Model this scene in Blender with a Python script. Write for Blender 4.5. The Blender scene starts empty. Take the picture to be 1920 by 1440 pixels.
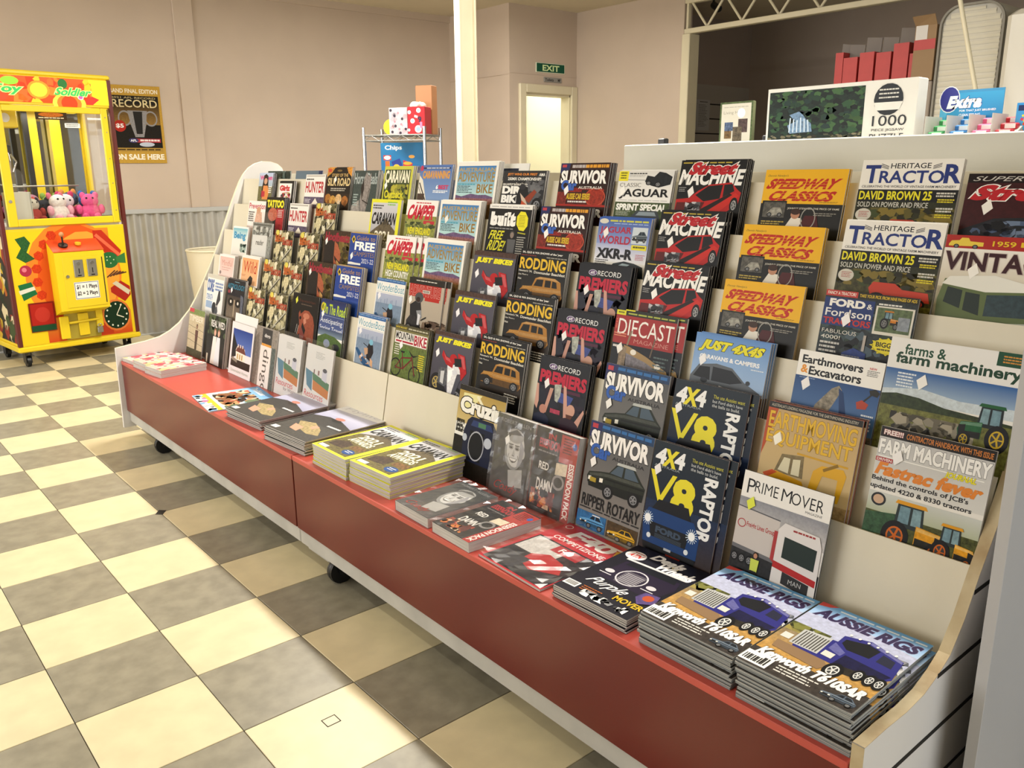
import bpy, math, random
from mathutils import Matrix, Vector

S = bpy.context.scene
COL = S.collection
PI = math.pi
random.seed(7)

# ------------------------------------------------------------------ camera, world, lights, exposure
CAM_POS = Vector((-1.14093, -4.43352, 1.3224))
CAM_R = Vector((0.765766, -0.643070, -0.007945))
CAM_D = Vector((-0.165127, -0.184664, -0.968830))
CAM_F = Vector((0.621558, 0.743210, -0.247598))
FPX = 1574.55
cam_data = bpy.data.cameras.new('camera')
cam_data.sensor_width = 36.0
cam_data.lens = FPX / 1920.0 * 36.0
cam_data.clip_start = 0.05
cam_data.clip_end = 60
cam = bpy.data.objects.new('camera', cam_data)
COL.objects.link(cam)
cam.matrix_world = Matrix(((CAM_R.x, -CAM_D.x, -CAM_F.x, CAM_POS.x), (CAM_R.y, -CAM_D.y, -CAM_F.y, CAM_POS.y),
                           (CAM_R.z, -CAM_D.z, -CAM_F.z, CAM_POS.z), (0, 0, 0, 1)))
S.camera = cam

S.view_settings.view_transform = 'Standard'
S.view_settings.look = 'None'
S.view_settings.exposure = 0.0
S.view_settings.gamma = 1.0
S.view_settings.use_curve_mapping = False

world = bpy.data.worlds.new('world')
S.world = world
world.use_nodes = True
wn = world.node_tree.nodes
wn['Background'].inputs['Color'].default_value = (0.80, 0.90, 1.0, 1)
wn['Background'].inputs['Strength'].default_value = 1.0


def area(name, loc, rot, sx, sy, power, color=(1, 1, 1), spread=PI):
    d = bpy.data.lights.new(name, 'AREA')
    d.shape = 'RECTANGLE'
    d.size = sx
    d.size_y = sy
    d.energy = power
    d.color = color
    d.spread = spread
    o = bpy.data.objects.new(name, d)
    COL.objects.link(o)
    o.location = loc
    o.rotation_euler = rot
    return o


# daylight through the shop windows (left side wall and the shop front behind the viewer)
area('daylight_side_window', (-4.45, 0.2, 1.60), (0, -PI / 2, 0), 1.7, 4.6, 200, (1.0, 0.97, 0.92))
area('daylight_shop_front', (-0.6, -8.35, 1.45), (PI / 2, 0, 0), 5.4, 2.1, 105, (0.95, 0.98, 1.0))

# ------------------------------------------------------------------ helpers


def lin(h, a=0.0):
    if not isinstance(h, str):
        return tuple(h)
    h = h.lstrip('#')
    if len(h) == 3:
        h = ''.join(c * 2 for c in h)
    out = []
    for i in (0, 2, 4):
        c = int(h[i:i + 2], 16) / 255.0
        out.append(c / 12.92 if c <= 0.04045 else ((c + 0.055) / 1.055) ** 2.4)
    return (out[0], out[1], out[2], a)


MATS = {}


def mat(name, col='#888888', rough=0.5, metal=0.0, noise=0.0, nscale=8.0, col2=None, bump=0.0, spec=0.5, emit=0.0, stretch=None, world_space=False):
    if name in MATS:
        return MATS[name]
    m = bpy.data.materials.new(name)
    m.use_nodes = True
    nt = m.node_tree
    b = nt.nodes['Principled BSDF']
    c = lin(col)
    b.inputs['Base Color'].default_value = (c[0], c[1], c[2], 1)
    b.inputs['Roughness'].default_value = rough
    b.inputs['Metallic'].default_value = metal
    b.inputs['Specular IOR Level'].default_value = spec
    if emit:
        b.inputs['Emission Color'].default_value = (c[0], c[1], c[2], 1)
        b.inputs['Emission Strength'].default_value = emit
    if noise or bump:
        tc = nt.nodes.new('ShaderNodeTexCoord')
        mp = nt.nodes.new('ShaderNodeMapping')
        if stretch:
            mp.inputs['Scale'].default_value = stretch
        if world_space:
            ge = nt.nodes.new('ShaderNodeNewGeometry')
            nt.links.new(ge.outputs['Position'], mp.inputs['Vector'])
        else:
            nt.links.new(tc.outputs['Object'], mp.inputs['Vector'])
        n = nt.nodes.new('ShaderNodeTexNoise')
        n.inputs['Scale'].default_value = nscale
        n.inputs['Detail'].default_value = 5
        nt.links.new(mp.outputs['Vector'], n.inputs['Vector'])
        if noise:
            r = nt.nodes.new('ShaderNodeValToRGB')
            r.color_ramp.elements[0].position = 0.35
            r.color_ramp.elements[1].position = 0.65
            k = lin(col2) if col2 else tuple(x * (1 - noise) for x in c)
            r.color_ramp.elements[0].color = (k[0], k[1], k[2], 1)
            r.color_ramp.elements[1].color = (c[0], c[1], c[2], 1)
            nt.links.new(n.outputs['Fac'], r.inputs['Fac'])
            nt.links.new(r.outputs['Color'], b.inputs['Base Color'])
        if bump:
            bp = nt.nodes.new('ShaderNodeBump')
            bp.inputs['Strength'].default_value = bump
            bp.inputs['Distance'].default_value = 0.01
            nt.links.new(n.outputs['Fac'], bp.inputs['Height'])
            nt.links.new(bp.outputs['Normal'], b.inputs['Normal'])
    MATS[name] = m
    return m


def print_mat(name, rough, emit=0.0):
    m = bpy.data.materials.new(name)
    m.use_nodes = True
    nt = m.node_tree
    b = nt.nodes['Principled BSDF']
    b.inputs['Roughness'].default_value = rough
    b.inputs['Specular IOR Level'].default_value = 0.15
    at = nt.nodes.new('ShaderNodeAttribute')
    at.attribute_name = 'Col'
    tc = nt.nodes.new('ShaderNodeTexCoord')
    n = nt.nodes.new('ShaderNodeTexNoise')
    n.inputs['Scale'].default_value = 95
    n.inputs['Detail'].default_value = 6
    n.inputs['Roughness'].default_value = 0.65
    nt.links.new(tc.outputs['Object'], n.inputs['Vector'])
    mr = nt.nodes.new('ShaderNodeMapRange')
    mr.inputs['From Min'].default_value = 0.34
    mr.inputs['From Max'].default_value = 0.66
    mr.inputs['To Min'].default_value = 0.12
    mr.inputs['To Max'].default_value = 1.75
    nt.links.new(n.outputs['Fac'], mr.inputs['Value'])
    mul = nt.nodes.new('ShaderNodeMixRGB')
    mul.blend_type = 'MULTIPLY'
    nt.links.new(at.outputs['Alpha'], mul.inputs['Fac'])
    nt.links.new(at.outputs['Color'], mul.inputs['Color1'])
    nt.links.new(mr.outputs['Result'], mul.inputs['Color2'])
    nt.links.new(mul.outputs['Color'], b.inputs['Base Color'])
    if emit:
        nt.links.new(mul.outputs['Color'], b.inputs['Emission Color'])
        b.inputs['Emission Strength'].default_value = emit
    MATS[name] = m
    return m


PRINT = print_mat('glossy_print', 0.36)
PRINT_MATT = print_mat('matt_print', 0.6)
PRINT_LIT = print_mat('backlit_print', 0.4, 0.55)


def clear_mat(name, gloss, rough, tint=(1, 1, 1, 1)):
    m = bpy.data.materials.new(name)
    m.use_nodes = True
    nt = m.node_tree
    nt.nodes.clear()
    o = nt.nodes.new('ShaderNodeOutputMaterial')
    t = nt.nodes.new('ShaderNodeBsdfTransparent')
    t.inputs['Color'].default_value = tint
    g = nt.nodes.new('ShaderNodeBsdfGlossy')
    g.inputs['Roughness'].default_value = rough
    mx = nt.nodes.new('ShaderNodeMixShader')
    mx.inputs['Fac'].default_value = gloss
    nt.links.new(t.outputs[0], mx.inputs[1])
    nt.links.new(g.outputs[0], mx.inputs[2])
    nt.links.new(mx.outputs[0], o.inputs['Surface'])
    MATS[name] = m
    return m


GLASS = clear_mat('window_glass', 0.15, 0.02)
WRAP = clear_mat('plastic_wrap', 0.13, 0.2)


class MB:
    """collects shapes; build() links them as one mesh object"""

    def __init__(self):
        self.v = []
        self.f = []
        self.c = []
        self.smooth = []

    def add(self, vs, fs, col=None, smooth=False):
        o = len(self.v)
        self.v += [tuple(p) for p in vs]
        self.f += [tuple(i + o for i in f) for f in fs]
        self.smooth += [smooth] * len(fs)
        k = lin(col) if col is not None else (0.8, 0.8, 0.8, 0)
        if len(k) == 3:
            k = k + (0,)
        self.c += [k] * len(vs)
        return self

    def box(self, x0, y0, z0, x1, y1, z1, col=None):
        vs = [(x0, y0, z0), (x1, y0, z0), (x1, y1, z0), (x0, y1, z0), (x0, y0, z1), (x1, y0, z1), (x1, y1, z1), (x0, y1, z1)]
        return self.add(vs, [(0, 3, 2, 1), (4, 5, 6, 7), (0, 1, 5, 4), (1, 2, 6, 5), (2, 3, 7, 6), (3, 0, 4, 7)], col)

    def bbox(self, x0, y0, z0, x1, y1, z1, b=0.004, col=None):
        """box with chamfered vertical and top edges"""
        b = min(b, abs(x1 - x0) / 3, abs(y1 - y0) / 3, abs(z1 - z0) / 3)
        ring = lambda i, z: [(x0 + i + b, y0 + i, z), (x1 - i - b, y0 + i, z), (x1 - i, y0 + i + b, z), (x1 - i, y1 - i - b, z),
                             (x1 - i - b, y1 - i, z), (x0 + i + b, y1 - i, z), (x0 + i, y1 - i - b, z), (x0 + i, y0 + i + b, z)]
        vs = ring(b, z0) + ring(0, z0 + b) + ring(0, z1 - b) + ring(b, z1)
        fs = [tuple(range(7, -1, -1)), tuple(range(24, 32))]
        for k in range(3):
            for i in range(8):
                j = (i + 1) % 8
                fs.append((k * 8 + i, k * 8 + j, k * 8 + 8 + j, k * 8 + 8 + i))
        return self.add(vs, fs, col)

    def prism(self, pts, axis, a, b, col=None):
        """pts: outline in the two other axes, extruded from a to b along axis"""
        n = len(pts)
        if axis == 'y':
            mk = lambda p, t: (p[0], t, p[1])
        elif axis == 'x':
            mk = lambda p, t: (t, p[0], p[1])
        else:
            mk = lambda p, t: (p[0], p[1], t)
        vs = [mk(p, a) for p in pts] + [mk(p, b) for p in pts]
        fs = [tuple(range(n)), tuple(range(2 * n - 1, n - 1, -1))]
        for i in range(n):
            j = (i + 1) % n
            fs.append((i, i + n, j + n, j))
        return self.add(vs, fs, col)

    def tube(self, p0, p1, r, n=10, r1=None, col=None, cap=True):
        p0 = Vector(p0)
        p1 = Vector(p1)
        d = (p1 - p0).normalized()
        a = d.orthogonal().normalized()
        b = d.cross(a)
        r1 = r if r1 is None else r1
        vs = []
        for p, q in ((p0, r), (p1, r1)):
            for i in range(n):
                t = 2 * PI * i / n
                vs.append(p + (a * math.cos(t) + b * math.sin(t)) * q)
        fs = [(i, (i + 1) % n, n + (i + 1) % n, n + i) for i in range(n)]
        self.add(vs, fs, col, True)
        if cap:
            self.add(vs, [tuple(range(n - 1, -1, -1)), tuple(range(n, 2 * n))], col)
        return self

    def ball(self, c, r, n=12, m=8, col=None, rot=None):
        rx, ry, rz = r if hasattr(r, '__len__') else (r, r, r)
        vs = []
        for j in range(m + 1):
            ph = PI * j / m
            for i in range(n):
                t = 2 * PI * i / n
                p = Vector((rx * math.sin(ph) * math.cos(t), ry * math.sin(ph) * math.sin(t), rz * math.cos(ph)))
                if rot:
                    p = rot @ p
                vs.append(p + Vector(c))
        fs = []
        for j in range(m):
            for i in range(n):
                k = (i + 1) % n
                fs.append((j * n + i, (j + 1) * n + i, (j + 1) * n + k, j * n + k))
        return self.add(vs, fs, col, True)

    def torus(self, c, R, r, axis='y', n=20, m=8, col=None):
        vs = []
        for i in range(n):
            t = 2 * PI * i / n
            for j in range(m):
                s = 2 * PI * j / m
                q = R + r * math.cos(s)
                a, b, h = q * math.cos(t), q * math.sin(t), r * math.sin(s)
                vs.append((c[0] + a, c[1] + h, c[2] + b) if axis == 'y' else ((c[0] + h, c[1] + a, c[2] + b) if axis == 'x' else (c[0] + a, c[1] + b, c[2] + h)))
        fs = [(i * m + j, ((i + 1) % n) * m + j, ((i + 1) % n) * m + (j + 1) % m, i * m + (j + 1) % m) for i in range(n) for j in range(m)]
        return self.add(vs, fs, col, True)

    def mesh(self, name):
        me = bpy.data.meshes.new(name)
        me.from_pydata(self.v, [], self.f)
        me.polygons.foreach_set('use_smooth', self.smooth)
        if any(k != (0.8, 0.8, 0.8, 0) for k in self.c):
            ca = me.color_attributes.new('Col', 'FLOAT_COLOR', 'POINT')
            ca.data.foreach_set('color', [x for k in self.c for x in k])
        me.update()
        return me

    def build(self, name, material, parent=None, loc=None, rot=None):
        me = self.mesh(name)
        me.materials.append(material)
        o = bpy.data.objects.new(name, me)
        COL.objects.link(o)
        if parent is not None:
            o.parent = parent
        if loc is not None:
            o.location = loc
        if rot is not None:
            o.rotation_euler = rot
        return o


def tag(o, label, cat, group=None):
    o['label'] = label
    o['category'] = cat
    if group:
        o['group'] = group
    return o


def thing(name, label, cat, loc=(0, 0, 0), rotz=0.0, group=None):
    o = bpy.data.objects.new(name, None)
    o.empty_display_size = 0.05
    COL.objects.link(o)
    o.location = loc
    o.rotation_euler = (0, 0, rotz)
    return tag(o, label, cat, group)


def struct(o):
    o['kind'] = 'structure'
    return o


def obj(name, me, material, parent=None):
    if not me.materials:
        me.materials.append(material)
    o = bpy.data.objects.new(name, me)
    COL.objects.link(o)
    if parent is not None:
        o.parent = parent
    return o


# ------------------------------------------------------------------ flat printed artwork
TXT = {}


def text_mesh(s, off):
    key = (s, round(off, 3))
    if key not in TXT:
        cu = bpy.data.curves.new('t', 'FONT')
        cu.body = s
        cu.size = 1.0
        cu.offset = off
        cu.resolution_u = 3
        o = bpy.data.objects.new('t', cu)
        me = o.to_mesh()
        vs = [(v.co.x, v.co.y) for v in me.vertices]
        fs = [tuple(p.vertices) for p in me.polygons]
        o.to_mesh_clear()
        bpy.data.objects.remove(o)
        bpy.data.curves.remove(cu)
        TXT[key] = (vs, fs)
    return TXT[key]


def mixc(a, b, f):
    a, b = a.lstrip('#'), b.lstrip('#')
    return '#' + ''.join('%02x' % int(int(a[i:i + 2], 16) * (1 - f) + int(b[i:i + 2], 16) * f) for i in (0, 2, 4))


class Art(MB):
    """flat print on a w x h sheet; u runs right, v runs down (0..1); the sheet faces -y"""

    def __init__(self, w, h, step=0.00003):
        super().__init__()
        self.w, self.h, self.step, self.k, self.vk = w, h, step, 0, 1.0

    def P(self, u, v):
        if v < .999:
            v *= self.vk
        return (u * self.w, -0.00012 - self.k * self.step, (1 - v) * self.h)

    def p(self, pts, col, n=0.0):
        self.k += 1
        c = lin(col)[:3] + (n,)
        return self.add([self.P(*q) for q in pts], [tuple(range(len(pts)))], c)

    def r(self, u0, v0, u1, v1, col, n=0.0):
        return self.p([(u0, v0), (u0, v1), (u1, v1), (u1, v0)], col, n)

    def g(self, u0, v0, u1, v1, c0, c1, n=0.0):
        self.r(u0, v0, u1, v1, c0, n)
        a = lin(c0)[:3] + (n,)
        b = lin(c1)[:3] + (n,)
        self.c[-4:] = [a, b, b, a]
        return self

    def e(self, u, v, ru, rv, col, n=0.0, m=18, rot=0.0, a0=0.0, a1=2 * PI):
        pts = []
        full = abs(a1 - a0 - 2 * PI) < 1e-6
        for i in range(m if full else m + 1):
            t = a0 + (a1 - a0) * i / m
            x, y = ru * math.cos(t), rv * math.sin(t)
            pts.append((u + x * math.cos(rot) - y * math.sin(rot), v + x * math.sin(rot) + y * math.cos(rot)))
        return self.p(pts, col, n)

    def ring(self, u, v, ru, rv, wd, col, m=22):
        self.k += 1
        vs, fs = [], []
        for i in range(m):
            t = 2 * PI * i / m
            vs += [self.P(u + ru * math.cos(t), v + rv * math.sin(t)), self.P(u + ru * (1 - wd) * math.cos(t), v + rv * (1 - wd) * math.sin(t))]
            j = (i + 1) % m
            fs.append((2 * i, 2 * i + 1, 2 * j + 1, 2 * j))
        return self.add(vs, fs, lin(col))

    def l(self, u0, v0, u1, v1, wd, col):
        asp = self.h / self.w
        dx, dy = (u1 - u0), (v1 - v0) * asp
        L = math.hypot(dx, dy) or 1
        nx, ny = -dy / L * wd / 2, dx / L * wd / 2 / asp
        return self.p([(u0 + nx, v0 + ny), (u1 + nx, v1 + ny), (u1 - nx, v1 - ny), (u0 - nx, v0 - ny)], col)

    def t(self, s, u0, v0, u1, v1, col, b=0.02, sh=0.0, o=None, ow=0.035, rot=False, n=0.0):
        vs, fs = text_mesh(s, b)
        if not vs:
            return self
        xs = [p[0] for p in vs]
        ys = [p[1] for p in vs]
        x0, x1, y0, y1 = min(xs), max(xs), min(ys), max(ys)

        def put(vv, ff, c):
            self.k += 1
            out = []
            for x, y in vv:
                a = (x - x0) / (x1 - x0)
                d = (y - y0) / (y1 - y0)
                if rot:
                    out.append(self.P(u0 + d * (u1 - u0), v0 + a * (v1 - v0)))
                else:
                    a = a * (1 - abs(sh)) + (d * sh if sh >= 0 else (1 - d) * -sh)
                    out.append(self.P(u0 + a * (u1 - u0), v1 - d * (v1 - v0)))
            self.add(out, ff, lin(c)[:3] + (n,))
        if o:
            put(*text_mesh(s, b + ow), o)
        put(vs, fs, col)
        return self

    def lines(self, u0, v0, u1, v1, n, col, fill=0.5, rag=0.25, seed=1):
        rn = random.Random(seed)
        d = (v1 - v0) / n
        for i in range(n):
            e = u1 - rn.random() * rag * (u1 - u0)
            x = u0
            while x < e:
                k = min(e, x + (0.06 + rn.random() * 0.16) * (u1 - u0))
                self.r(x, v0 + i * d, k, v0 + i * d + d * fill, col)
                self.k -= 1
                x = k + 0.025 * (u1 - u0)
        self.k += 1
        return self

    def s(self, u0, v0, u1, v1, cols, n, size, seed=1, m=5, flat=1.0):
        rn = random.Random(seed)
        for i in range(n):
            u = u0 + rn.random() * (u1 - u0)
            v = v0 + rn.random() * (v1 - v0)
            q = size * (0.5 + rn.random())
            a = rn.random() * 6.28
            pts = []
            for j in range(m):
                t = a + 2 * PI * j / m
                g = q * (0.6 + 0.5 * rn.random())
                pts.append((min(u1, max(u0, u + g * math.cos(t))), min(v1, max(v0, v + g * flat * math.sin(t) * self.w / self.h))))
            self.p(pts, rn.choice(cols))
            self.k -= 1
            if i % 12 == 0:
                self.k += 1
        self.k += 1
        return self

    def q(self, pts, box, col, n=0.0, flip=False):
        u0, v0, u1, v1 = box
        return self.p([(u0 + ((1 - x) if flip else x) * (u1 - u0), v0 + y * (v1 - v0)) for x, y in pts], col, n)

    def wheel(self, u, v, ru, rv, tyre='#101012', hub='#8b8d90'):
        self.e(u, v, ru, rv, tyre)
        self.e(u, v, ru * 0.62, rv * 0.62, hub)
        self.e(u, v, ru * 0.5, rv * 0.5, '#3a3b3d')
        for i in range(5):
            t = i * 1.2566
            self.l(u, v, u + ru * 0.55 * math.cos(t), v + rv * 0.55 * math.sin(t), ru * 0.16, hub)

    def car(self, u0, v0, u1, v1, body, glass='#20262c', dark=None, flip=False, roof=None, old=False):
        B = (u0, v0, u1, v1)
        dk = dark or '#151515'
        Q = lambda pts, c, n=0.0: self.q(pts, B, c, n, flip)
        if old:
            Q([(0.02, 0.62), (0.10, 0.46), (0.30, 0.42), (0.36, 0.10), (0.46, 0.02), (0.80, 0.03), (0.93, 0.16), (0.97, 0.55), (1, 0.75), (0.95, 0.9), (0.05, 0.9)], body)
            Q([(0.36, 0.12), (0.46, 0.03), (0.80, 0.04), (0.92, 0.15), (0.60, 0.09)], mixc(body, '#ffffff', .22), .2)
            Q([(0.30, 0.48), (0.96, 0.46), (0.97, 0.56), (0.32, 0.60)], mixc(body, '#ffffff', .15), .2)
            Q([(0.32, 0.66), (0.98, 0.64), (0.96, 0.9), (0.3, 0.9)], mixc(body, '#000000', .45), .3)
            Q([(0.34, 0.40), (0.40, 0.14), (0.55, 0.12), (0.54, 0.40)], glass)
            Q([(0.59, 0.40), (0.59, 0.13), (0.72, 0.13), (0.72, 0.40)], glass)
            Q([(0.75, 0.40), (0.75, 0.13), (0.84, 0.17), (0.87, 0.40)], glass)
            Q([(0.0, 0.66), (0.06, 0.52), (0.22, 0.50), (0.32, 0.62), (0.34, 0.86), (0.0, 0.88)], dk)
            Q([(0.02, 0.64), (0.08, 0.50), (0.24, 0.48), (0.34, 0.60), (0.30, 0.66), (0.20, 0.58), (0.08, 0.60)], body)
        else:
            Q([(0, 0.58), (0.03, 0.46), (0.22, 0.38), (0.38, 0.33), (0.50, 0.04), (0.78, 0.02), (0.93, 0.32), (1, 0.44), (0.98, 0.78), (0.70, 0.86), (0.05, 0.84)], body)
            Q([(0.04, 0.50), (0.24, 0.41), (0.42, 0.37), (0.9, 0.35), (0.97, 0.43), (0.36, 0.46), (0.06, 0.55)], '#ffffff' if False else mixc(body, '#ffffff', .16), .25)
            Q([(0.05, 0.72), (0.36, 0.66), (0.98, 0.60), (0.98, 0.78), (0.70, 0.86), (0.05, 0.84)], mixc(body, '#000000', .45), .3)
            Q([(0.36, 0.50), (0.97, 0.47), (0.97, 0.60), (0.36, 0.66)], body, .25)
            if roof:
                Q([(0.49, 0.07), (0.50, 0.0), (0.79, -0.02), (0.82, 0.06)], roof)
            Q([(0.40, 0.33), (0.51, 0.09), (0.61, 0.08), (0.60, 0.34)], glass)
            Q([(0.64, 0.34), (0.64, 0.08), (0.77, 0.07), (0.88, 0.32)], glass)
            Q([(0.02, 0.60), (0.30, 0.56), (0.30, 0.70), (0.02, 0.74)], dk)
            Q([(0.03, 0.58), (0.08, 0.57), (0.08, 0.67), (0.03, 0.68)], '#f2efe2')
            Q([(0.23, 0.55), (0.29, 0.54), (0.29, 0.65), (0.23, 0.66)], '#f2efe2')
            Q([(0.33, 0.50), (0.99, 0.46), (0.99, 0.50), (0.33, 0.55)], dk)
        for x, y in ((0.20 if old else 0.40, 0.84), (0.84, 0.80)):
            x = 1 - x if flip else x
            self.wheel(u0 + x * (u1 - u0), v0 + y * (v1 - v0), 0.095 * (u1 - u0), 0.19 * (v1 - v0))

    def tractor(self, u0, v0, u1, v1, body, cab='#20282c', hub='#c88a20', flip=False):
        B = (u0, v0, u1, v1)
        Q = lambda pts, c, n=0.0: self.q(pts, B, c, n, flip)
        X = lambda x: u0 + ((1 - x) if flip else x) * (u1 - u0)
        Y = lambda y: v0 + y * (v1 - v0)
        Q([(0.22, 0.05), (0.62, 0.05), (0.66, 0.5), (0.2, 0.5)], cab)
        Q([(0.26, 0.1), (0.42, 0.1), (0.42, 0.42), (0.25, 0.42)], '#6f8f9c', 0.3)
        Q([(0.46, 0.1), (0.59, 0.1), (0.61, 0.42), (0.46, 0.42)], '#7c9aa4', 0.3)
        Q([(0.2, 0.0), (0.64, 0.0), (0.68, 0.07), (0.17, 0.07)], body)
        Q([(0.55, 0.4), (0.95, 0.45), (1, 0.62), (0.97, 0.75), (0.55, 0.75)], body, .3)
        Q([(0.56, 0.42), (0.94, 0.46), (0.97, 0.52), (0.56, 0.49)], mixc(body, '#ffffff', .3), .2)
        Q([(0.56, 0.62), (0.9, 0.64), (0.9, 0.76), (0.56, 0.76)], '#23221f', .5)
        Q([(0.85, 0.5), (0.98, 0.53), (0.97, 0.72), (0.85, 0.72)], '#1a1a1a')
        self.wheel(X(0.25), Y(0.7), 0.22 * (u1 - u0), 0.30 * (v1 - v0), '#17171a', hub)
        self.wheel(X(0.85), Y(0.82), 0.13 * (u1 - u0), 0.18 * (v1 - v0), '#17171a', hub)

    def truck(self, u0, v0, u1, v1, body, chrome='#b9bab8'):
        """conventional prime mover seen from the front quarter"""
        B = (u0, v0, u1, v1)
        Q = lambda pts, c, n=0.0: self.q(pts, B, c, n)
        Q([(0.40, 0.10), (0.62, 0.0), (0.95, 0.14), (1.0, 0.55), (0.9, 0.75), (0.42, 0.70)], body)
        Q([(0.42, 0.44), (0.98, 0.50), (0.9, 0.75), (0.42, 0.70)], mixc(body, '#000000', .5), .4)
        Q([(0.62, 0.01), (0.94, 0.14), (0.95, 0.19), (0.62, 0.06)], mixc(body, '#ffffff', .3), .2)
        Q([(0.44, 0.16), (0.62, 0.08), (0.74, 0.12), (0.72, 0.34), (0.44, 0.36)], '#14161c')
        Q([(0.78, 0.16), (0.9, 0.2), (0.92, 0.36), (0.78, 0.34)], '#23263a')
        Q([(0.12, 0.32), (0.44, 0.26), (0.56, 0.40), (0.54, 0.72), (0.16, 0.70)], body)
        Q([(0.40, 0.30), (0.54, 0.42), (0.53, 0.52), (0.40, 0.46)], mixc(body, '#ffffff', .25), .2)
        Q([(0.54, 0.70), (0.98, 0.60), (0.98, 0.74), (0.56, 0.84)], '#2a2620', .6)
        Q([(0.10, 0.30), (0.36, 0.26), (0.38, 0.66), (0.11, 0.66)], chrome)
        for i in range(9):
            x = 0.125 + i * 0.027
            Q([(x, 0.32), (x + 0.012, 0.32), (x + 0.015, 0.64), (x + 0.003, 0.64)], '#4c4a44')
        Q([(0.02, 0.70), (0.48, 0.72), (0.54, 0.80), (0.50, 0.92), (0.04, 0.86)], '#8b6f50')
        Q([(0.0, 0.50), (0.09, 0.50), (0.09, 0.62), (0.0, 0.62)], '#d5d2c8')
        Q([(0.40, 0.52), (0.50, 0.53), (0.50, 0.64), (0.40, 0.63)], '#d5d2c8')
        self.wheel(u0 + 0.60 * (u1 - u0), v0 + 0.82 * (v1 - v0), 0.08 * (u1 - u0), 0.16 * (v1 - v0), '#101012', '#d8d8d4')
        for x in (0.78, 0.88, 0.96):
            self.wheel(u0 + x * (u1 - u0), v0 + 0.72 * (v1 - v0), 0.05 * (u1 - u0), 0.12 * (v1 - v0), '#101012', '#d8d8d4')
        for i in range(6):
            self.e(u0 + (0.44 + i * 0.085) * (u1 - u0), v0 + (0.05 + i * 0.008) * (v1 - v0), 0.012 * (u1 - u0), 0.02 * (v1 - v0), '#efe9dc')

    def moto(self, u0, v0, u1, v1, c1='#b01a20', c2='#e4e4e8'):
        B = (u0, v0, u1, v1)
        Q = lambda pts, c, n=0.0: self.q(pts, B, c, n)
        X = lambda x: u0 + x * (u1 - u0)
        Y = lambda y: v0 + y * (v1 - v0)
        self.wheel(X(0.16), Y(0.66), 0.17 * (u1 - u0), 0.17 * (v1 - v0), '#17181c', '#b09a58')
        self.wheel(X(0.74), Y(0.84), 0.18 * (u1 - u0), 0.19 * (v1 - v0), '#101114', '#7b7d84')
        Q([(0.20, 0.38), (0.42, 0.36), (0.50, 0.60), (0.36, 0.74), (0.20, 0.66)], '#56585e', 0.7)
        Q([(0.26, 0.44), (0.36, 0.42), (0.36, 0.66), (0.27, 0.64)], '#c9cacc')
        Q([(0.42, 0.30), (0.68, 0.26), (0.82, 0.40), (0.66, 0.86), (0.50, 0.80), (0.46, 0.60)], c2, .2)
        Q([(0.46, 0.40), (0.60, 0.34), (0.54, 0.56), (0.48, 0.62)], '#fbfbfd')
        Q([(0.20, 0.66), (0.40, 0.70), (0.52, 0.84), (0.40, 0.92), (0.22, 0.80)], '#1b1c22', .6)
        Q([(0.70, 0.42), (0.84, 0.40), (0.70, 0.78), (0.60, 0.82)], '#4a4b58')
        Q([(0.26, 0.06), (0.36, 0.16), (0.58, 0.20), (0.56, 0.34), (0.38, 0.30), (0.24, 0.16)], c1, .3)
        Q([(0.28, 0.09), (0.36, 0.17), (0.54, 0.21), (0.52, 0.25), (0.36, 0.22)], mixc(c1, '#ffffff', .25))
        Q([(0.66, 0.06), (0.84, 0.08), (0.94, 0.36), (0.82, 0.52), (0.76, 0.34), (0.70, 0.28)], c1, .3)
        Q([(0.72, 0.09), (0.82, 0.10), (0.90, 0.30), (0.84, 0.30)], mixc(c1, '#ffffff', .25))
        self.e(X(0.56), Y(0.17), 0.10 * (u1 - u0), 0.08 * (v1 - v0), c1)
        Q([(0.58, 0.16), (0.76, 0.14), (0.80, 0.28), (0.62, 0.30)], '#16161a')
        Q([(0.56, 0.38), (0.68, 0.35), (0.72, 0.42), (0.60, 0.46)], '#d6d7de')

    def person(self, u, v, s, top='#333333', leg='#222222', skin='#c89a7c', hair='#2a1c14'):
        """standing figure, head centre at (u, v), s = head radius"""
        k = self.w / self.h
        self.p([(u - 1.9 * s, v + 1.6 * s * k), (u + 1.9 * s, v + 1.6 * s * k), (u + 1.6 * s, v + 6.6 * s * k), (u - 1.6 * s, v + 6.6 * s * k)], top)
        self.p([(u - 1.5 * s, v + 6.3 * s * k), (u + 1.5 * s, v + 6.3 * s * k), (u + 1.2 * s, v + 13 * s * k), (u - 1.2 * s, v + 13 * s * k)], leg)
        self.e(u, v - 0.25 * s * k, 1.1 * s, 1.15 * s * k, hair)
        self.e(u, v + 0.15 * s * k, 0.85 * s, 1.05 * s * k, skin)

    def done(self, name, material=None, parent=None):
        return self.build(name, material or PRINT, parent)
# ------------------------------------------------------------------ magazine covers
DES = {}
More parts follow.
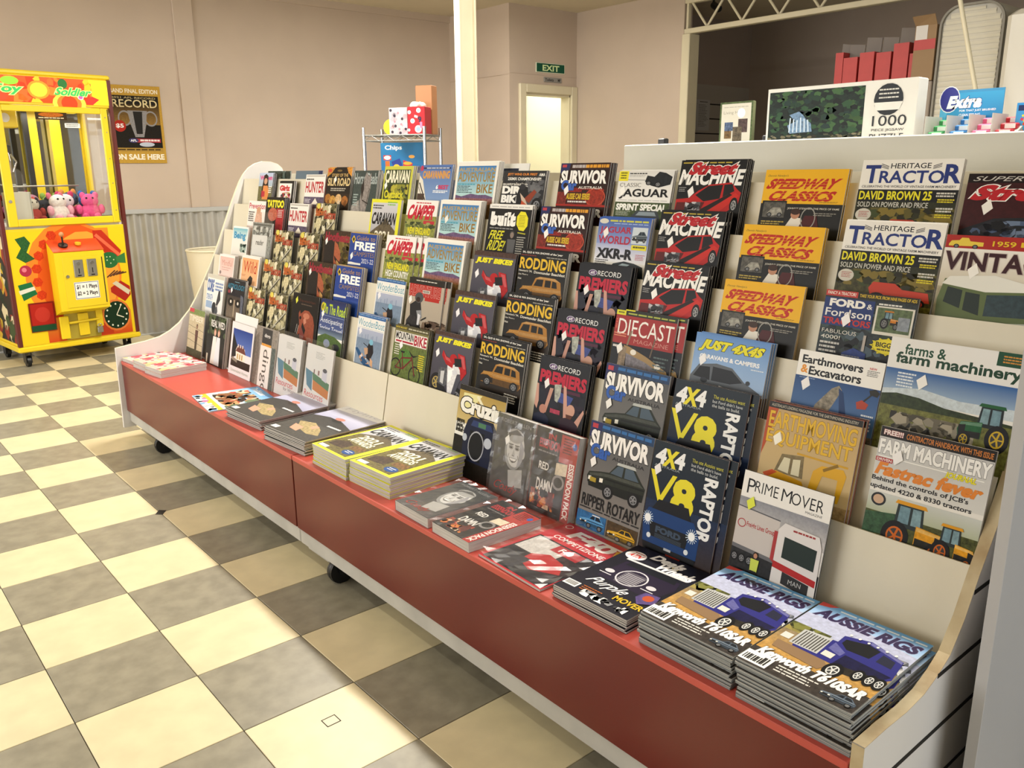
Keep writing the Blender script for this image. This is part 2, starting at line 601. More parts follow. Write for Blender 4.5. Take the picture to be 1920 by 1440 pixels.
# how far down the sheet each cover's artwork runs (the rest is hidden in the tier pocket)
VS = dict(girl=0.65, dymo=0.55, hunter=0.62, silk=0.77, hdeals=0.85, carav6=0.86, caravanning=0.83, advbike=0.83, dirt=0.7, survred=0.68, jaguar=0.62, street=0.65, speed=0.77, heritage=0.75, supercars=0.68, prevent=0.65, tattoo=0.55, camper=0.94, built=0.87, jagworld=0.74, vintage=0.92, being=0.58, weeks=0.72, horsered=0.6, guide=0.6, justbikes=0.86, rodding=0.68, afl=0.72, ford=0.75, mindful=0.7, wild=0.66, woodenboat=0.78, advrider=0.73, diecast=0.82, just4x4=0.75, earthmov=0.79, farms=0.78, astro=0.76, horsebrown=0.7, ontheroad=0.78, mtb=0.77, fmj=0.8, resources=0.93, cruzin=0.83)


def design(name, w, h, t, desc, edge='page', stick=None, back='#d8d4cc', spine=None):
    def deco(fn):
        DES[name] = dict(w=w, h=h, t=t, desc=desc, edge=edge, stick=stick, back=back, spine=spine or back, fn=fn)
        return fn
    return deco


@design('girl', .16, .277, .0042, 'women\'s magazine with dark-haired woman in orange', 'dark', None, '#20181a')
def _(A):
    A.g(0, 0, 1, .36, '#b9c8e2', '#a9b8c4')
    A.t('Women', .06, .06, .96, .19, '#cc5b8c', .06)
    A.r(0, .36, 1, 1, '#6e6a44', .6)
    A.p([(.3, .28), (.36, .06), (.5, .02), (.66, .08), (.7, .3), (.78, .66), (.2, .66)], '#1c1210')
    A.e(.5, .22, .12, .085, '#c99a7c')
    A.p([(.36, .34), (.66, .34), (.8, .5), (.72, .72), (.32, .72)], '#d98a4a')
    A.p([(.26, .48), (.5, .5), (.5, .64), (.26, .66)], '#b52a3a')
    A.lines(.74, .36, .98, .56, 4, '#f0eee8')


@design('dymo', .155, .24, .005, 'small black-bordered magazine with red masthead', 'page', None, '#181818')
def _(A):
    A.r(0, 0, 1, 1, '#16171a')
    A.r(.0, .09, .86, 1, '#ece9e4')
    A.t('Girlz', .04, .16, .74, .36, '#c0272f', .05, o='#f5b8b4')
    A.s(.1, .4, .8, .7, ['#d6a0a8', '#3a3a3c', '#c9b070', '#b03038'], 22, .09, 3)
    A.r(0, .7, .86, 1, '#b4b7c2', .4)


@design('hunter', .188, .27, .0048, 'white hunting magazine with tall red masthead', 'page', None, '#8a2a30')
def _(A):
    A.r(0, 0, 1, 1, '#e9e6e0')
    A.r(.04, .02, .96, .06, '#b8b4ac')
    A.lines(.05, .11, .42, .15, 1, '#333', .9, 0)
    A.t('HUNTER', .03, .19, .97, .49, '#b02a33', .03)
    A.r(0, .6, 1, 1, '#5b5068', .7)
    A.p([(.4, .8), (.58, .63), (.76, .8)], '#efe6d4')
    A.lines(.04, .66, .36, .78, 3, '#d8d4d8')


@design('silk', .215, .299, .005, 'black and gold magazine with horses', 'page', (.36, .22, '#f3f1ea'), '#1a1510')
def _(A):
    A.r(0, 0, 1, 1, '#17120d', .2)
    A.p([(0, 0), (.3, 0), (.18, .1), (0, .17)], '#c88a3a', .5)
    A.p([(1, 0), (.78, 0), (.86, .1), (1, .17)], '#d08f38', .5)
    A.r(.03, .02, .17, .08, '#c24a3a')
    A.e(.5, .055, .1, .02, '#6e5a34')
    A.t('STORY OF THE', .2, .11, .86, .17, '#c9a96a', .02)
    A.t('SILK ROAD', .05, .19, .97, .34, '#d8c08a', .03)
    A.lines(.2, .38, .82, .45, 2, '#bdb6a6', .5, .1)
    A.r(0, .48, 1, 1, '#2a1c10', .5)
    for i, u in enumerate((.12, .32, .56, .82)):
        A.e(u, .58 + .03 * (i % 2), .13, .09, ['#a86f2c', '#c69442', '#d8b078', '#a5662a'][i], .5)
        A.e(u + .03, .66, .06, .06, ['#8a5520', '#a87030', '#e0c8a8', '#7a4818'][i], .4)


@design('hdeals', .19, .285, .005, 'slate green magazine with grey horse head', 'page', None, '#3a4444')
def _(A):
    A.r(0, 0, 1, 1, '#3c4846', .35)
    A.t('Horse Deals', .02, .04, .98, .23, '#a9b3b2', .02)
    A.p([(.46, .1), (.52, .02), (.62, .1), (.72, .04), (.74, .3), (.62, .72), (.4, .74), (.34, .5), (.4, .26)], '#8d8682', .5)
    A.p([(.34, .3), (.42, .12), (.48, .3), (.42, .5)], '#2a2320')
    A.p([(.0, .6), (.3, .5), (.4, .74), (.3, 1), (0, 1)], '#9a948e', .5)
    A.l(.44, .5, .7, .56, .03, '#2a2320')
    A.l(.7, .3, .62, .6, .02, '#2a2320')
    A.lines(.05, .4, .26, .62, 5, '#9fb0ad')


@design('carav6', .205, .302, .0055, 'travel magazine with yellow-green border', 'page', (.1, .29, '#f4f2ec'), '#3a3a20')
def _(A):
    A.r(0, 0, 1, 1, '#c9c84a')
    A.r(.04, .05, .93, 1, '#3f4a2a', .6)
    A.t('CARAVAN', .05, .06, .9, .25, '#efe9cf', .04)
    A.s(.1, .27, .9, .6, ['#5d6a2e', '#2c3118', '#8a8a32', '#b0a83c', '#23200f'], 50, .09, 4)
    A.t('Outback', .08, .36, .76, .48, '#d8cf2e', .03)


@design('caravanning', .205, .305, .005, 'sky blue touring magazine with orange masthead', 'page', None, '#3f5f9a')
def _(A):
    A.g(0, 0, 1, 1, '#4f6fae', '#a9c6de')
    A.r(.04, .035, .95, .06, '#26355c')
    A.lines(.2, .04, .9, .055, 1, '#cfd6e4', .9, 0)
    A.e(.05, .05, .05, .04, '#c03a5a')
    A.t('CARAVANNING', .1, .085, .94, .2, '#d79a3c', .05)
    A.p([(0, .15), (.12, .22), (.28, .5), (.3, .62), (0, .62)], '#e4ded0')
    A.l(.02, .26, .3, .56, .03, '#3a3430')
    A.l(.0, .32, .28, .62, .02, '#3a3430')
    A.r(0, .42, .22, .62, '#4a3a30', .5)
    A.t('6', .56, .29, .62, .35, '#ffffff', .04)
    A.t('BEST', .64, .29, .94, .35, '#c8305a', .04)
    A.lines(.48, .37, .94, .41, 2, '#f4f4f4', .6, .2)


@design('advbike', .235, .308, .0055, 'white-bordered magazine with gold lettering on blue sky', 'page', (.2, .26, '#ece8de'), '#e4e2da')
def _(A):
    A.r(0, 0, 1, 1, '#eceae2')
    A.g(.05, .055, .95, .49, '#3d78b4', '#b8dcd6')
    A.t('AUSTRALIAN', .06, .08, .94, .13, '#b89c58', .02)
    A.t('ADVENTURE', .06, .14, .94, .27, '#9c7f3c', .02)
    A.r(.06, .285, .94, .29, '#6fa8b4')
    A.lines(.07, .295, .5, .315, 1, '#4a9ab0', .9, 0)
    A.t('BIKE', .55, .3, .92, .42, '#93702e', .02)
    A.lines(.07, .325, .46, .43, 5, '#2f4448', .45, .3, 5)
    A.p([(.05, .49), (.05, .45), (.2, .47), (.42, .43), (.6, .445), (.78, .44), (.95, .47), (.95, .49)], '#6a5478', .4)
    A.g(.05, .49, .95, .57, '#8a5a66', '#b07850', .5)
    A.r(.05, .57, .95, .95, '#8a6a3e', .5)


@design('dirt', .212, .281, .005, 'dark dirt bike magazine with white masthead', 'page')
def _(A):
    A.r(0, 0, 1, 1, '#26272a', .6)
    A.s(.55, .14, 1, .6, ['#55565a', '#6c6d70', '#3a3b3e', '#222327'], 60, .09, 2)
    A.t('JETT WINS OUR FIRST', .1, .035, .8, .085, '#e08a34', .03)
    A.t('AMA', .84, .035, .98, .085, '#e6e4de', .03)
    A.t('250MX CHAMPIONSHIP!', .12, .105, .9, .155, '#e6e4de', .03)
    A.t('australasian', .02, .19, .6, .24, '#d8d5cc', .02)
    A.t('DIRT', .02, .25, .62, .38, '#f0efea', .06)
    A.t('BIKE', .02, .4, .5, .53, '#f0efea', .06)
    A.p([(.42, .3), (.5, .24), (.62, .26), (.66, .4), (.6, .6), (.4, .62), (.38, .42)], '#15161a')
    A.e(.5, .26, .07, .05, '#26262c')
    A.p([(.56, .46), (.78, .3), (.84, .34), (.7, .52)], '#8a3a22')
    A.p([(.46, .36), (.6, .46), (.7, .6), (.58, .62)], '#d0b8a4')
    A.p([(.52, .48), (.7, .58), (.72, .66), (.5, .66)], '#c8502a')
    A.wheel(.87, .56, .12, .13)


def _surv(A, dark):
    if dark:
        A.g(0, 0, 1, 1, '#4b4d50', '#8b8680')
        A.r(0, 0, 1, .075, '#1f3a5e', .3)
        A.lines(.16, .02, .96, .05, 1, '#2f6aa8', .9, 0)
    else:
        A.r(0, 0, 1, 1, '#2a100c', .3)
        A.r(.22, .015, 1, .085, '#3a1a10')
        A.lines(.24, .025, .55, .075, 1, '#b8b0b0', .9, 0, 2)
        A.lines(.52, .025, .97, .075, 1, '#dc9a2c', .9, 0, 3)
    A.p([(0, 0), (.2, 0), (.18, .1), (0, .15)], '#24285a')
    A.r(.03, .02, .12, .06, '#b83a44')
    if dark:
        A.t('SURVIVOR', .03, .075, .96, .24, '#f4f2ee', .05, o='#0d0d0d', ow=.03)
        A.t('Car', .06, .195, .38, .32, '#2f5cb0', .05, o='#11233f', ow=.02)
        A.t('AUSTRALIA', .42, .265, .92, .295, '#2a2a2c', .02)


@design('survred', .21, .303, .0055, 'red and black car magazine with jagged masthead', 'dark', (.18, .4, '#f3f1ec'), '#2a0d0a')
def _(A):
    _surv(A, False)
    A.k -= 0
    for (a, b, c, d, e) in ((0, .42, .2, .62, '#7a2418'), (.22, .36, .5, .42, '#8a1c14'), (.22, .43, .62, .6, '#51100c'), (.64, .38, .94, .6, '#9a2c18'), (.5, .36, .92, .39, '#7a1812')):
        A.r(a, b, c, d, e, .6)
    A.ring(.78, .49, .2, .13, .12, '#b8482e')
    A.t('SURVIVOR', .03, .105, .96, .3, '#f4f2ee', .05, o='#0d0d0d', ow=.03)
    A.t('Car', .06, .25, .38, .4, '#3a62b8', .05, o='#101c3c', ow=.02)
    A.t('AUSTRALIA', .42, .335, .9, .375, '#d8d4cc', .02)
    A.t('AUSSIE CAR SERIES', .2, .44, .68, .53, '#d8b52c', .04)
    A.lines(.24, .55, .62, .575, 1, '#e8e4de', .9, 0, 4)
    A.r(0, .6, 1, .63, '#a8281c')
    A.t('R', .8, .66, .97, .78, '#f0eeea', .05)


@design('survgrey', .214, .29, .005, 'grey car magazine with dark green coupe', 'page', (.14, .36, '#efede8'), '#55585a')
def _(A):
    _surv(A, True)
    A.car(.06, .3, .98, .64, '#23281f', '#4a5a68', '#0e100c', roof='#b8bcb8')
    A.r(.12, .5, .22, .54, '#a8922c')
    A.t('RIPPER ROTARY', .04, .66, .97, .77, '#141414', .02)
    A.lines(.02, .78, .98, .8, 1, '#2a2a2a', .6, 0)
    A.r(0, .82, .48, .97, '#2f6aa0', .4)
    A.r(.5, .82, .98, .97, '#4a3a22', .5)
    A.car(.05, .83, .46, .96, '#4a90c8', '#122030', roof='#e4e4e0')
    A.car(.52, .85, .96, .97, '#d8a81c', '#1a1a14')


@design('jaguar', .2, .28, .0045, 'white classic car magazine with yellow corner box', 'page', (.11, .33, '#f4f4f0'))
def _(A):
    A.g(0, 0, 1, .5, '#d9d9d6', '#f0efec')
    A.r(0, .01, .18, .17, '#e8dc2e')
    A.lines(.03, .03, .15, .15, 3, '#4a4a20', .5, .1)
    A.lines(.2, .04, .52, .06, 1, '#2a2a2a', .9, 0)
    A.lines(.2, .075, .5, .11, 2, '#8a8a88', .3, .1)
    A.l(.18, .15, .55, .155, .012, '#777')
    A.p([(.5, .18), (.53, .08), (.66, .1), (.74, .02), (.86, .04), (.98, .1), (.96, .22), (.76, .27), (.62, .24)], '#1c2024', .4)
    A.wheel(.74, .22, .06, .045)
    A.wheel(.57, .2, .05, .035)
    A.t('CLASSIC', .04, .2, .44, .265, '#8c8c8a', -.004)
    A.t('JAGUAR', .05, .295, .96, .46, '#111111', .025)
    A.lines(.04, .475, .95, .482, 1, '#999', .9, 0)
    A.r(0, .51, 1, 1, '#41502c', .5)
    A.t('SPRINT SPECIAL', .03, .535, .96, .645, '#f2f2ec', .05)
    A.lines(.04, .66, .32, .74, 4, '#b9bfae', .4)
    A.p([(.34, .74), (.44, .64), (.8, .64), (.86, .74), (.88, .9), (.34, .9)], '#3a4046')
    A.p([(.42, .72), (.48, .66), (.76, .66), (.8, .72)], '#8a98a0')


@design('street', .207, .304, .0055, 'black magazine with red car and red-white masthead', 'black', (.22, .42, '#f4f2ee'), '#101012')
def _(A):
    A.r(0, 0, 1, 1, '#0e0e10')
    A.lines(.03, .028, .78, .045, 1, '#b9a23a', .9, 0)
    A.t('MACHINE', .0, .12, 1, .33, '#f2f1ee', .04, .04)
    A.t('Street', .12, .025, .92, .195, '#b51f28', .06, .12, o='#f4f2ee', ow=.045)
    A.lines(.02, .36, .14, .43, 3, '#bbb', .3)
    A.p([(.34, .4), (.5, .32), (.82, .29), (.92, .38), (.98, .42), (.96, .56), (.62, .8), (.3, .92), (0, .9), (0, .52), (.2, .5)], '#b81e1c')
    A.p([(.3, .46), (.48, .34), (.7, .32), (.68, .5), (.44, .54)], '#0c0c0e')
    A.p([(.72, .32), (.84, .31), (.88, .4), (.72, .48)], '#131316')
    A.p([(.42, .72), (.9, .42), (.96, .46), (.66, .7), (.4, .86)], '#c8291e')
    A.p([(.3, .7), (.82, .43), (.86, .45), (.36, .76)], '#1a0c0a')
    A.p([(.02, .56), (.46, .55), (.4, .68), (.0, .72)], '#5a1210')
    A.s(.16, .55, .4, .74, ['#8d8d92', '#5a5a5e', '#c4c4c8', '#2a2a2e', '#3a1414'], 40, .05, 5)
    A.wheel(.9, .58, .06, .1, '#0c0c0c', '#b0b0b0')


@design('speed', .215, .28, .005, 'yellow speedway magazine with red italic lettering', 'page', None, '#d8a91c')
def _(A):
    A.r(0, 0, 1, .375, '#e8b21c')
    A.t('Dennis Newlyn\'s', .03, .055, .3, .085, '#6a5a20', .005, .05)
    A.t('SPEEDWAY', .02, .1, .95, .215, '#b82418', .05, .09)
    A.t('CLASSICS', .06, .235, .92, .345, '#b82418', .05, .09)
    for i, v in enumerate((.13, .16, .19, .26, .29, .32)):
        A.r(.1 + .05 * (i % 3), v, .8 + .03 * (i % 2), v + .003, '#e8b21c')
    A.lines(.72, .348, .94, .365, 2, '#7a5a14', .4, .1)
    A.r(0, .375, 1, 1, '#1b1a18', .2)
    A.r(.02, .345, .33, .545, '#111')
    A.r(.04, .36, .32, .53, '#56544e', .7)
    A.p([(.1, .48), (.16, .42), (.26, .42), (.3, .49), (.12, .52)], '#9a988e', .5)
    A.wheel(.13, .5, .03, .025)
    A.wheel(.26, .5, .03, .025)
    A.t('JOHNNY STEWART: THE PRICE OF FAME', .35, .415, .97, .44, '#d8d4c8', .01)
    A.lines(.68, .47, .95, .51, 2, '#9a968c', .4)
    A.lines(.04, .57, .34, .62, 2, '#b8a24a', .5)
    A.p([(.36, .62), (.42, .52), (.54, .53), (.6, .66), (.34, .68)], '#e4e0d4')
    A.e(.46, .49, .055, .05, '#b8866a')
    A.e(.46, .46, .06, .035, '#3a241a')
    A.p([(.52, .64), (.58, .5), (.72, .5), (.78, .68)], '#4a1618')
    A.ring(.62, .53, .09, .12, .12, '#9c9a94')


@design('heritage', .216, .3, .005, 'white tractor magazine with navy masthead', 'page', None, '#e6e4de')
def _(A):
    A.r(0, 0, 1, .285, '#eeece6')
    A.t('HERITAGE', .3, .035, .7, .085, '#23262e', .01)
    for sx in (1, -1):
        for i in range(3):
            A.l(.5 + sx * .22, .065 + .012 * i, .5 + sx * .3, .04 + .014 * i, .008, '#23262e')
    A.t('RACTO', .2, .105, .84, .225, '#27387c', .02)
    A.t('T', .04, .05, .2, .225, '#27387c', .03)
    A.t('R', .84, .05, 1.0, .225, '#27387c', .03)
    A.t('CELEBRATING THE WORLD OF VINTAGE FARM MACHINERY', .03, .245, .97, .268, '#4a4c55', .005)
    A.r(0, .285, 1, 1, '#2c2e1c', .4)
    A.r(0, .285, 1, .4, '#17181a')
    A.r(0, .47, 1, 1, '#46431f', .7)
    A.s(0, .46, 1, .62, ['#5c5524', '#2e2e16', '#7d6d2c', '#3c4620', '#22200f'], 70, .07, 2)
    A.t('DAVID BROWN 25', .02, .3, .76, .385, '#e6dc2c', .03)
    A.t('SOLD ON POWER AND PRICE', .02, .405, .74, .455, '#cfcdc4', .01)
    A.lines(.8, .31, .98, .36, 2, '#cfcdc4', .6, .1)
    A.lines(.82, .37, .98, .41, 2, '#d8c82c', .6, .1)
    A.lines(.82, .45, .98, .5, 2, '#cfcdc4', .6, .1)
    A.lines(.82, .51, .98, .55, 2, '#d8c82c', .6, .1)
    A.e(.1, .53, .085, .06, '#cdc9bd')
    A.lines(.05, .5, .16, .56, 4, '#a03a3a', .4, .2)
    A.p([(.36, .63), (.4, .57), (.62, .57), (.7, .62), (.95, .63), (.98, .72), (.4, .72)], '#c8402a')
    A.wheel(.46, .74, .1, .075, '#1a1814', '#c8402a')
    A.wheel(.88, .74, .06, .045, '#1a1814', '#c8402a')
    A.r(0, .76, 1, 1, '#6a6424', .6)


@design('supercars', .21, .27, .005, 'dark maroon car magazine with red outlined masthead', 'page', (.22, .36, '#eeeae4'), '#3a1214')
def _(A):
    A.r(0, 0, 1, 1, '#3a0f12', .3)
    A.r(0, 0, 1, .1, '#17090a')
    A.t('SUPERCARS', .04, .03, .9, .08, '#c8c4be', .0, .05)
    A.t('Street', .03, .12, .97, .29, '#b51f28', .06, .12, o='#f4f2ee', ow=.045)
    A.p([(0, .62), (.3, .48), (.9, .44), (1, .6), (1, .9), (0, .9)], '#1a1c22')
    A.s(.1, .5, .9, .7, ['#4a5a78', '#25252c', '#6a7a94', '#101014'], 40, .07, 3)


@design('prevent', .2, .272, .005, 'white health magazine with red masthead', 'page', None)
def _(A):
    A.r(0, 0, 1, 1, '#ece8e2')
    A.t('Prevention', .04, .06, .98, .22, '#b52a44', .02)
    A.lines(.04, .3, .4, .6, 5, '#3a3634', .6)
    A.p([(.5, .3), (.8, .3), (.9, .7), (.4, .7)], '#d8a890', .3)
    A.e(.62, .26, .12, .1, '#c89878')
    A.r(0, .7, 1, 1, '#d0c4bc', .3)


@design('tattoo', .2, .292, .005, 'black magazine with bright yellow masthead', 'dark', None, '#141210')
def _(A):
    A.r(0, 0, 1, 1, '#131110')
    A.t('TATTOO', .04, .07, .96, .3, '#efe032', .06)
    A.r(.6, .32, 1, 1, '#a8222a', .4)
    A.e(.4, .5, .26, .2, '#b8604a', .5)
    A.lines(.68, .36, .95, .6, 5, '#d8c8c0', .5)


@design('camo', .19, .276, .0048, 'camouflage-pattern hunting magazine with pale branches', 'black', None, '#15140f')
def _(A):
    A.r(0, 0, 1, 1, '#8d8668', .8)
    A.s(0, 0, 1, 1, ['#c9c2a0', '#a59c74', '#6f6a4e', '#3e3a2a', '#ded8bc', '#5a5638', '#2a271c', '#b9b08a'], 190, .08, 11, flat=1.2)
    A.s(.02, .05, .35, .2, ['#b8702e', '#a85a24'], 10, .08, 4)
    A.t('Bacon', .04, .08, .46, .19, '#b45a26', .03)
    A.t('Busters', .46, .1, .97, .24, '#a8402a', .03)
    A.e(.14, .04, .09, .045, '#d8c85a')
    A.p([(.1, .24), (.3, .22), (.34, .34), (.2, .48), (.08, .36)], '#cfc39a', .5)
    for (a, b, c, d, w) in ((.3, .58, .95, .26, .05), (.62, .42, .6, .3, .03), (.2, .64, .5, .5, .03), (.5, .62, .98, .5, .03), (.1, .56, .3, .44, .02)):
        A.l(a, b, c, d, w, '#b9b4a0')
        A.l(a, b + .02, c, d + .02, w * .5, '#2c281c')
    A.r(0, .62, 1, 1, '#2b281d', .7)


@design('caravan', .215, .3, .0105, 'yellow-bordered caravan annual with black masthead', 'page', (.1, .34, '#f0eee8'), '#d8d82a')
def _(A):
    A.r(0, 0, 1, 1, '#e0de30')
    A.r(.05, .045, .9, .96, '#b9b8b8')
    A.g(.05, .045, .9, .44, '#c9c9ce', '#a9a8ac')
    A.lines(.07, .075, .44, .14, 2, '#333', .5, .2)
    A.lines(.56, .03, .88, .09, 2, '#7ab43c', .5, .2)
    A.p([(.05, .44), (.5, .28), (.56, .22), (.66, .3), (.9, .4), (.9, .6), (.05, .6)], '#5f5440', .5)
    A.r(.05, .44, .9, .96, '#6c6236', .7)
    A.t('CARAVAN', .06, .17, .9, .33, '#17171a', .04, .04)
    A.t('2021', .22, .41, .72, .53, '#ece6cf', .03)
    A.t('AWARDS', .2, .54, .78, .65, '#ece6cf', .03)
    A.p([(.1, .74), (.3, .66), (.52, .7), (.5, .84), (.14, .86)], '#4a3a2c', .7)
    A.r(.56, .68, .86, .78, '#7a5a36', .6)
    A.e(.74, .86, .13, .06, '#1f4a8a')
    A.lines(.66, .83, .82, .89, 2, '#dfe4ea', .4)
    A.r(.08, .9, .3, .955, '#f0efe8')


@design('camper', .2, .306, .005, 'camping magazine with slanted red masthead', 'page', None, '#dcd8d0')
def _(A):
    A.r(0, 0, 1, 1, '#ece9e4')
    A.r(0, .2, 1, 1, '#8c9048', .5)
    A.lines(.3, .03, .78, .045, 1, '#c03a44', .9, 0)
    A.t('CAMPER', .02, .06, .97, .25, '#c02238', .05, .1)
    A.r(.6, .26, .95, .3, '#b8303a')
    A.s(.0, .28, 1, .36, ['#5c6a34', '#7a8440', '#3c4628', '#9a9a5c'], 40, .07, 8, flat=.6)
    A.t('NEW ENGLAND', .12, .35, .86, .44, '#e6da24', .03)
    A.t('HIGH COUNTRY', .1, .45, .88, .54, '#eceae2', .03)
    A.t('BREATHER', .18, .555, .8, .61, '#eceae2', .02)
    A.r(0, .62, 1, 1, '#4c5426', .6)


@design('built', .214, .303, .005, 'black magazine with yellow octagon on cover', 'page', None, '#1a1a1c')
def _(A):
    A.r(0, 0, 1, 1, '#141416')
    A.r(0, 0, 1, .05, '#e9e7e2')
    A.lines(.05, .02, .94, .032, 1, '#aaa', .9, 0)
    A.t('built', .06, .09, .66, .27, '#f2f1ed', .09)
    A.lines(.06, .285, .62, .3, 1, '#8a8a8a', .9, 0)
    A.e(.81, .19, .14, .12, '#e6dc26', m=8, rot=PI / 8)
    A.lines(.73, .12, .89, .27, 8, '#8a8420', .35, .2)
    A.t('FREE', .06, .32, .44, .43, '#dcd62c', .02, .15)
    A.t('RIDE!', .05, .44, .5, .57, '#dcd62c', .02, .15)
    A.person(.62, .36, .05, '#5a5a5c', '#2a2a2c', '#8a7a70', '#3a3a3a')
    A.lines(.74, .38, .94, .6, 8, '#b9b6ac', .4)
    A.l(.74, .33, .92, .34, .02, '#b0ac30')


@design('jagworld', .195, .28, .0055, 'blue car magazine with red masthead', 'page', (.17, .21, '#eeeae6'), '#c9c9cc')
def _(A):
    A.g(0, 0, 1, .36, '#2f55a4', '#8c9ccc')
    A.g(0, .36, 1, .6, '#a8b0d4', '#eeeef0')
    A.e(.1, .055, .09, .035, '#d4d2c4')
    A.lines(.22, .035, .95, .06, 1, '#c8c84a', .9, .0, 2)
    A.lines(.3, .075, .95, .09, 1, '#9ab0dc', .9, 0)
    A.t('JAGUAR', .04, .125, .66, .235, '#b02a44', .03)
    A.t('WORLD', .03, .25, .66, .36, '#b02a44', .03)
    A.r(.68, .12, .96, .34, '#c9d4dc')
    A.car(.68, .17, .96, .32, '#5b6870', '#22303a')
    A.r(.7, .355, .98, .42, '#e8dc30')
    A.lines(.73, .37, .95, .4, 1, '#5a5620', .8, 0)
    A.t('XKR-R', .04, .42, .74, .56, '#15161a', .04)
    A.lines(.03, .58, .3, .66, 3, '#333', .4)
    A.lines(.8, .48, .98, .56, 4, '#c06a7a', .4)
    A.p([(.3, .72), (.4, .62), (.6, .58), (.8, .6), (.96, .64), (1, .8), (.3, .8)], '#2b3236')
    A.p([(.46, .66), (.58, .61), (.72, .62), (.6, .68)], '#a9bcc4')


@design('vintage', .21, .28, .005, 'vintage truck magazine with green wagon and red top strip', 'page', (.3, .27, '#f2f0ea'))
def _(A):
    A.g(0, .1, 1, .4, '#ece9e2', '#c9c0aa')
    A.g(0, .4, 1, 1, '#a9a084', '#6a6a4a', .2)
    A.r(0, 0, 1, .1, '#a82a24')
    A.p([(.03, .07), (.05, .045), (.12, .04), (.14, .02), (.2, .02), (.22, .045), (.34, .05), (.34, .08), (.03, .085)], '#e4c84a')
    A.wheel(.1, .085, .025, .016)
    A.wheel(.27, .085, .025, .016)
    A.t('1959', .42, .035, .62, .075, '#e4c02c', .02)
    A.lines(.66, .035, .98, .075, 1, '#e4c02c', .9, 0)
    A.t('VINTAGE', .02, .125, 1.0, .27, '#3a1c22', .03, o='#b9a8a0', ow=.02)
    A.p([(.02, .5), (.06, .34), (.5, .3), (.95, .38), (1, .6), (1, .95), (.3, .95), (.04, .8)], '#5e6c44')
    A.p([(.04, .38), (.1, .32), (.5, .29), (.9, .36), (.9, .39), (.44, .42)], '#e4e4dc')
    A.p([(.08, .52), (.1, .4), (.24, .42), (.24, .56)], '#2a3430')
    A.p([(.27, .57), (.27, .43), (.4, .44), (.42, .6)], '#2a3430')
    A.p([(.46, .6), (.46, .44), (.9, .41), (.98, .58)], '#34444a', .3)
    A.l(.44, .66, 1, .62, .02, '#c8ccc0')


@design('being', .19, .273, .005, 'pale wellbeing magazine with blue masthead', 'page', None, '#c9a8a0')
def _(A):
    A.r(0, 0, 1, 1, '#ecebe8')
    A.g(.03, .05, .95, .3, '#6fb4c4', '#cfe0dc')
    A.g(.03, .3, .95, .6, '#cfe0dc', '#ece2da')
    A.t('Being', .1, .16, .86, .44, '#2f8cb8', .04)
    A.g(.03, .6, .95, 1, '#ece2da', '#9ab0a4')
    A.s(.55, .52, .95, .8, ['#5a7268', '#7a948a', '#a0b4aa'], 30, .08, 2)


@design('weeks', .22, .3, .006, 'plastic-wrapped grey photo magazine with white name card', 'page', None, '#b8b4b0')
def _(A):
    A.r(0, 0, 1, 1, '#8c928e', .7)
    A.r(.04, .03, .96, .07, '#4a524e')
    A.s(.05, .08, .95, .3, ['#3c4442', '#a9afaa', '#6a726e', '#cfd2cc'], 40, .1, 5)
    A.r(.04, .28, .8, .98, '#dcdedb')
    A.t('reader', .24, .38, .64, .5, '#4a4e4c', .02)


@design('horsered', .22, .302, .005, 'brown horse magazine with maroon masthead', 'page', (.12, .26, '#f0eee8'), '#2a1c14')
def _(A):
    A.r(0, 0, 1, 1, '#3a2a1c', .6)
    A.s(.6, .1, 1, .9, ['#6a5a28', '#4c4420', '#3a2c16', '#7a6a34'], 50, .09, 7)
    A.t('Hoofbeats', .06, .04, .98, .25, '#8e2232', .05)
    A.p([(.04, .3), (.3, .22), (.46, .3), (.44, .6), (.5, .95), (.1, .95)], '#1c1614', .4)
    A.p([(.44, .24), (.56, .3), (.68, .46), (.72, .6), (.66, .8), (.7, .98), (.5, .98), (.46, .6)], '#a4583a', .3)
    A.p([(.46, .56), (.62, .66), (.74, .72), (.7, .8), (.5, .66)], '#2a100c')
    A.p([(.58, .66), (.7, .74), (.74, .95), (.6, .95)], '#c89a5a', .3)


@design('guide', .2, .302, .0052, 'royal blue camping guide with white lettering', 'page', (.12, .52, '#f2f0ea'), '#b8a890')
def _(A):
    A.r(0, 0, 1, 1, '#22408e')
    A.r(0, 0, 1, .012, '#b89a5a')
    A.p([(.05, .15), (.13, .06), (.21, .15), (.13, .24)], '#d8b82a')
    A.e(.13, .15, .04, .04, '#3a3414')
    A.t('Guide to', .25, .06, .95, .16, '#b08c4a', .0)
    A.t('FREE', .2, .19, .97, .38, '#f2f2f0', .04)
    A.t('CAMPSITES', .18, .41, .97, .51, '#9a7c4a', .0)
    A.t('2021-22', .52, .55, .97, .65, '#e2e4ea', .0)
    A.p([(.0, .66), (.12, .65), (.3, .66), (.5, .66), (.5, .7), (0, .71)], '#e6e4da')
    A.r(0, .72, 1, 1, '#2a4a98', .1)


@design('justbikes', .211, .282, .005, 'slate grey motorbike magazine with red sports bike', 'dark', (.13, .3, '#efedf0'), '#3c3a44')
def _(A):
    A.g(0, 0, 1, 1, '#55525f', '#2c2c36')
    A.r(0, 0, 1, .055, '#4a342c', .4)
    A.t('JUST BIKES', .04, .075, .96, .165, '#e8e02a', .07, .04, o='#2a2a20', ow=.03)
    A.moto(.02, .2, .98, .96)


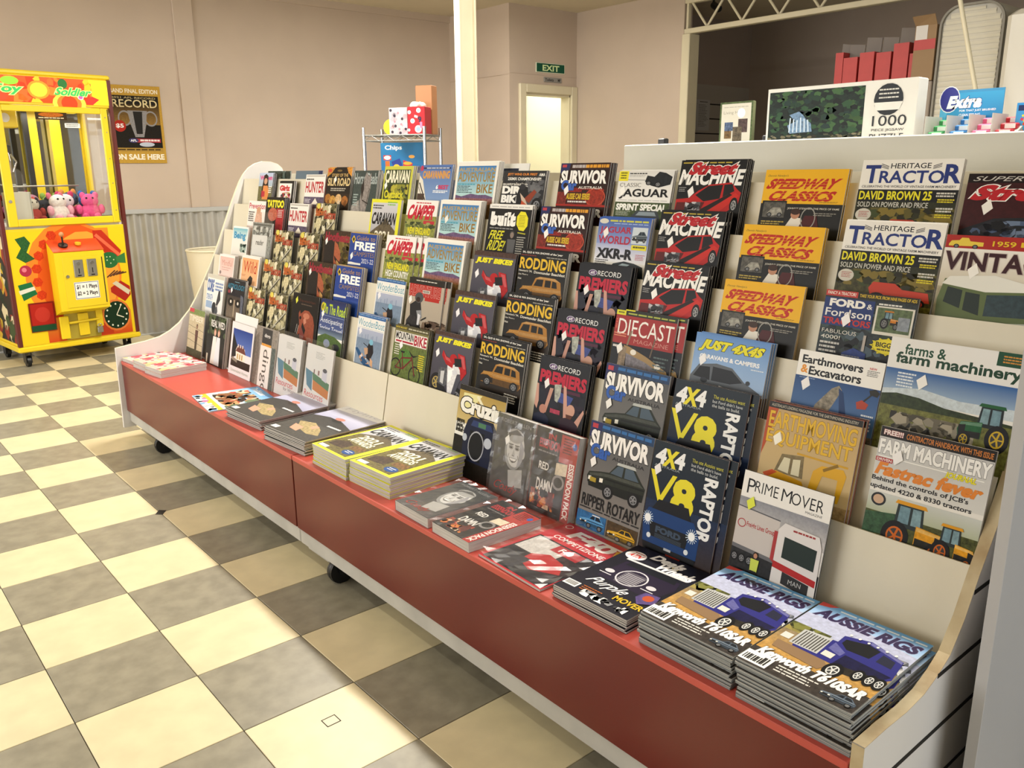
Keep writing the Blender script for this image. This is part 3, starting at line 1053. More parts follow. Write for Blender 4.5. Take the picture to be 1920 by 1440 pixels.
@design('rodding', .214, .303, .0055, 'black hot rod magazine with gold vintage sedan', 'page', None, '#1a1614')
def _(A):
    A.r(0, 0, 1, 1, '#121212')
    A.t('SA, QLD & WA SHOWS of the \'year', .04, .022, .88, .06, '#e6e4de', .03)
    A.lines(.02, .075, .34, .09, 1, '#7a2a22', .9, 0)
    A.lines(.56, .085, .97, .1, 1, '#9a968c', .9, 0)
    A.t('RODDING', .01, .115, .97, .285, '#dfb62e', .03)
    A.t('Newton\'s \'34,', .01, .3, .3, .335, '#d8d4ca', .02)
    A.t('Downunder Beachfest', .34, .3, .98, .34, '#e2ded4', .02)
    A.t('Ugo Thorn a', .01, .36, .22, .39, '#d8d4ca', .02)
    A.t('Hot Rod', .01, .42, .18, .45, '#d8d4ca', .02)
    A.g(.1, .38, 1, .8, '#151412', '#2a2018')
    A.car(.06, .37, .98, .74, '#a8742c', '#14110c', '#1c1610', old=True)
    A.lines(.14, .54, .36, .58, 3, '#d8a85a', .4, .1)
    A.lines(.66, .78, .95, .92, 4, '#cfcac0', .5)


@design('afl', .2, .281, .0065, 'black football magazine with players lifting cup', 'black', (.2, .37, '#eeeaea'), '#0e0e12')
def _(A):
    A.r(0, 0, 1, 1, '#12131a')
    A.s(.05, .3, .98, .7, ['#1c1e2c', '#161824', '#22182a'], 30, .14, 5)
    A.e(.28, .12, .085, .042, '#c8c8d8')
    A.e(.28, .12, .075, .034, '#5a3a6a')
    A.t('AFL', .22, .1, .34, .14, '#e8e6ee', .03, .2)
    A.t('RECORD', .38, .085, .82, .155, '#ececec', .0)
    A.t('PREMIERS', .04, .185, .97, .375, '#b81e3a', .05)
    A.r(.4, .4, .88, .44, '#4a1a34')
    A.p([(.38, .46), (.44, .44), (.76, .48), (.7, .6), (.42, .58)], '#3c4a8c', .3)
    A.p([(.36, .36), (.5, .34), (.5, .5), (.46, .6), (.4, .58)], '#a9aca2', .5)
    A.p([(.54, .34), (.6, .36), (.66, .6), (.72, .78), (.62, .8)], '#c89888')
    A.p([(.28, .42), (.35, .42), (.3, .62), (.26, .78), (.2, .76)], '#c09080')
    A.p([(-.0, .4), (.04, .4), (.08, .64), (.06, .76), (.0, .7)], '#c89888')
    A.e(.19, .74, .075, .065, '#b8806e')
    A.e(.74, .66, .085, .085, '#c89a86')
    A.p([(.66, .72), (.8, .72), (.76, .79), (.68, .79)], '#5a3022')
    A.p([(.84, .8), (.98, .6), (1, .64), (.92, .86)], '#c89888')
    A.p([(.56, .8), (.66, .77), (.82, .78), (.92, .84), (.9, 1), (.54, 1)], '#2a1424')
    A.p([(.02, .84), (.12, .8), (.26, .8), (.34, .86), (.34, 1), (.02, 1)], '#1b2038')
    A.r(.34, .7, .54, .76, '#a83a52', .4)


@design('ford', .203, .282, .005, 'old tractor magazine with yellow starburst', 'page', (.28, .29, '#efeef0'), '#20262c')
def _(A):
    A.r(0, 0, 1, 1, '#2a3234', .6)
    A.s(0, .2, 1, 1, ['#3a4a4c', '#1c2022', '#4a5a64', '#2a3a2c', '#141618'], 90, .08, 6)
    A.r(0, 0, .36, .06, '#b83a34')
    A.t('FANCY A TRACTOR?', .02, .012, .34, .045, '#e8e0d4', .02)
    A.r(.36, 0, 1, .06, '#26241a')
    A.t('TAKE YOUR PICK FROM NINE PAGES OF ADS', .38, .014, .98, .046, '#d8b82c', .02)
    A.r(.0, .075, .56, .36, '#23366e')
    A.ring(.28, .22, .0, .0, .1, '#fff')
    A.t('FORD', .06, .085, .46, .165, '#eceae6', .05)
    A.t('&', .48, .11, .54, .16, '#eceae6', .01)
    A.t('Fordson', .03, .185, .54, .265, '#e6e4e2', .01)
    A.t('TRACTORS', .02, .28, .55, .345, '#b8302c', .03)
    A.lines(.6, .085, .84, .105, 1, '#dcdcd8', .8, 0)
    A.r(.58, .11, .98, .39, '#dad7cc')
    A.r(.6, .125, .96, .36, '#5a6a4a', .5)
    A.tractor(.64, .15, .84, .33, '#c87a1c', hub='#888')
    A.r(.83, .2, .95, .33, '#8a929c', .3)
    A.t('FABULOUS', .03, .4, .42, .44, '#d6d4cc', .0)
    A.t('4000!', .03, .46, .25, .5, '#d6d4cc', .01)
    A.lines(.03, .53, .26, .7, 4, '#c8c6c0', .5)
    A.p([(.26, .9), (.3, .62), (.42, .56), (.56, .6), (.58, .95)], '#243a7c', .3)
    A.lines(.3, .64, .5, .78, 6, '#8c9098', .5, 0)
    A.l(.52, .42, .52, .58, .03, '#b0a8a0')
    A.wheel(.8, .78, .16, .17, '#15161a', '#2a3a68')
    A.wheel(.26, .88, .1, .1, '#15161a', '#2a3a68')
    for i in range(12):
        t = i * PI / 6
        A.p([(.77 + .15 * math.cos(t - .18), .5 + .07 * math.sin(t - .18)), (.77 + .19 * math.cos(t), .5 + .09 * math.sin(t)), (.77 + .15 * math.cos(t + .18), .5 + .07 * math.sin(t + .18))], '#e4d42c')
        A.k -= 1
    A.e(.77, .5, .16, .075, '#e4d42c')
    A.t('BIGGER', .65, .46, .9, .51, '#2a2410', .03)
    A.lines(.67, .525, .87, .545, 1, '#5a5018', .8, 0)


@design('mindful', .195, .263, .0065, 'pale pink mindfulness magazine', 'page', None, '#d8c4bc')
def _(A):
    A.r(0, 0, 1, 1, '#ece6e2')
    A.g(.06, .06, .96, .6, '#dcb8ae', '#e8cfc8')
    A.t('Mindful', .2, .14, .86, .3, '#c88a80', .0)
    A.lines(.2, .34, .8, .46, 2, '#cf9f96', .4)
    A.g(.06, .6, .96, 1, '#e8d8d4', '#c8a8a4')
    A.e(.14, .5, .06, .05, '#8a7a76')


@design('wild', .205, .275, .0055, 'pale orange outdoors magazine with red serif masthead', 'page', None, '#ddd0c4')
def _(A):
    A.r(0, 0, 1, 1, '#ebe4dc')
    A.g(.04, .06, .95, .75, '#e4a470', '#e8b88a')
    A.t('Wild', .14, .13, .86, .44, '#b8301e', .0)
    A.lines(.06, .5, .3, .56, 2, '#b86a4a', .4)
    A.p([(.42, .62), (.56, .5), (.7, .56), (.68, .7), (.6, .78), (.46, .72)], '#2a2420')
    A.p([(.2, .72), (.4, .66), (.56, .8), (.9, .78), (.9, .98), (.1, .98)], '#cfa88a', .4)


@design('woodenboat', .193, .278, .005, 'boating magazine with pale sea cover and kitesurfer', 'page', (.14, .3, '#e6e6ea'), '#e4e2da')
def _(A):
    A.r(0, 0, 1, 1, '#e6e6e2')
    A.r(0, 0, 1, .055, '#2f5f9c')
    A.lines(.05, .018, .95, .03, 1, '#8aaed0', .9, 0)
    A.t('WoodenBoat', .02, .085, .98, .21, '#3f94b0', -.004)
    A.l(.04, .235, .96, .24, .006, '#8a9aa4')
    A.g(.03, .255, .97, .42, '#aab0c8', '#9aa8bc')
    A.g(.03, .42, .97, .98, '#7488a0', '#8c9cb0', .15)
    for i, u in enumerate((.2, .34, .42, .55, .6, .74)):
        A.r(u, .36 - .015 * (i % 3), u + .03, .42, '#8894b0')
        A.k -= 1
    A.p([(.44, .58), (.5, .48), (.66, .5), (.7, .62), (.6, .78), (.46, .74)], '#1c1a20')
    A.e(.58, .455, .07, .05, '#7ab4cc')
    A.p([(.34, .58), (.48, .56), (.5, .66), (.4, .7)], '#c09a7a')
    A.p([(.6, .72), (.7, .76), (.72, .88), (.62, .84)], '#d0a480')
    A.l(.3, .5, .46, .54, .02, '#1a1a1c')
    A.p([(.02, .62), (.1, .6), (.5, .8), (.8, .94), (.7, .97), (.3, .84)], '#23507c')
    A.s(.2, .68, .6, .84, ['#d0a480', '#8a6a54', '#e0e0e4'], 10, .04, 4)


@design('advrider', .216, .303, .005, 'tan riding magazine with red masthead', 'page', (.1, .36, '#f0eeea'), '#b8b0a4')
def _(A):
    A.g(0, 0, 1, 1, '#b5a99a', '#a49884')
    A.r(0, 0, 1, .1, '#23201a', .4)
    A.lines(.2, .035, .78, .05, 1, '#d8d4ca', .9, 0)
    A.r(.03, .1, .92, .3, '#b0291f')
    A.t('ADVENTURE', .04, .12, .9, .28, '#b0291f', .02, o='#d8b8b0', ow=.02)
    A.r(.42, .18, .62, .23, '#cfc8be')
    A.t('RIDER', .44, .188, .6, .222, '#333', .02)
    A.r(.5, .3, .9, .345, '#b0291f')
    A.p([(.1, .44), (.26, .36), (.4, .38), (.46, .56), (.4, .68), (.14, .66)], '#1f2022')
    A.e(.34, .31, .12, .085, '#4a4a4c')
    A.e(.32, .34, .06, .04, '#2a1c16')
    A.p([(.3, .52), (.44, .5), (.48, .62), (.38, .66)], '#8a8c90')
    A.p([(.04, .7), (.14, .6), (.3, .62), (.46, .74), (.4, .9), (.06, .92)], '#2c2a2c', .5)
    A.wheel(.12, .82, .1, .09)
    A.wheel(.42, .84, .09, .08)
    A.p([(.36, .56), (.44, .58), (.42, .74), (.36, .74)], '#d8d8dc')
    A.l(.46, .66, .6, .6, .03, '#1a1a1a')
    A.s(.5, .64, 1, .95, ['#5a4638', '#6a5646', '#463628', '#7a6652'], 50, .08, 3)


@design('diecast', .206, .305, .006, 'red diecast model magazine with white block masthead', 'page', (.14, .4, '#efede8'), '#20202a')
def _(A):
    A.r(0, 0, 1, 1, '#14161e', .2)
    A.r(0, 0, .16, .05, '#dcd62c')
    A.lines(.03, .015, .13, .035, 1, '#5a5a1c', .8, 0)
    A.r(.16, .005, 1, .05, '#232616')
    A.lines(.2, .018, .96, .035, 1, '#a8b04a', .9, 0)
    A.r(0, .05, 1, .35, '#9c2a2a')
    A.t('THE', .015, .08, .04, .2, '#d86a4a', .02, rot=True)
    A.t('DIECAST', .06, .085, .97, .255, '#eeece6', .0)
    A.r(.01, .24, .22, .25, '#d88a6a')
    A.r(.01, .265, .22, .275, '#d88a6a')
    A.t('MAGAZINE', .36, .28, .92, .325, '#c88a80', -.004)
    A.lines(.02, .37, .18, .4, 1, '#d8d4d0', .8, 0)
    A.p([(.2, .36), (.3, .37), (.6, .44), (.95, .55), (.98, .6), (.6, .56), (.26, .44)], '#a08458')
    A.p([(.26, .44), (.6, .5), (.94, .6), (.92, .8), (.3, .72)], '#7f7a80', .4)
    A.r(.14, .38, .26, .72, '#8c7a64', .5)
    A.l(.66, .44, .7, .24, .02, '#6a5a4a')
    A.l(.26, .36, .3, .2, .03, '#8a7460')
    A.e(.38, .42, .05, .03, '#e8e2d4')
    A.e(.8, .52, .05, .03, '#e8e2d4')
    A.lines(.72, .42, .96, .58, 4, '#5a6a6a', .4)


@design('just4x4', .208, .282, .0055, 'light blue four-wheel-drive magazine with grey ute', 'page', (.14, .3, '#eeeef0'), '#6a88b4')
def _(A):
    A.g(0, 0, 1, .6, '#5f8cc8', '#a8c4e4')
    A.t('JUST 4X4S', .05, .065, .95, .205, '#e4dc26', .06, .08, o='#2a2c1c', ow=.04)
    A.t('CARAVANS & CAMPERS', .09, .235, .9, .285, '#eef0f4', .04)
    A.lines(.8, .31, .96, .325, 1, '#d8e0ea', .7, 0)
    A.r(0, .6, 1, 1, '#6a5a44', .5)
    A.p([(0, .5), (.1, .36), (.34, .32), (.56, .34), (.74, .47), (.96, .56), (.98, .78), (.4, .82), (0, .72)], '#5d646c')
    A.p([(.04, .5), (.12, .38), (.26, .37), (.28, .52)], '#15181c')
    A.p([(.3, .52), (.3, .36), (.56, .37), (.72, .48), (.56, .52)], '#1c2026')
    A.e(.2, .53, .05, .03, '#2a2e34')
    A.e(.79, .47, .03, .025, '#3a3e44')
    A.p([(.52, .6), (.92, .58), (.92, .7), (.54, .72)], '#23272c')
    for i in range(3):
        A.l(.54, .63 + .03 * i, .9, .61 + .03 * i, .012, '#8a9096')
    A.p([(.42, .56), (.54, .58), (.54, .62), (.42, .6)], '#dcdedc')
    A.wheel(.34, .78, .1, .1)
    A.lines(.45, .8, .95, .84, 1, '#2a2420', .9, 0)


@design('earthmov', .193, .283, .005, 'white-topped magazine with digger arm on blue', 'page', (.14, .32, '#e9e8ea'), '#3a5070')
def _(A):
    A.r(0, 0, 1, .27, '#edece8')
    A.g(0, .25, 1, .75, '#23467c', '#5a80b0')
    A.t('Earthmovers', .05, .045, .77, .125, '#1b1c1e', .03)
    A.t('&', .05, .14, .14, .22, '#e0922c', .03)
    A.t('Excavators', .15, .145, .77, .23, '#1b1c1e', .03)
    A.t('NEW', .84, .06, .92, .08, '#c0303a', .02)
    A.lines(.82, .09, .96, .15, 4, '#555', .4)
    A.lines(.05, .262, .24, .27, 1, '#8aa0c0', .9, 0)
    A.p([(.26, .62), (.3, .5), (.46, .32), (.54, .28), (.58, .32), (.5, .48), (.4, .66)], '#8c8474', .6)
    A.p([(.54, .3), (.6, .34), (.7, .62), (.62, .66)], '#1f3a68')
    A.p([(.76, .4), (.82, .37), (.9, .4), (.88, .45), (.78, .46)], '#a8402a')
    A.l(.84, .38, .92, .3, .02, '#2a2a2a')
    A.p([(.88, .27), (.95, .25), (1, .28), (.98, .32), (.9, .31)], '#26241c')
    A.lines(.84, .5, .98, .66, 5, '#dfe6ee', .5)
    A.r(0, .7, 1, 1, '#7a705a', .6)


@design('farms', .25, .335, .006, 'large white-topped farming magazine with green tractor', 'page', (.3, .31, '#f0f0ee'))
def _(A):
    A.r(0, 0, 1, .235, '#e6e6e4')
    A.t('farms &', .12, .04, .44, .12, '#1f4a34', .02)
    A.t('farm machinery', .06, .105, .99, .215, '#1c3f2c', .03)
    A.r(.8, .0, 1, .1, '#1c4a34')
    A.lines(.84, .025, .98, .085, 3, '#c88a3a', .5, .1)
    A.g(0, .235, 1, .47, '#2c5c9c', '#a9c0d4')
    A.p([(0, .4), (.3, .36), (.6, .4), (1, .39), (1, .47), (0, .47)], '#c4d0d8', .2)
    A.lines(.1, .26, .25, .38, 5, '#dce4ec', .5)
    A.p([(0, .44), (.12, .42), (.3, .43), (.5, .47), (1, .5), (1, .54), (0, .54)], '#2e3a20', .6)
    A.r(0, .52, 1, 1, '#6a6c34', .6)
    A.s(.1, .56, .75, .72, ['#8c8674', '#6a6454', '#a49c88', '#4a4638', '#2c2a24'], 50, .06, 3)
    A.tractor(.62, .38, 1.0, .72, '#1f5a34', hub='#c8a82c', flip=True)


@design('more', .22, .293, .005, 'white magazine with blue lettering and black silhouettes', 'page', None, '#d8d8d4')
def _(A):
    A.r(0, 0, 1, 1, '#e8e7e4')
    A.r(.02, 0, .98, .06, '#c9c6b8')
    A.t('CORE', .03, .08, .42, .3, '#2f5a9c', .05)
    A.lines(.5, .12, .95, .28, 3, '#6a86b4', .6, .05)
    A.t('STRENGTH', .03, .34, .4, .44, '#7a98c0', .03)
    A.r(.03, .46, .4, .58, '#9ab0cc')
    A.p([(.72, .26), (.82, .24), (.86, .4), (.7, .52), (.62, .5)], '#3a3c40')
    A.e(.52, .56, .12, .1, '#2c3034')
    A.p([(.5, .66), (.7, .5), (.76, .6), (.66, .8), (.5, .8)], '#4a4e54')
    A.r(0, .8, 1, 1, '#b8bcc0', .3)


@design('astro', .212, .294, .005, 'dark astrology magazine with shadowed eyes', 'page', (.26, .24, '#eeeef0'), '#c0bcb8')
def _(A):
    A.r(0, 0, 1, 1, '#1a1c24', .3)
    A.lines(.4, .045, .66, .06, 1, '#7aa8b8', .9, 0)
    A.t('ASTROLOGY', .02, .1, .97, .21, '#2f7c98', .02)
    A.g(.05, .36, .8, .95, '#3a3430', '#8a7a68', .3)
    A.e(.26, .5, .16, .09, '#14120f')
    A.e(.68, .5, .15, .09, '#14120f')
    A.e(.27, .49, .05, .035, '#d8d0c4')
    A.e(.67, .5, .05, .035, '#d8d0c4')
    A.r(.44, .44, .5, .8, '#a8967e')
    A.p([(.78, .3), (.95, .34), (.95, .7), (.84, .7)], '#5a6070', .5)
    A.e(.12, .28, .07, .04, '#8a3a44')


@design('horsebrown', .235, .298, .005, 'black horse magazine with glossy chestnut horse head', 'black', (.16, .14, '#d8dc3a'), '#0e0b0a')
def _(A):
    A.r(0, 0, 1, 1, '#110d0b')
    A.t('Equestrian', .26, .1, .86, .17, '#4a2418', .01)
    A.lines(.34, .19, .74, .22, 1, '#5a4a40', .7, 0)
    A.p([(.28, .4), (.32, .33), (.36, .4), (.5, .31), (.66, .31), (.82, .4), (.9, .56), (.92, .95), (.5, .98), (.6, .7), (.46, .56), (.4, .78), (.3, .84), (.34, .6)], '#8e4630', .3)
    A.e(.58, .42, .12, .06, '#b87258')
    A.p([(.48, .5), (.56, .44), (.6, .55), (.52, .6)], '#c08068')
    A.e(.36, .48, .04, .035, '#0c0806')
    A.p([(.36, .7), (.44, .66), (.6, .84), (.56, .9), (.4, .9)], '#7a3a34')
    A.l(.22, .8, .26, .62, .01, '#c8c4c0')
    A.l(.28, .82, .32, .64, .01, '#c8c4c0')


@design('ontheroad', .2, .298, .005, 'navy motoring magazine with lime masthead', 'dark', (.12, .25, '#f0f0f0'), '#1c1416')
def _(A):
    A.g(0, 0, 1, .5, '#1e2858', '#4a5a8c')
    A.e(.1, .13, .08, .08, '#c8b82c')
    A.e(.1, .13, .04, .04, '#4a4414')
    A.t('On The Road', .1, .06, 1.0, .24, '#b4cc2c', .02)
    A.l(.1, .27, 1, .27, .01, '#8c9cc0')
    A.t('Anticipating', .04, .31, .94, .42, '#dfe4ec', .0)
    A.t('Spring Travel', .04, .44, .96, .55, '#dfe4ec', .0)
    A.g(0, .5, 1, .62, '#3a4868', '#7a8c9c')
    A.p([(0, .66), (.3, .58), (.7, .6), (1, .68), (1, 1), (0, 1)], '#4c6434', .3)
    A.e(.4, .74, .13, .07, '#8a94ac')
    A.e(.78, .77, .15, .06, '#24282c')


@design('mtb', .21, .268, .005, 'mountain bike magazine with maroon bicycle on green', 'dark', (.24, .33, '#eeeef0'), '#5a5a3a')
def _(A):
    A.g(0, 0, 1, .4, '#7a7448', '#6a6a44')
    A.r(0, 0, 1, .065, '#4a4428')
    A.t('SAVE MONEY', .02, .015, .36, .05, '#c8b43a', .02)
    A.lines(.4, .02, .96, .05, 1, '#b8b49c', .8, 0)
    A.r(0, .32, 1, 1, '#5f6e36', .5)
    A.e(.4, .5, .2, .12, '#4f7a34', .3)
    A.r(.03, .1, .97, .3, '#e9e6e0')
    A.t('MOUNTAIN', .05, .105, .58, .235, '#1a1a1c', .03)
    A.t('BIKE', .6, .115, .96, .285, '#a82038', .03)
    A.r(.06, .25, .58, .28, '#a82038')
    A.lines(.05, .33, .22, .52, 5, '#e4e0d8', .4)
    A.lines(.78, .42, .95, .7, 8, '#d8c82c', .5, .1)
    for u, v in ((.14, .72), (.72, .78)):
        A.ring(u, v, .17, .16, .16, '#17181a')
        A.ring(u, v, .03, .03, .5, '#333')
    for a, b, c, d, w in ((.14, .72, .36, .72, .025), (.36, .72, .6, .52, .03), (.36, .72, .3, .44, .025), (.3, .54, .6, .5, .03), (.58, .46, .72, .78, .025), (.14, .72, .3, .54, .02)):
        A.l(a, b, c, d, w, '#6e1a24')
    A.p([(.24, .42), (.38, .42), (.36, .45), (.27, .45)], '#1a1a1c')
    A.p([(.48, .38), (.62, .46), (.78, .44), (.64, .49), (.56, .46)], '#1a1a1c')


@design('v8', .212, .29, .005, 'navy four-wheel-drive magazine with huge yellow lettering', 'brown', (.1, .235, '#eceaec'), '#3a1c14')
def _(A):
    A.g(0, 0, 1, .5, '#13202a', '#0f1c30')
    A.g(0, .5, 1, 1, '#152a4a', '#3a2a1c', .2)
    A.t('4', .03, .05, .2, .19, '#eef0f0', .04, .1)
    A.t('X', .14, .05, .36, .2, '#e4d82c', .05, .1)
    A.t('4', .3, .05, .46, .19, '#eef0f0', .04, .1)
    A.t('AUSTRALIA', .04, .195, .4, .215, '#9aa4a8', .0)
    A.t('The ute Aussies want', .54, .065, .95, .095, '#c8c43a', .0)
    A.t('but Ford didn\'t have', .54, .105, .93, .13, '#d0d4d4', .0)
    A.t('the balls to build.', .54, .14, .9, .165, '#d0d4d4', .0)
    A.t('V', .0, .25, .38, .53, '#e4d82c', .0)
    A.t('8', .34, .25, .66, .57, '#e4d82c', .05)
    A.t('RAPTOR', .74, .18, .92, .7, '#eceeee', .04, rot=True)
    A.p([(.1, .58), (.18, .48), (.6, .47), (.66, .57)], '#0c1018')
    A.p([(0, .66), (.06, .57), (.7, .57), (.8, .68), (.8, .86), (.04, .86)], '#163c74')
    A.p([(.1, .68), (.66, .68), (.64, .8), (.14, .8)], '#0e1218')
    A.t('FORD', .2, .7, .56, .755, '#3c4c60', .06)
    for i in range(4):
        A.r(.2, .765 + i * .009, .58, .769 + i * .009, '#42505e')
    for u, v in ((.07, .66), (.7, .68)):
        for i in range(8):
            t = i * PI / 8
            A.l(u - .08 * math.cos(t), v - .06 * math.sin(t), u + .08 * math.cos(t), v + .06 * math.sin(t), .008, '#cfe0ee')
        A.e(u, v, .045, .035, '#f4f8fa')
    A.e(.12, .8, .03, .022, '#dfe6ea')
    A.e(.66, .82, .03, .022, '#dfe6ea')
    A.p([(.04, .86), (.8, .86), (.76, .98), (.1, .98)], '#0c0e12')
    A.r(.36, .855, .46, .875, '#b8bcc0')
    A.r(.4, .9, .6, .915, '#8a2a1c')
    A.r(.66, .94, 1, 1, '#9a6a3a', .6)


@design('eqm', .216, .3, .0055, 'golden earthmoving magazine with yellow excavator', 'page', (.16, .26, '#f2eee0'), '#a84a24')
def _(A):
    A.g(0, 0, 1, 1, '#b89a68', '#d8c08c')
    A.p([(0, .02), (.12, .03), (.04, .3), (0, .4)], '#b04a22')
    A.r(0, 0, 1, .045, '#1c1a18')
    A.t('AUSTRALIA\'S LEADING MAGAZINE FOR THE EARTHMOVING INDUSTRY', .03, .012, .96, .034, '#c9c2b0', .0)
    A.t('EARTHMOVING', .03, .065, .97, .185, '#dcb02a', .02, o='#6a4c10', ow=.015)
    A.t('EQUIPMENT', .03, .195, .95, .315, '#dcb02a', .02, o='#6a4c10', ow=.015)
    A.l(.4, .33, .94, .34, .02, '#c89a24')
    A.p([(.18, .5), (.24, .36), (.48, .34), (.5, .5)], '#7c6c48', .3)
    A.p([(.22, .48), (.27, .38), (.34, .38), (.34, .49)], '#d8d0b0')
    A.p([(.37, .49), (.37, .38), (.45, .37), (.46, .49)], '#d8d0b0')
    A.p([(.08, .54), (.2, .49), (.5, .52), (.58, .62), (.1, .62)], '#d8a018')
    A.p([(.06, .53), (.16, .49), (.22, .5), (.1, .56)], '#c8501c')
    A.p([(.56, .62), (.6, .42), (.68, .37), (.9, .36), (.94, .4), (.9, .6), (.86, .6), (.86, .44), (.7, .44), (.64, .62)], '#d8a41c')
    A.l(.7, .4, .84, .34, .03, '#8a6a18')
    A.r(0, .62, 1, 1, '#a88c5c', .4)


@design('fmj', .213, .3, .005, 'pale farm machinery magazine with orange headline', 'page', (.2, .23, '#efeeee'))
def _(A):
    A.g(0, 0, 1, .5, '#b8b8ba', '#d4d4d0')
    A.r(0, 0, 1, .085, '#1a1714')
    A.t('FREE!!!', .03, .022, .21, .065, '#e8dcd8', .04, o='#b03038', ow=.03)
    A.t('CONTRACTOR HANDBOOK WITH THIS ISSUE', .24, .022, .98, .068, '#c87a34', .02)
    A.t('FARM MACHINERY', .01, .1, .99, .225, '#f0f0ee', .04, o='#4a4c50', ow=.02)
    A.l(.02, .245, .95, .25, .01, '#f4f4f0')
    A.r(.0, .255, .16, .29, '#a83038')
    A.t('DRIVEN', .01, .262, .15, .284, '#eee4e0', .02)
    A.t('JOURNAL', .62, .24, .9, .3, '#e6dc2c', .04, .06, o='#55521c', ow=.02)
    A.t('Fastrac fever', .01, .29, .98, .4, '#dc8430', .05, .04)
    A.t('Behind the controls of JCB\'s', .0, .41, .86, .46, '#26262a', .02)
    A.t('updated 4220 & 8330 tractors', .0, .475, .9, .525, '#26262a', .02)
    A.g(0, .54, 1, .7, '#c8ccc8', '#b0b89c')
    A.r(0, .7, 1, 1, '#4a4e26', .7)
    A.p([(0, .72), (.3, .68), (.3, .86), (0, .9)], '#35553a', .5)
    A.e(.1, .6, .07, .055, '#23262a')
    A.e(.1, .6, .05, .038, '#c8a88c')
    A.tractor(.16, .56, .74, .985, '#d8981c', '#2a3436', '#c8641c')
    A.tractor(.62, .64, 1.0, .97, '#d8981c', '#2a3436', '#c8641c')
    A.lines(.0, .95, .14, .97, 1, '#d8d4c8', .8, 0)


@design('sunmag', .21, .243, .005, 'sepia magazine with lone figure by wire fence', 'page', None, '#8a98a8')
def _(A):
    A.r(0, 0, 1, .12, '#7a8a54', .3)
    A.r(0, 0, .3, .08, '#c04450')
    A.r(0, .12, 1, 1, '#c0b494', .2)
    A.t('TIMBER', .04, .14, .94, .26, '#e8e2d0', .0)
    for v in (.4, .55, .7):
        A.l(0, v - .04, 1, v + .03, .012, '#6a6250')
    A.person(.58, .36, .05, '#5a3c34', '#4a4030', '#8a6a54')
    A.r(0, .84, 1, 1, '#4a4a34', .7)


@design('wed', .222, .244, .0075, 'dark bridal magazine with two brides in white', 'page', None, '#c8c4c8')
def _(A):
    A.r(0, 0, 1, 1, '#1c201c', .5)
    A.s(0, 0, 1, .4, ['#3a4630', '#22281e', '#4c5a3c'], 40, .1, 3)
    A.t('REAL WED', .18, .1, .94, .24, '#e6e4de', .02)
    for u, c in ((.45, '#ebe4dc'), (.66, '#dfe4e8')):
        A.p([(u - .09, .42), (u + .09, .42), (u + .14, .98), (u - .16, .98)], c)
        A.e(u, .33, .075, .07, '#8a6048')
        A.e(u, .35, .055, .06, '#d8b09a')
    A.r(.06, .8, .14, .98, '#c8bca8')


@design('house', .25, .244, .006, 'white magazine with dusk photo of lit white house', 'page', None, '#e8e6e4')
def _(A):
    A.r(0, 0, 1, 1, '#e6e3e4')
    A.g(.08, .12, .94, .56, '#24408c', '#5a78c0')
    A.p([(.08, .2), (.3, .42), (.4, .6), (.08, .7)], '#12161a')
    A.p([(.26, .52), (.32, .44), (.66, .46), (.7, .56), (.7, .74), (.3, .7)], '#efe9d8')
    A.p([(.26, .54), (.36, .42), (.62, .44), (.72, .56)], '#6a3a30')
    for u in (.34, .44, .54):
        A.r(u, .4, u + .04, .46, '#e0d4c4')
        A.r(u, .58, u + .05, .68, '#b89a5a')
    A.r(.08, .7, .94, .84, '#2a2018', .5)
    A.p([(.12, .66), (.36, .7), (.36, .76), (.12, .72)], '#8a8474')
    A.t('Queensland Homes', .1, .88, .9, .95, '#a9b0a0', .0)


@design('dingo', .221, .262, .005, 'grey fashion magazine with vertical script lettering', 'page', None, '#8a8278')
def _(A):
    A.r(0, 0, 1, 1, '#8c857c', .4)
    A.p([(0, .2), (.14, .1), (.22, .5), (.12, 1), (0, 1)], '#6f675e', .4)
    A.r(.3, .02, .74, .27, '#3a3a3a')
    A.t('dingo', .4, .1, .66, .18, '#e2e0dc', .02)
    A.r(.3, .27, .74, .31, '#d89a44', .3)
    A.r(.26, .31, .76, 1, '#e4ded8')
    A.t('dingo', .34, .36, .68, 1.1, '#5a5650', .0, rot=True)
    A.r(.78, .3, .95, 1, '#5a6460', .7)


@design('resources', .218, .254, .007, 'shrink-wrapped pale book with drawn desk and red title', 'page', None, '#d8d4d4')
def _(A):
    A.r(0, 0, 1, 1, '#dcdcda')
    A.lines(.36, .1, .7, .22, 5, '#a8aaa8', .4, .4)
    A.p([(.02, .42), (.3, .46), (.34, .78), (.12, .7)], '#4f8098')
    A.p([(.3, .46), (.95, .56), (.95, .7), (.34, .6)], '#4c7a5c')
    A.p([(.34, .58), (.95, .68), (.95, .82), (.36, .74)], '#c07840')
    A.p([(.66, .36), (.84, .38), (.84, .56), (.66, .53)], '#c9cad8')
    A.e(.75, .37, .08, .035, '#4a4c58')
    A.r(.34, .4, .38, .47, '#7a5a5a')
    A.r(.5, .4, .56, .48, '#8a6a6a')
    A.t('Resources', .06, .78, .78, .89, '#c83a44', .0)
    A.t('for Waste', .4, .9, .92, .96, '#6a6a72', .0)


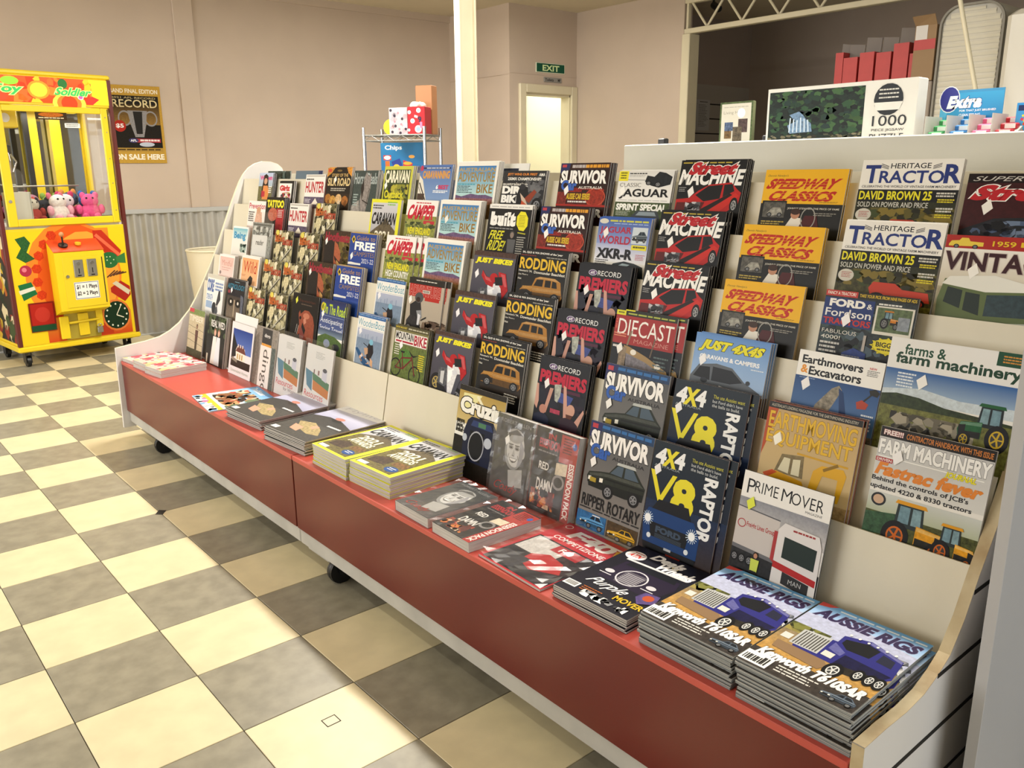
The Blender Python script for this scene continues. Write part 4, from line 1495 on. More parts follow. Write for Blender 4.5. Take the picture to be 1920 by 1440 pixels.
@design('cruzin', .225, .279, .005, 'yellow magazine with dark blue vintage car', 'page', None, '#2a2420')
def _(A):
    A.g(0, 0, 1, .5, '#a88a3a', '#c8b47a')
    A.r(0, 0, 1, .07, '#231f18', .3)
    A.p([(.1, .1), (.5, .08), (.3, .3), (.08, .3)], '#e2dca0')
    A.l(.4, .1, .7, .34, .05, '#e9e4c4')
    A.t('Cruzin', .05, .14, .97, .36, '#efeee6', .06, o='#17140c', ow=.05)
    A.lines(.02, .46, .2, .66, 3, '#1c1a10', .6)
    A.t('BACK in', .02, .46, .2, .52, '#1c1a10', .03)
    A.t('BLACK!', .02, .55, .2, .61, '#1c1a10', .03)
    A.r(0, .68, 1, 1, '#17140e', .5)
    A.p([(.26, .44), (.34, .38), (.8, .38), (.9, .48), (.98, .6), (.98, .98), (.22, .98), (.2, .6)], '#131a34')
    A.p([(.34, .5), (.38, .42), (.76, .42), (.82, .5)], '#2a3a68')
    A.r(.5, .43, .66, .49, '#4a7a5a')
    A.p([(.34, .56), (.66, .56), (.62, .95), (.36, .95)], '#0a0c12')
    A.ring(.5, .75, .17, .2, .1, '#a8acb4')
    A.e(.74, .66, .08, .07, '#b8c0cc')
    A.e(.24, .68, .05, .05, '#b8c0cc')


def _face(A, u, v, s):
    k = A.w / A.h
    A.e(u, v, 1.0 * s, 1.38 * s * k, '#8e8e8c')
    A.e(u + .1 * s, v - .02, .9 * s, 1.28 * s * k, '#c6c5c2')
    A.e(u + .95 * s, v + .1 * s * k, .16 * s, .3 * s * k, '#b2b1ae')
    A.e(u - .05 * s, v - 1.0 * s * k, .86 * s, .5 * s * k, '#a09f9c')
    A.p([(u + .5 * s, v - .9 * s * k), (u + .98 * s, v - .3 * s * k), (u + .9 * s, v + .6 * s * k), (u + .4 * s, v + 1.2 * s * k), (u + .55 * s, v + .3 * s * k)], '#98979a')
    A.p([(u - .95 * s, v - .5 * s * k), (u - .8 * s, v - 1.1 * s * k), (u, v - 1.45 * s * k), (u + .8 * s, v - 1.1 * s * k), (u + .4 * s, v - 1.12 * s * k), (u - .5 * s, v - .98 * s * k)], '#5c5a58')
    for d in (-.38, .26):
        A.e(u + d * s, v - .16 * s * k, .24 * s, .15 * s * k, '#8d8b89')
        A.e(u + d * s, v - .14 * s * k, .13 * s, .05 * s * k, '#3a3938')
        A.l(u + (d - .24) * s, v - .34 * s * k, u + (d + .22) * s, v - .37 * s * k, .07 * s, '#55524f')
    A.p([(u - .04 * s, v - .1 * s * k), (u + .1 * s, v + .3 * s * k), (u + .02 * s, v + .4 * s * k), (u - .2 * s, v + .36 * s * k)], '#adacaa')
    A.l(u - .2 * s, v + .38 * s * k, u + .06 * s, v + .4 * s * k, .06 * s, '#7c7a78')
    A.p([(u - .46 * s, v + .56 * s * k), (u + .42 * s, v + .54 * s * k), (u + .24 * s, v + .8 * s * k), (u - .06 * s, v + .9 * s * k), (u - .3 * s, v + .8 * s * k)], '#6a6664')
    A.p([(u - .4 * s, v + .59 * s * k), (u + .36 * s, v + .57 * s * k), (u + .16 * s, v + .74 * s * k), (u - .22 * s, v + .75 * s * k)], '#e4e2dc')
    A.l(u - .5 * s, v + .3 * s * k, u - .56 * s, v + .62 * s * k, .05 * s, '#8a8886')
    A.l(u + .42 * s, v + .28 * s * k, u + .54 * s, v + .62 * s * k, .05 * s, '#7f7d7b')


@design('allen', .166, .235, .028, 'shrink-wrapped grey book with smiling man\'s portrait', 'page', (.33, .3, '#efede8'), '#5a5a58')
def _(A):
    A.g(0, 0, 1, 1, '#3c3d3d', '#4e4c4a')
    A.t('ROBERT ALLEN', .1, .05, .88, .095, '#8f8e8c', -.004)
    A.p([(.3, .78), (.7, .72), (.95, .98), (.1, .98)], '#55504e')
    A.p([(.44, .66), (.8, .6), (.84, .82), (.5, .86)], '#a8a6a2')
    _face(A, .54, .40, .25)
    A.t('Coady', .08, .82, .78, .96, '#a8342c', -.003, .15)


@design('essendon', .166, .235, .028, 'shrink-wrapped red and black football book pack', 'page', None, '#a82a28')
def _(A):
    A.r(0, 0, 1, 1, '#1d1a1a', .3)
    A.r(.6, .02, 1, .34, '#a8342c')
    A.lines(.66, .05, .9, .24, 6, '#5a1410', .5)
    A.e(.92, .12, .05, .04, '#3c5aa0')
    A.t('IN', .3, .05, .48, .12, '#a82c30', .04)
    A.t('ESSENDON', .1, .13, .62, .24, '#a82c30', .04)
    A.lines(.1, .27, .56, .3, 1, '#7a7674', .6, 0)
    A.p([(.56, .36), (.84, .34), (.84, .48), (.56, .5)], '#d8cab0', .2)
    A.t('RED', .16, .4, .4, .49, '#dedad4', .03)
    A.e(.66, .58, .14, .09, '#8a8684')
    A.e(.66, .58, .1, .06, '#1c1a1a')
    A.t('DAMN', .16, .6, .54, .74, '#dedad4', .03)
    A.r(.05, .74, .6, .92, '#8a3c2a', .8)
    A.s(.05, .72, .62, .94, ['#b84a34', '#d8b898', '#5a1a14', '#1c1a1a', '#c8742c'], 34, .07, 2)
    A.r(.82, .3, 1, 1, '#a82a28')
    A.t('ESSENDON PACK', .85, .32, .97, .97, '#ece6de', .03, rot=True)


@design('prime', .21, .283, .005, 'white-topped truck magazine with white semi-trailer', 'page', (.14, .24, '#d8e02c'), '#2c2c2c')
def _(A):
    A.r(0, 0, 1, .205, '#ebe9e4')
    A.t('P', .06, .055, .15, .17, '#17171a', -.004)
    A.t('RIME', .15, .06, .42, .145, '#17171a', -.006)
    A.t('M', .46, .055, .57, .15, '#17171a', -.006)
    A.t('OVER', .57, .06, .92, .15, '#17171a', -.006)
    A.t('MAGAZINE', .74, .165, .92, .183, '#55555a', .0)
    A.g(0, .205, 1, .42, '#8a8c94', '#c4c0be', .15)
    A.p([(0, .28), (.5, .3), (.5, .6), (0, .6)], '#c6bfba')
    A.l(0, .28, .5, .3, .012, '#55565c')
    A.ring(.07, .41, .05, .035, .2, '#a83a3c')
    A.t('Freight Lines Group', .13, .385, .46, .435, '#a83a3c', .02)
    A.r(0, .6, 1, 1, '#26272a', .4)
    A.p([(0, .58), (.5, .6), (.5, .63), (0, .61)], '#6a6a6e')
    for u in (.05, .14, .23):
        A.wheel(u, .68, .045, .04, '#15161a', '#8a8c90')
        A.wheel(u, .8, .04, .04, '#15161a', '#6a6c70')
    A.p([(.5, .36), (.56, .3), (.94, .32), (.98, .4), (1, .98), (.5, .98)], '#dcd8d6')
    A.p([(.58, .4), (.94, .42), (.94, .58), (.58, .56)], '#23302e')
    A.lines(.66, .33, .9, .35, 1, '#9a3a3c', .7, 0)
    A.p([(.5, .6), (.98, .64), (.98, .69), (.5, .65)], '#b02a2c')
    A.p([(.62, .66), (.92, .69), (.92, .78), (.62, .75)], '#2a2a2c')
    A.t('MAN', .7, .7, .84, .735, '#b8b8b8', .0)
    A.p([(.5, .78), (.98, .82), (.98, .94), (.5, .92)], '#c9c5c4')
    A.lines(.62, .8, .92, .92, 5, '#4a4a4c', .6, 0)
    A.r(.5, .82, .6, .88, '#b02a2c')
    A.r(.9, .88, .98, .94, '#b02a2c')
    A.p([(.46, .38), (.5, .38), (.5, .62), (.46, .6)], '#a83a3c')
    A.person(.3, .62, .026, '#c8d45a', '#1c1c1e', '#b8866a')
    A.t('Freight Lines', .5, .955, .96, .99, '#c9c7c0', .01)


# ---- covers that lie flat on the red bench
@design('pinkbook', .165, .225, .017, 'pink floral hardback notebook', 'page', None, '#c9a8a4')
def _(A):
    A.g(0, 0, 1, 1, '#efdcd4', '#e4b8ac')
    A.s(0, 0, 1, 1, ['#d8707a', '#e8a8a0', '#c8505e', '#f0d8cc', '#cfc08a', '#e4c4b4'], 60, .13, 9)


@design('kid', .29, .28, .004, 'colourful magazine with blue cover', 'page', None, '#8ab0d8')
def _(A):
    A.g(0, 0, 1, .45, '#5f9ad4', '#a8cce4')
    A.t('Trailblazer', .08, .04, .6, .14, '#eef2f6', .02)
    A.s(.1, .2, .95, .75, ['#8a5a3a', '#c89a6a', '#3a2c24', '#6a7a5a', '#d8c8a8', '#b84a34'], 70, .09, 6)
    A.r(0, .8, 1, .9, '#d8c43a', .3)
    A.s(0, .86, 1, 1, ['#7fb0d8', '#e4e8ec', '#d87aa0'], 20, .08, 7)


@design('fishing', .27, .35, .0042, 'large angling magazine with trout in hand', 'page', None, '#3a3a38')
def _(A):
    A.g(0, 0, 1, .5, '#c9c9dc', '#9a9ab4')
    A.r(0, 0, 1, .16, '#e6e6ea')
    A.t('Flylife', .1, .03, .9, .13, '#c9c9d2', .0)
    A.lines(.2, .2, .8, .34, 3, '#b4b4c8', .5)
    A.r(0, .5, 1, 1, '#4a4844', .3)
    A.p([(0, .44), (.3, .38), (.62, .4), (1, .5), (1, .62), (0, .62)], '#3c3a38', .3)
    A.p([(.36, .4), (.56, .38), (.66, .43), (.5, .46)], '#2a2826')
    A.e(.5, .36, .1, .035, '#b87a6c')
    A.p([(.14, .66), (.4, .6), (.72, .7), (.9, .82), (.7, .86), (.36, .8)], '#a8966a', .5)
    A.p([(.2, .74), (.44, .76), (.5, .88), (.3, .86)], '#cf9a80')
    A.p([(.5, .64), (.62, .66), (.6, .74), (.5, .72)], '#cf9a80')
    A.lines(.62, .56, .92, .6, 1, '#dcdcdc', .7, 0)
    A.r(.04, .9, .18, .96, '#eceae6')


@design('f40', .235, .3, .006, 'plastic-bagged red model car magazine', 'page', None, '#b8282c')
def _(A):
    A.r(0, 0, 1, 1, '#b82c34')
    A.e(.1, .07, .05, .035, '#e6dcd8')
    A.e(.1, .07, .04, .028, '#b82c34')
    A.t('F40', .24, .06, .9, .22, '#efe9e6', .04, .06)
    A.l(.4, .07, .96, .07, .03, '#efe9e6')
    A.t('COMPETIZIONE', .16, .25, .92, .31, '#e9dfdc', .02)
    A.p([(.88, .1), (1, .04), (1, .18), (.94, .2)], '#d8a83a', .3)
    A.r(.04, .36, .98, .98, '#1f1d1f')
    A.r(.06, .38, .6, .66, '#c4bfba', .25)
    A.r(.4, .38, .8, .5, '#a82c32')
    A.t('F40', .48, .4, .66, .47, '#efe9e6', .03)
    A.p([(.34, .66), (.5, .56), (.76, .6), (.9, .74), (.6, .86), (.36, .8)], '#b02a2c')
    A.r(.1, .74, .46, .95, '#3a383c', .3)


@design('deals', .212, .292, .0045, 'black truck magazine with white script', 'page', None, '#1c1a20')
def _(A):
    A.r(0, 0, 1, 1, '#171520', .3)
    A.t('Deals', .3, .03, .76, .13, '#eceaea', .05, .08)
    A.t('ON', .62, .12, .7, .145, '#d8c03a', .02)
    A.t('Wheels', .46, .12, .98, .25, '#eceaea', .05, .08)
    A.e(.16, .17, .13, .075, '#e8e2e0')
    A.t('ATN', .06, .145, .26, .2, '#c03a30', .05, .15)
    A.lines(.1, .115, .24, .13, 1, '#a8342c', .8, 0)
    A.p([(.18, .3), (.9, .3), (.96, .42), (.9, .66), (.16, .64)], '#241a30')
    A.p([(.24, .27), (.84, .27), (.88, .35), (.22, .35)], '#15161c')
    A.l(.14, .26, .9, .24, .035, '#d8d4d4')
    A.p([(.34, .42), (.62, .42), (.6, .62), (.36, .62)], '#57525c')
    A.ring(.48, .5, .18, .13, .1, '#cfcbd0')
    for i in range(7):
        A.r(.37, .45 + .023 * i, .6, .458 + .023 * i, '#b8b4ba')
    for u in (.2, .76):
        A.e(u, .52, .06, .03, '#cdc9ce')
        A.r(u - .08, .57, u + .08, .58, '#d8d4d8')
    A.t('Purple', .12, .66, .72, .8, '#eceaea', .01, .2)
    A.t('MOVER', .62, .78, .98, .85, '#d8b42c', .03)
    A.r(.02, .84, .2, .92, '#efeeea')
    for i in range(8):
        A.r(.04 + i * .018, .85, .05 + i * .018, .905, '#222')
    A.lines(.24, .84, .5, .92, 3, '#b8642c', .4)
    A.s(.3, .88, .9, .97, ['#d8d8d8', '#8a8a8c', '#3a3a3c', '#f0f0f0'], 26, .05, 4)
    A.p([(.78, .6), (.95, .58), (1, .7), (.86, .78), (.76, .7)], '#5a4a80', .3)
    A.e(.88, .66, .06, .045, '#b8502c')


@design('rigs', .216, .3, .0055, 'truck magazine with blue prime mover and barcode', 'stack', None, '#8a8c8c')
def _(A):
    A.g(0, 0, 1, .25, '#5a9ad0', '#b8cce4')
    A.p([(0, .0), (.16, .0), (.1, .04), (0, .06)], '#c04a44')
    A.lines(.2, .03, .97, .05, 1, '#dce8f2', .8, 0)
    A.p([(0, .2), (.4, .14), (1, .22), (1, .4), (0, .4)], '#b4b8d0', .2)
    A.t('AUSSIE RIGS', .04, .075, .98, .195, '#342a4c', .05, .03, o='#8a86a8', ow=.02)
    A.s(0, .36, .36, .5, ['#7a7a3c', '#4c5028', '#9a8c4a', '#2e3018'], 30, .07, 5)
    A.s(.7, .3, 1, .5, ['#2a2c30', '#c9c9cc', '#55585e', '#8a8a90'], 24, .06, 6)
    A.g(0, .48, 1, .8, '#8a7a5c', '#c8984a', .3)
    A.truck(.05, .24, 1.0, .8, '#2c2c78')
    A.r(0, .8, 1, 1, '#3a3430', .5)
    A.t('Kenworth T610SAR', .05, .76, .99, .865, '#f2f0ea', .06, .03, o='#3a3026', ow=.03)
    A.lines(.3, .885, .66, .97, 3, '#dcd8d0', .4)
    A.r(0, .86, .25, .985, '#f2f1ec')
    for i in range(11):
        A.r(.02 + i * .019, .9 - .02 * (i > 7), .029 + i * .019 + .004 * (i % 3), .965, '#1c1c1c')
    A.car(.7, .88, .98, .98, '#5a6878', '#1a2028')


# ---- three magazines slipped behind the last panel, only their top edges showing
@design('slate', .27, .27, .004, 'slate blue magazine', 'page', None, '#5a6a78')
def _(A):
    A.r(0, 0, 1, 1, '#5d6f7e')
    A.r(.86, 0, 1, .06, '#23345c')


@design('pine', .26, .27, .004, 'dark green magazine', 'page', None, '#2c3a34')
def _(A):
    A.r(0, 0, 1, 1, '#3a4a44', .4)
    A.s(.5, .0, 1, .3, ['#5a6a64', '#23302a', '#7a8a84'], 20, .08, 2)


@design('whitetop', .17, .27, .004, 'white-topped magazine with navy block', 'page', None, '#dcd8d0')
def _(A):
    A.r(0, 0, 1, 1, '#e4e2dc')
    A.r(.1, .06, .7, .4, '#23283a')
# ------------------------------------------------------------------ room shell
M_wall = mat('wall_paint_beige', '#c3b2a2', .75, noise=.06, nscale=2.5, bump=.03)
M_wall_dim = mat('wall_paint_grey_brown', '#a3958a', .8, noise=.06, nscale=2.0)
M_trim = mat('cream_trim_paint', '#d9d0b4', .45, noise=.05, nscale=6)
M_ceil = mat('ceiling_cream', '#cfc4ac', .8, noise=.05, nscale=3)
M_iron = mat('corrugated_steel', '#b9b8b4', .42, .35, noise=.12, nscale=5)
M_cap = mat('grey_capping', '#b4b6b6', .5, .1)
M_cream_tile = mat('cream_vinyl_tile', '#e2d5ae', .38, noise=.10, nscale=11, bump=.02, world_space=True)
M_grey_tile = mat('grey_vinyl_tile', '#98927f', .38, noise=.24, nscale=17, bump=.02, world_space=True)
M_slab = mat('floor_joint_dark', '#4a4438', .8)

TA = math.radians(0.407)          # the tile grid lies a fraction of a degree off the rack
TO = Vector((-0.2119, -1.4255, 0))  # tile corner in world space


def tile_xy(u, k):
    """tile grid corner (u across, k towards the viewer) -> world x, y"""
    x, y = u * .305, -k * .305
    c, s = math.cos(TA), math.sin(TA)
    return (TO.x + x * c - y * s, TO.y + x * s + y * c)


b = MB()
b.box(-4.6, -8.2, -.1, 8.2, 3.6, -.004)
floor = struct(b.build('floor', M_slab))


def in_frame(x, y, z, m=60):
    d = Vector((x, y, z)) - CAM_POS
    f = d.dot(CAM_F)
    if f < .15:
        return False
    px = 960 + FPX * d.dot(CAM_R) / f
    py = 720 + FPX * d.dot(CAM_D) / f
    return -m < px < 1920 + m and -m < py < 1440 + m


tile_me = {}
rest = {0: MB(), 1: MB()}
G = .0011
for col in (0, 1):
    t = MB()
    t.bbox(G, G, 0, .305 - G, .305 - G, .006, .0012)
    # tile meshes carry a random-free shared shape; origin at the tile corner
    tile_me[col] = t.mesh('floor_tile')
n_tiles = 0
for u in range(-14, 14):
    for k in range(-15, 22):
        x, y = tile_xy(u, k + 1)
        if not (-4.5 < x < 3.5 and -7.8 < y < 2.78):
            continue
        par = (u + k) % 2
        m_ = M_cream_tile if par else M_grey_tile
        cx, cy = x + .15, y + .15
        vis = in_frame(cx, cy, 0) and cx < 1.0 and n_tiles < 290
        if vis:
            o = obj('floor_tile', tile_me[par], m_, floor)
            o.location = (x, y, -.004)
            o.rotation_euler = (0, 0, TA)
            n_tiles += 1
        else:
            c, s = math.cos(TA), math.sin(TA)
            q = [(x + a * c - b_ * s, y + a * s + b_ * c) for a, b_ in ((G, G), (.304, G), (.304, .304), (G, .304))]
            rest[par].add([(p[0], p[1], -.004) for p in q] + [(p[0], p[1], .0018) for p in q], [(4, 5, 6, 7), (0, 1, 5, 4), (1, 2, 6, 5), (2, 3, 7, 6), (3, 0, 4, 7)])
for par in (0, 1):
    o = rest[par].build('floor_tiling', M_cream_tile if par else M_grey_tile, floor)
    o['kind'] = 'stuff'
# chipped tile corner and a worn rectangle outline left by an old sticker
b = MB()
cx, cy = tile_xy(0, -1)
b.prism([(cx - .022, cy - .01), (cx, cy - .03), (cx + .026, cy + .004), (cx + .004, cy + .026)], 'z', .0022, .0030)
o = b.build('chipped_corner', mat('exposed_adhesive', '#2a241c', .9, noise=.3, nscale=60), floor)
b = MB()
ex, ey = -.3471, -2.7700
c_, s_ = 1.0, 0.02
for (a0, b0, a1, b1) in ((0, 0, .038, .0025), (0, .032, .038, .034), (0, 0, .0022, .034), (.036, 0, .038, .034)):
    q = [(ex + a * c_ - d * s_, ey + a * s_ + d * c_) for a, d in ((a0, b0), (a1, b0), (a1, b1), (a0, b1))]
    b.prism(q, 'z', .0021, .0025)
b.build('scuff_outline', mat('black_scuff', '#231f18', .8), floor)

ZC = 2.80
b = MB()
b.box(-4.6, -8.2, ZC, 8.2, 3.6, ZC + .1)
struct(b.build('ceiling', M_ceil))
b = MB()
b.box(-4.6, 2.87, 0, 4.25, 3.0, ZC)
b.box(-4.6, 2.852, ZC - .06, 4.2, 2.87, ZC)
wall_back = struct(b.build('wall_back', M_wall))
# vertical cover batten on the back wall
b = MB()
b.bbox(1.445, 2.848, 1.03, 1.605, 2.87, ZC - .06, .004)
struct(b.build('trim_1', M_wall))
# corrugated iron dado with capping, child of the back wall
b = MB()
n = 600
x0, x1 = -2.6, 4.19
vs, fs = [], []
for i in range(n + 1):
    x = x0 + (x1 - x0) * i / n
    y = 2.848 + .013 * math.cos(2 * PI * x / .092)
    vs += [(x, y, .012), (x, y, 1.0)]
    if i:
        fs.append((2 * i - 2, 2 * i, 2 * i + 1, 2 * i - 1))
b.add(vs, fs, None, True)
b.build('corrugated_dado', M_iron, wall_back)
b = MB()
b.bbox(x0, 2.83, .995, x1, 2.87, 1.032, .004)
b.build('dado_capping', M_cap, wall_back)
b = MB()
b.bbox(x0, 2.832, 0, x1, 2.87, .014, .003)
struct(b.build('baseboard_back', M_cap))

# jog, door wall and the side wall up to the truss opening
b = MB()
b.box(4.185, 1.94, 0, 4.30, 2.95, ZC)
b.box(4.175, 1.94, 2.185, 4.186, 2.87, 2.192)
struct(b.build('wall_jog', M_wall))
b = MB()
b.box(4.18, 1.93, 0, 4.36, 2.04, ZC)
b.box(4.98, 1.93, 0, 5.3, 2.04, ZC)
b.box(4.36, 1.93, 2.03, 4.98, 2.04, ZC)
b.box(4.185, 1.926, 2.197, 5.05, 1.931, 2.203)
struct(b.build('wall_door', M_wall))
b = MB()
b.box(5.05, .60, 0, 5.16, 1.99, ZC)
struct(b.build('wall_side', M_wall))
b = MB()
b.bbox(5.03, .52, 0, 5.17, .605, 2.45, .006)
struct(b.build('trim_2', M_trim))
# passage behind the door opening
b = MB()
b.box(4.30, 3.3, 0, 5.9, 3.4, ZC)
b.box(5.6, 1.99, 0, 5.7, 3.4, ZC)
b.box(4.30, 2.04, 0, 4.36, 3.3, ZC)
struct(b.build('wall_passage', mat('passage_paint', '#e6e2cc', .7)))
area('passage_lamp', (4.95, 2.75, 2.72), (0, 0, 0), .5, .9, 26, (1.0, .98, .86))
# door frame
fr = struct(thing('door_1', 'x', 'x'))
for k_ in ('label', 'category'):
    del fr[k_]
b = MB()
b.bbox(4.292, 1.905, 0, 4.372, 1.935, 2.11, .006)
b.bbox(4.968, 1.905, 0, 5.048, 1.935, 2.11, .006)
b.bbox(4.3721, 1.9052, 2.03, 4.9679, 1.935, 2.11, .006)
b.build('architrave', M_trim, fr)
b = MB()
b.box(4.36, 1.935, 0, 4.378, 2.06, 2.03)
b.box(4.962, 1.935, 0, 4.98, 2.06, 2.03)
b.box(4.36, 1.935, 2.012, 4.98, 2.06, 2.03)
b.build('door_jamb', M_trim, fr)
b = MB()
b.bbox(4.40, 2.07, .01, 4.438, 2.62, 2.01, .004)
dl = b.build('door_leaf', M_trim, fr)

# windows that let the daylight in (out of the picture, behind and beside the viewer)
M_alu = mat('window_aluminium', '#9a9c9c', .4, .6)
for nm, seg in (('wall_left', [(-4.2, -8.2, -4.05, -2.15), (-4.2, 2.55, -4.05, 3.0)]),):
    b = MB()
    for x0_, y0_, x1_, y1_ in seg:
        b.box(x0_, y0_, 0, x1_, y1_, ZC)
    b.box(-4.2, -2.15, 0, -4.05, 2.55, .72)
    b.box(-4.2, -2.15, 2.48, -4.05, 2.55, ZC)
    struct(b.build(nm, M_wall))
b = MB()
b.box(-4.2, -8.2, 0, -3.3, -8.0, ZC)
b.box(2.15, -8.2, 0, 8.2, -8.0, ZC)
b.box(-3.3, -8.2, 2.52, 2.15, -8.0, ZC)
b.box(-3.3, -8.2, 0, 2.15, -8.0, .38)
struct(b.build('wall_front', M_wall))
for i, (nm, pts) in enumerate((('window_1', [((-4.12, y, .72), (-4.12, y, 2.48)) for y in (-2.13, -.6, 1.0, 2.53)] + [((-4.12, -2.15, z), (-4.12, 2.55, z)) for z in (.74, 2.46)]),
                               ('window_2', [((x, -8.1, .38), (x, -8.1, 2.52)) for x in (-3.28, -1.5, .3, 2.13)] + [((-3.3, -8.1, z), (2.15, -8.1, z)) for z in (.4, 2.5)]))):
    w_ = bpy.data.objects.new(nm, None)
    COL.objects.link(w_)
    struct(w_)
    b = MB()
    for p, q in pts:
        b.tube(p, q, .025, 8)
    b.build('window_frame', M_alu, w_)
    b = MB()
    if i == 0:
        b.add([(-4.12, -2.15, .72), (-4.12, 2.55, .72), (-4.12, 2.55, 2.48), (-4.12, -2.15, 2.48)], [(0, 1, 2, 3)])
    else:
        b.add([(-3.3, -8.1, .38), (2.15, -8.1, .38), (2.15, -8.1, 2.52), (-3.3, -8.1, 2.52)], [(0, 1, 2, 3)])
    b.build('pane', GLASS, w_)

# fluorescent battens on the ceiling (above the picture); the exit door one is added to brighten the back walls
M_batten = mat('batten_white', '#e8e8e4', .5)
M_tube = mat('fluorescent_tube', '#fff4de', .5, emit=3.0)
for i, (x, y, lab) in enumerate(((1.25, .2, 'far batten light on the ceiling above the rack'), (1.25, -1.7, 'middle batten light on the ceiling above the rack'), (1.25, -3.6, 'near batten light on the ceiling above the rack'), (-1.3, 1.2, 'batten light on the ceiling before the prize machine'), (-1.3, -1.9, 'batten light on the ceiling over the open floor'), (3.0, .7, 'batten light on the ceiling before the exit door'))):
    t = thing('ceiling_light', lab, 'light', (x, y, ZC), 0, 'ceiling battens')
    b = MB()
    b.bbox(-.06, -.62, -.05, .06, .62, 0, .008)
    b.build('light_housing', M_batten, t)
    b = MB()
    for d in (-.025, .025):
        b.tube((d, -.6, -.068), (d, .6, -.068), .013, 8)
    b.build('light_tube', M_tube, t)
    l_ = area('batten_glow', (0, 0, -.09), (0, 0, 0), .09, 1.2, {0: 62, 1: 62, 2: 46, 3: 24, 4: 8, 5: 44}[i], (1.0, .95, .86))
    l_.parent = t

# slim steel post
pt = thing('steel_post', 'cream painted steel post rising behind the magazine rack', 'post', (1.86, -.46, 0))
b = MB()
b.bbox(-.04, -.008, 0, .055, .008, ZC, .003)
b.build('post_web', M_trim, pt)
b = MB()
b.bbox(-.052, -.026, 0, -.04, .026, ZC, .003)
b.bbox(.055, -.026, 0, .067, .026, ZC, .003)
b.build('post_flange', M_trim, pt)
# ------------------------------------------------------------------ magazine rack, two modules
AL = math.radians(11.24)
CA, SA = math.cos(AL), math.sin(AL)
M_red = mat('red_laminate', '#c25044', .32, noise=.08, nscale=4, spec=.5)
M_redf = mat('shaded_red_laminate', '#661a10', .30, noise=.12, nscale=3, spec=.5)  # shade on the front panel is put into this darker red
M_white = mat('white_laminate', '#dcd9d6', .38, noise=.04, nscale=5)
M_cream = mat('cream_melamine', '#ddd6c0', .42, noise=.07, nscale=4, stretch=(1, 1, 1))
M_edge = mat('worn_edge_band', '#cdbf9c', .6, noise=.35, nscale=9, col2='#a48d66')
M_strip = mat('scuffed_white_kick', '#b9b7b0', .5, noise=.18, nscale=7)
M_black = mat('black_rubber', '#0e0e0f', .4)
M_dkmetal = mat('dark_steel', '#3a3a3c', .35, .8)
M_dark = mat('dark_groove', '#15120f', .8)
ZTOP = .402


def row(n):
    return .3166 + .066 * (n - 1), ZTOP + .128 * (n - 1)


def rp(n, perp, h):
    """point on tier n: perp = depth behind the cover plane, h = height along it -> x, z"""
    x, z = row(n)
    return (x + perp * CA + h * SA, z - perp * SA + h * CA)


LIP = {2: .089, 3: .113, 4: .116, 5: .116, 6: .117, 7: .116}
MODS = [(-.0, -1.916, 'far half of the long red-fronted magazine rack'), (-1.920, -3.897, 'near half of the long red-fronted magazine rack')]
PROF = [(-.024, .055), (-.018, .468), (.06, .478), (.13, .485), (.206, .50), (.26, .525), (.31, .56), (.369, .621), (.41, .682), (.45, .752), (.49, .825), (.523, .889), (.56, .968),
        (.60, 1.06), (.64, 1.15), (.672, 1.218), (.70, 1.272), (.727, 1.312), (.757, 1.342), (.793, 1.363), (.835, 1.374), (.88, 1.372), (.92, 1.360), (.945, 1.338), (.958, 1.30), (.96, 1.2), (.96, .055)]
PROF_R = [(0, .055), (0, .443), (.068, .445), (.14, .443), (.20, .449), (.25, .466), (.29, .487), (.334, .541), (.374, .612), (.427, .692), (.46, .755), (.493, .815), (.53, .895), (.56, .968),
          (.60, 1.06), (.64, 1.15), (.672, 1.218), (.70, 1.272), (.727, 1.312), (.757, 1.342), (.793, 1.363), (.835, 1.374), (.88, 1.372), (.92, 1.360), (.945, 1.338), (.958, 1.30), (.96, 1.2), (.96, .055)]


def slab(n, p0, p1, h0, h1, ya, yb):
    """sloping board of tier n"""
    return [rp(n, p0, h0), rp(n, p0, h1), rp(n, p1, h1), rp(n, p1, h0)], ya, yb


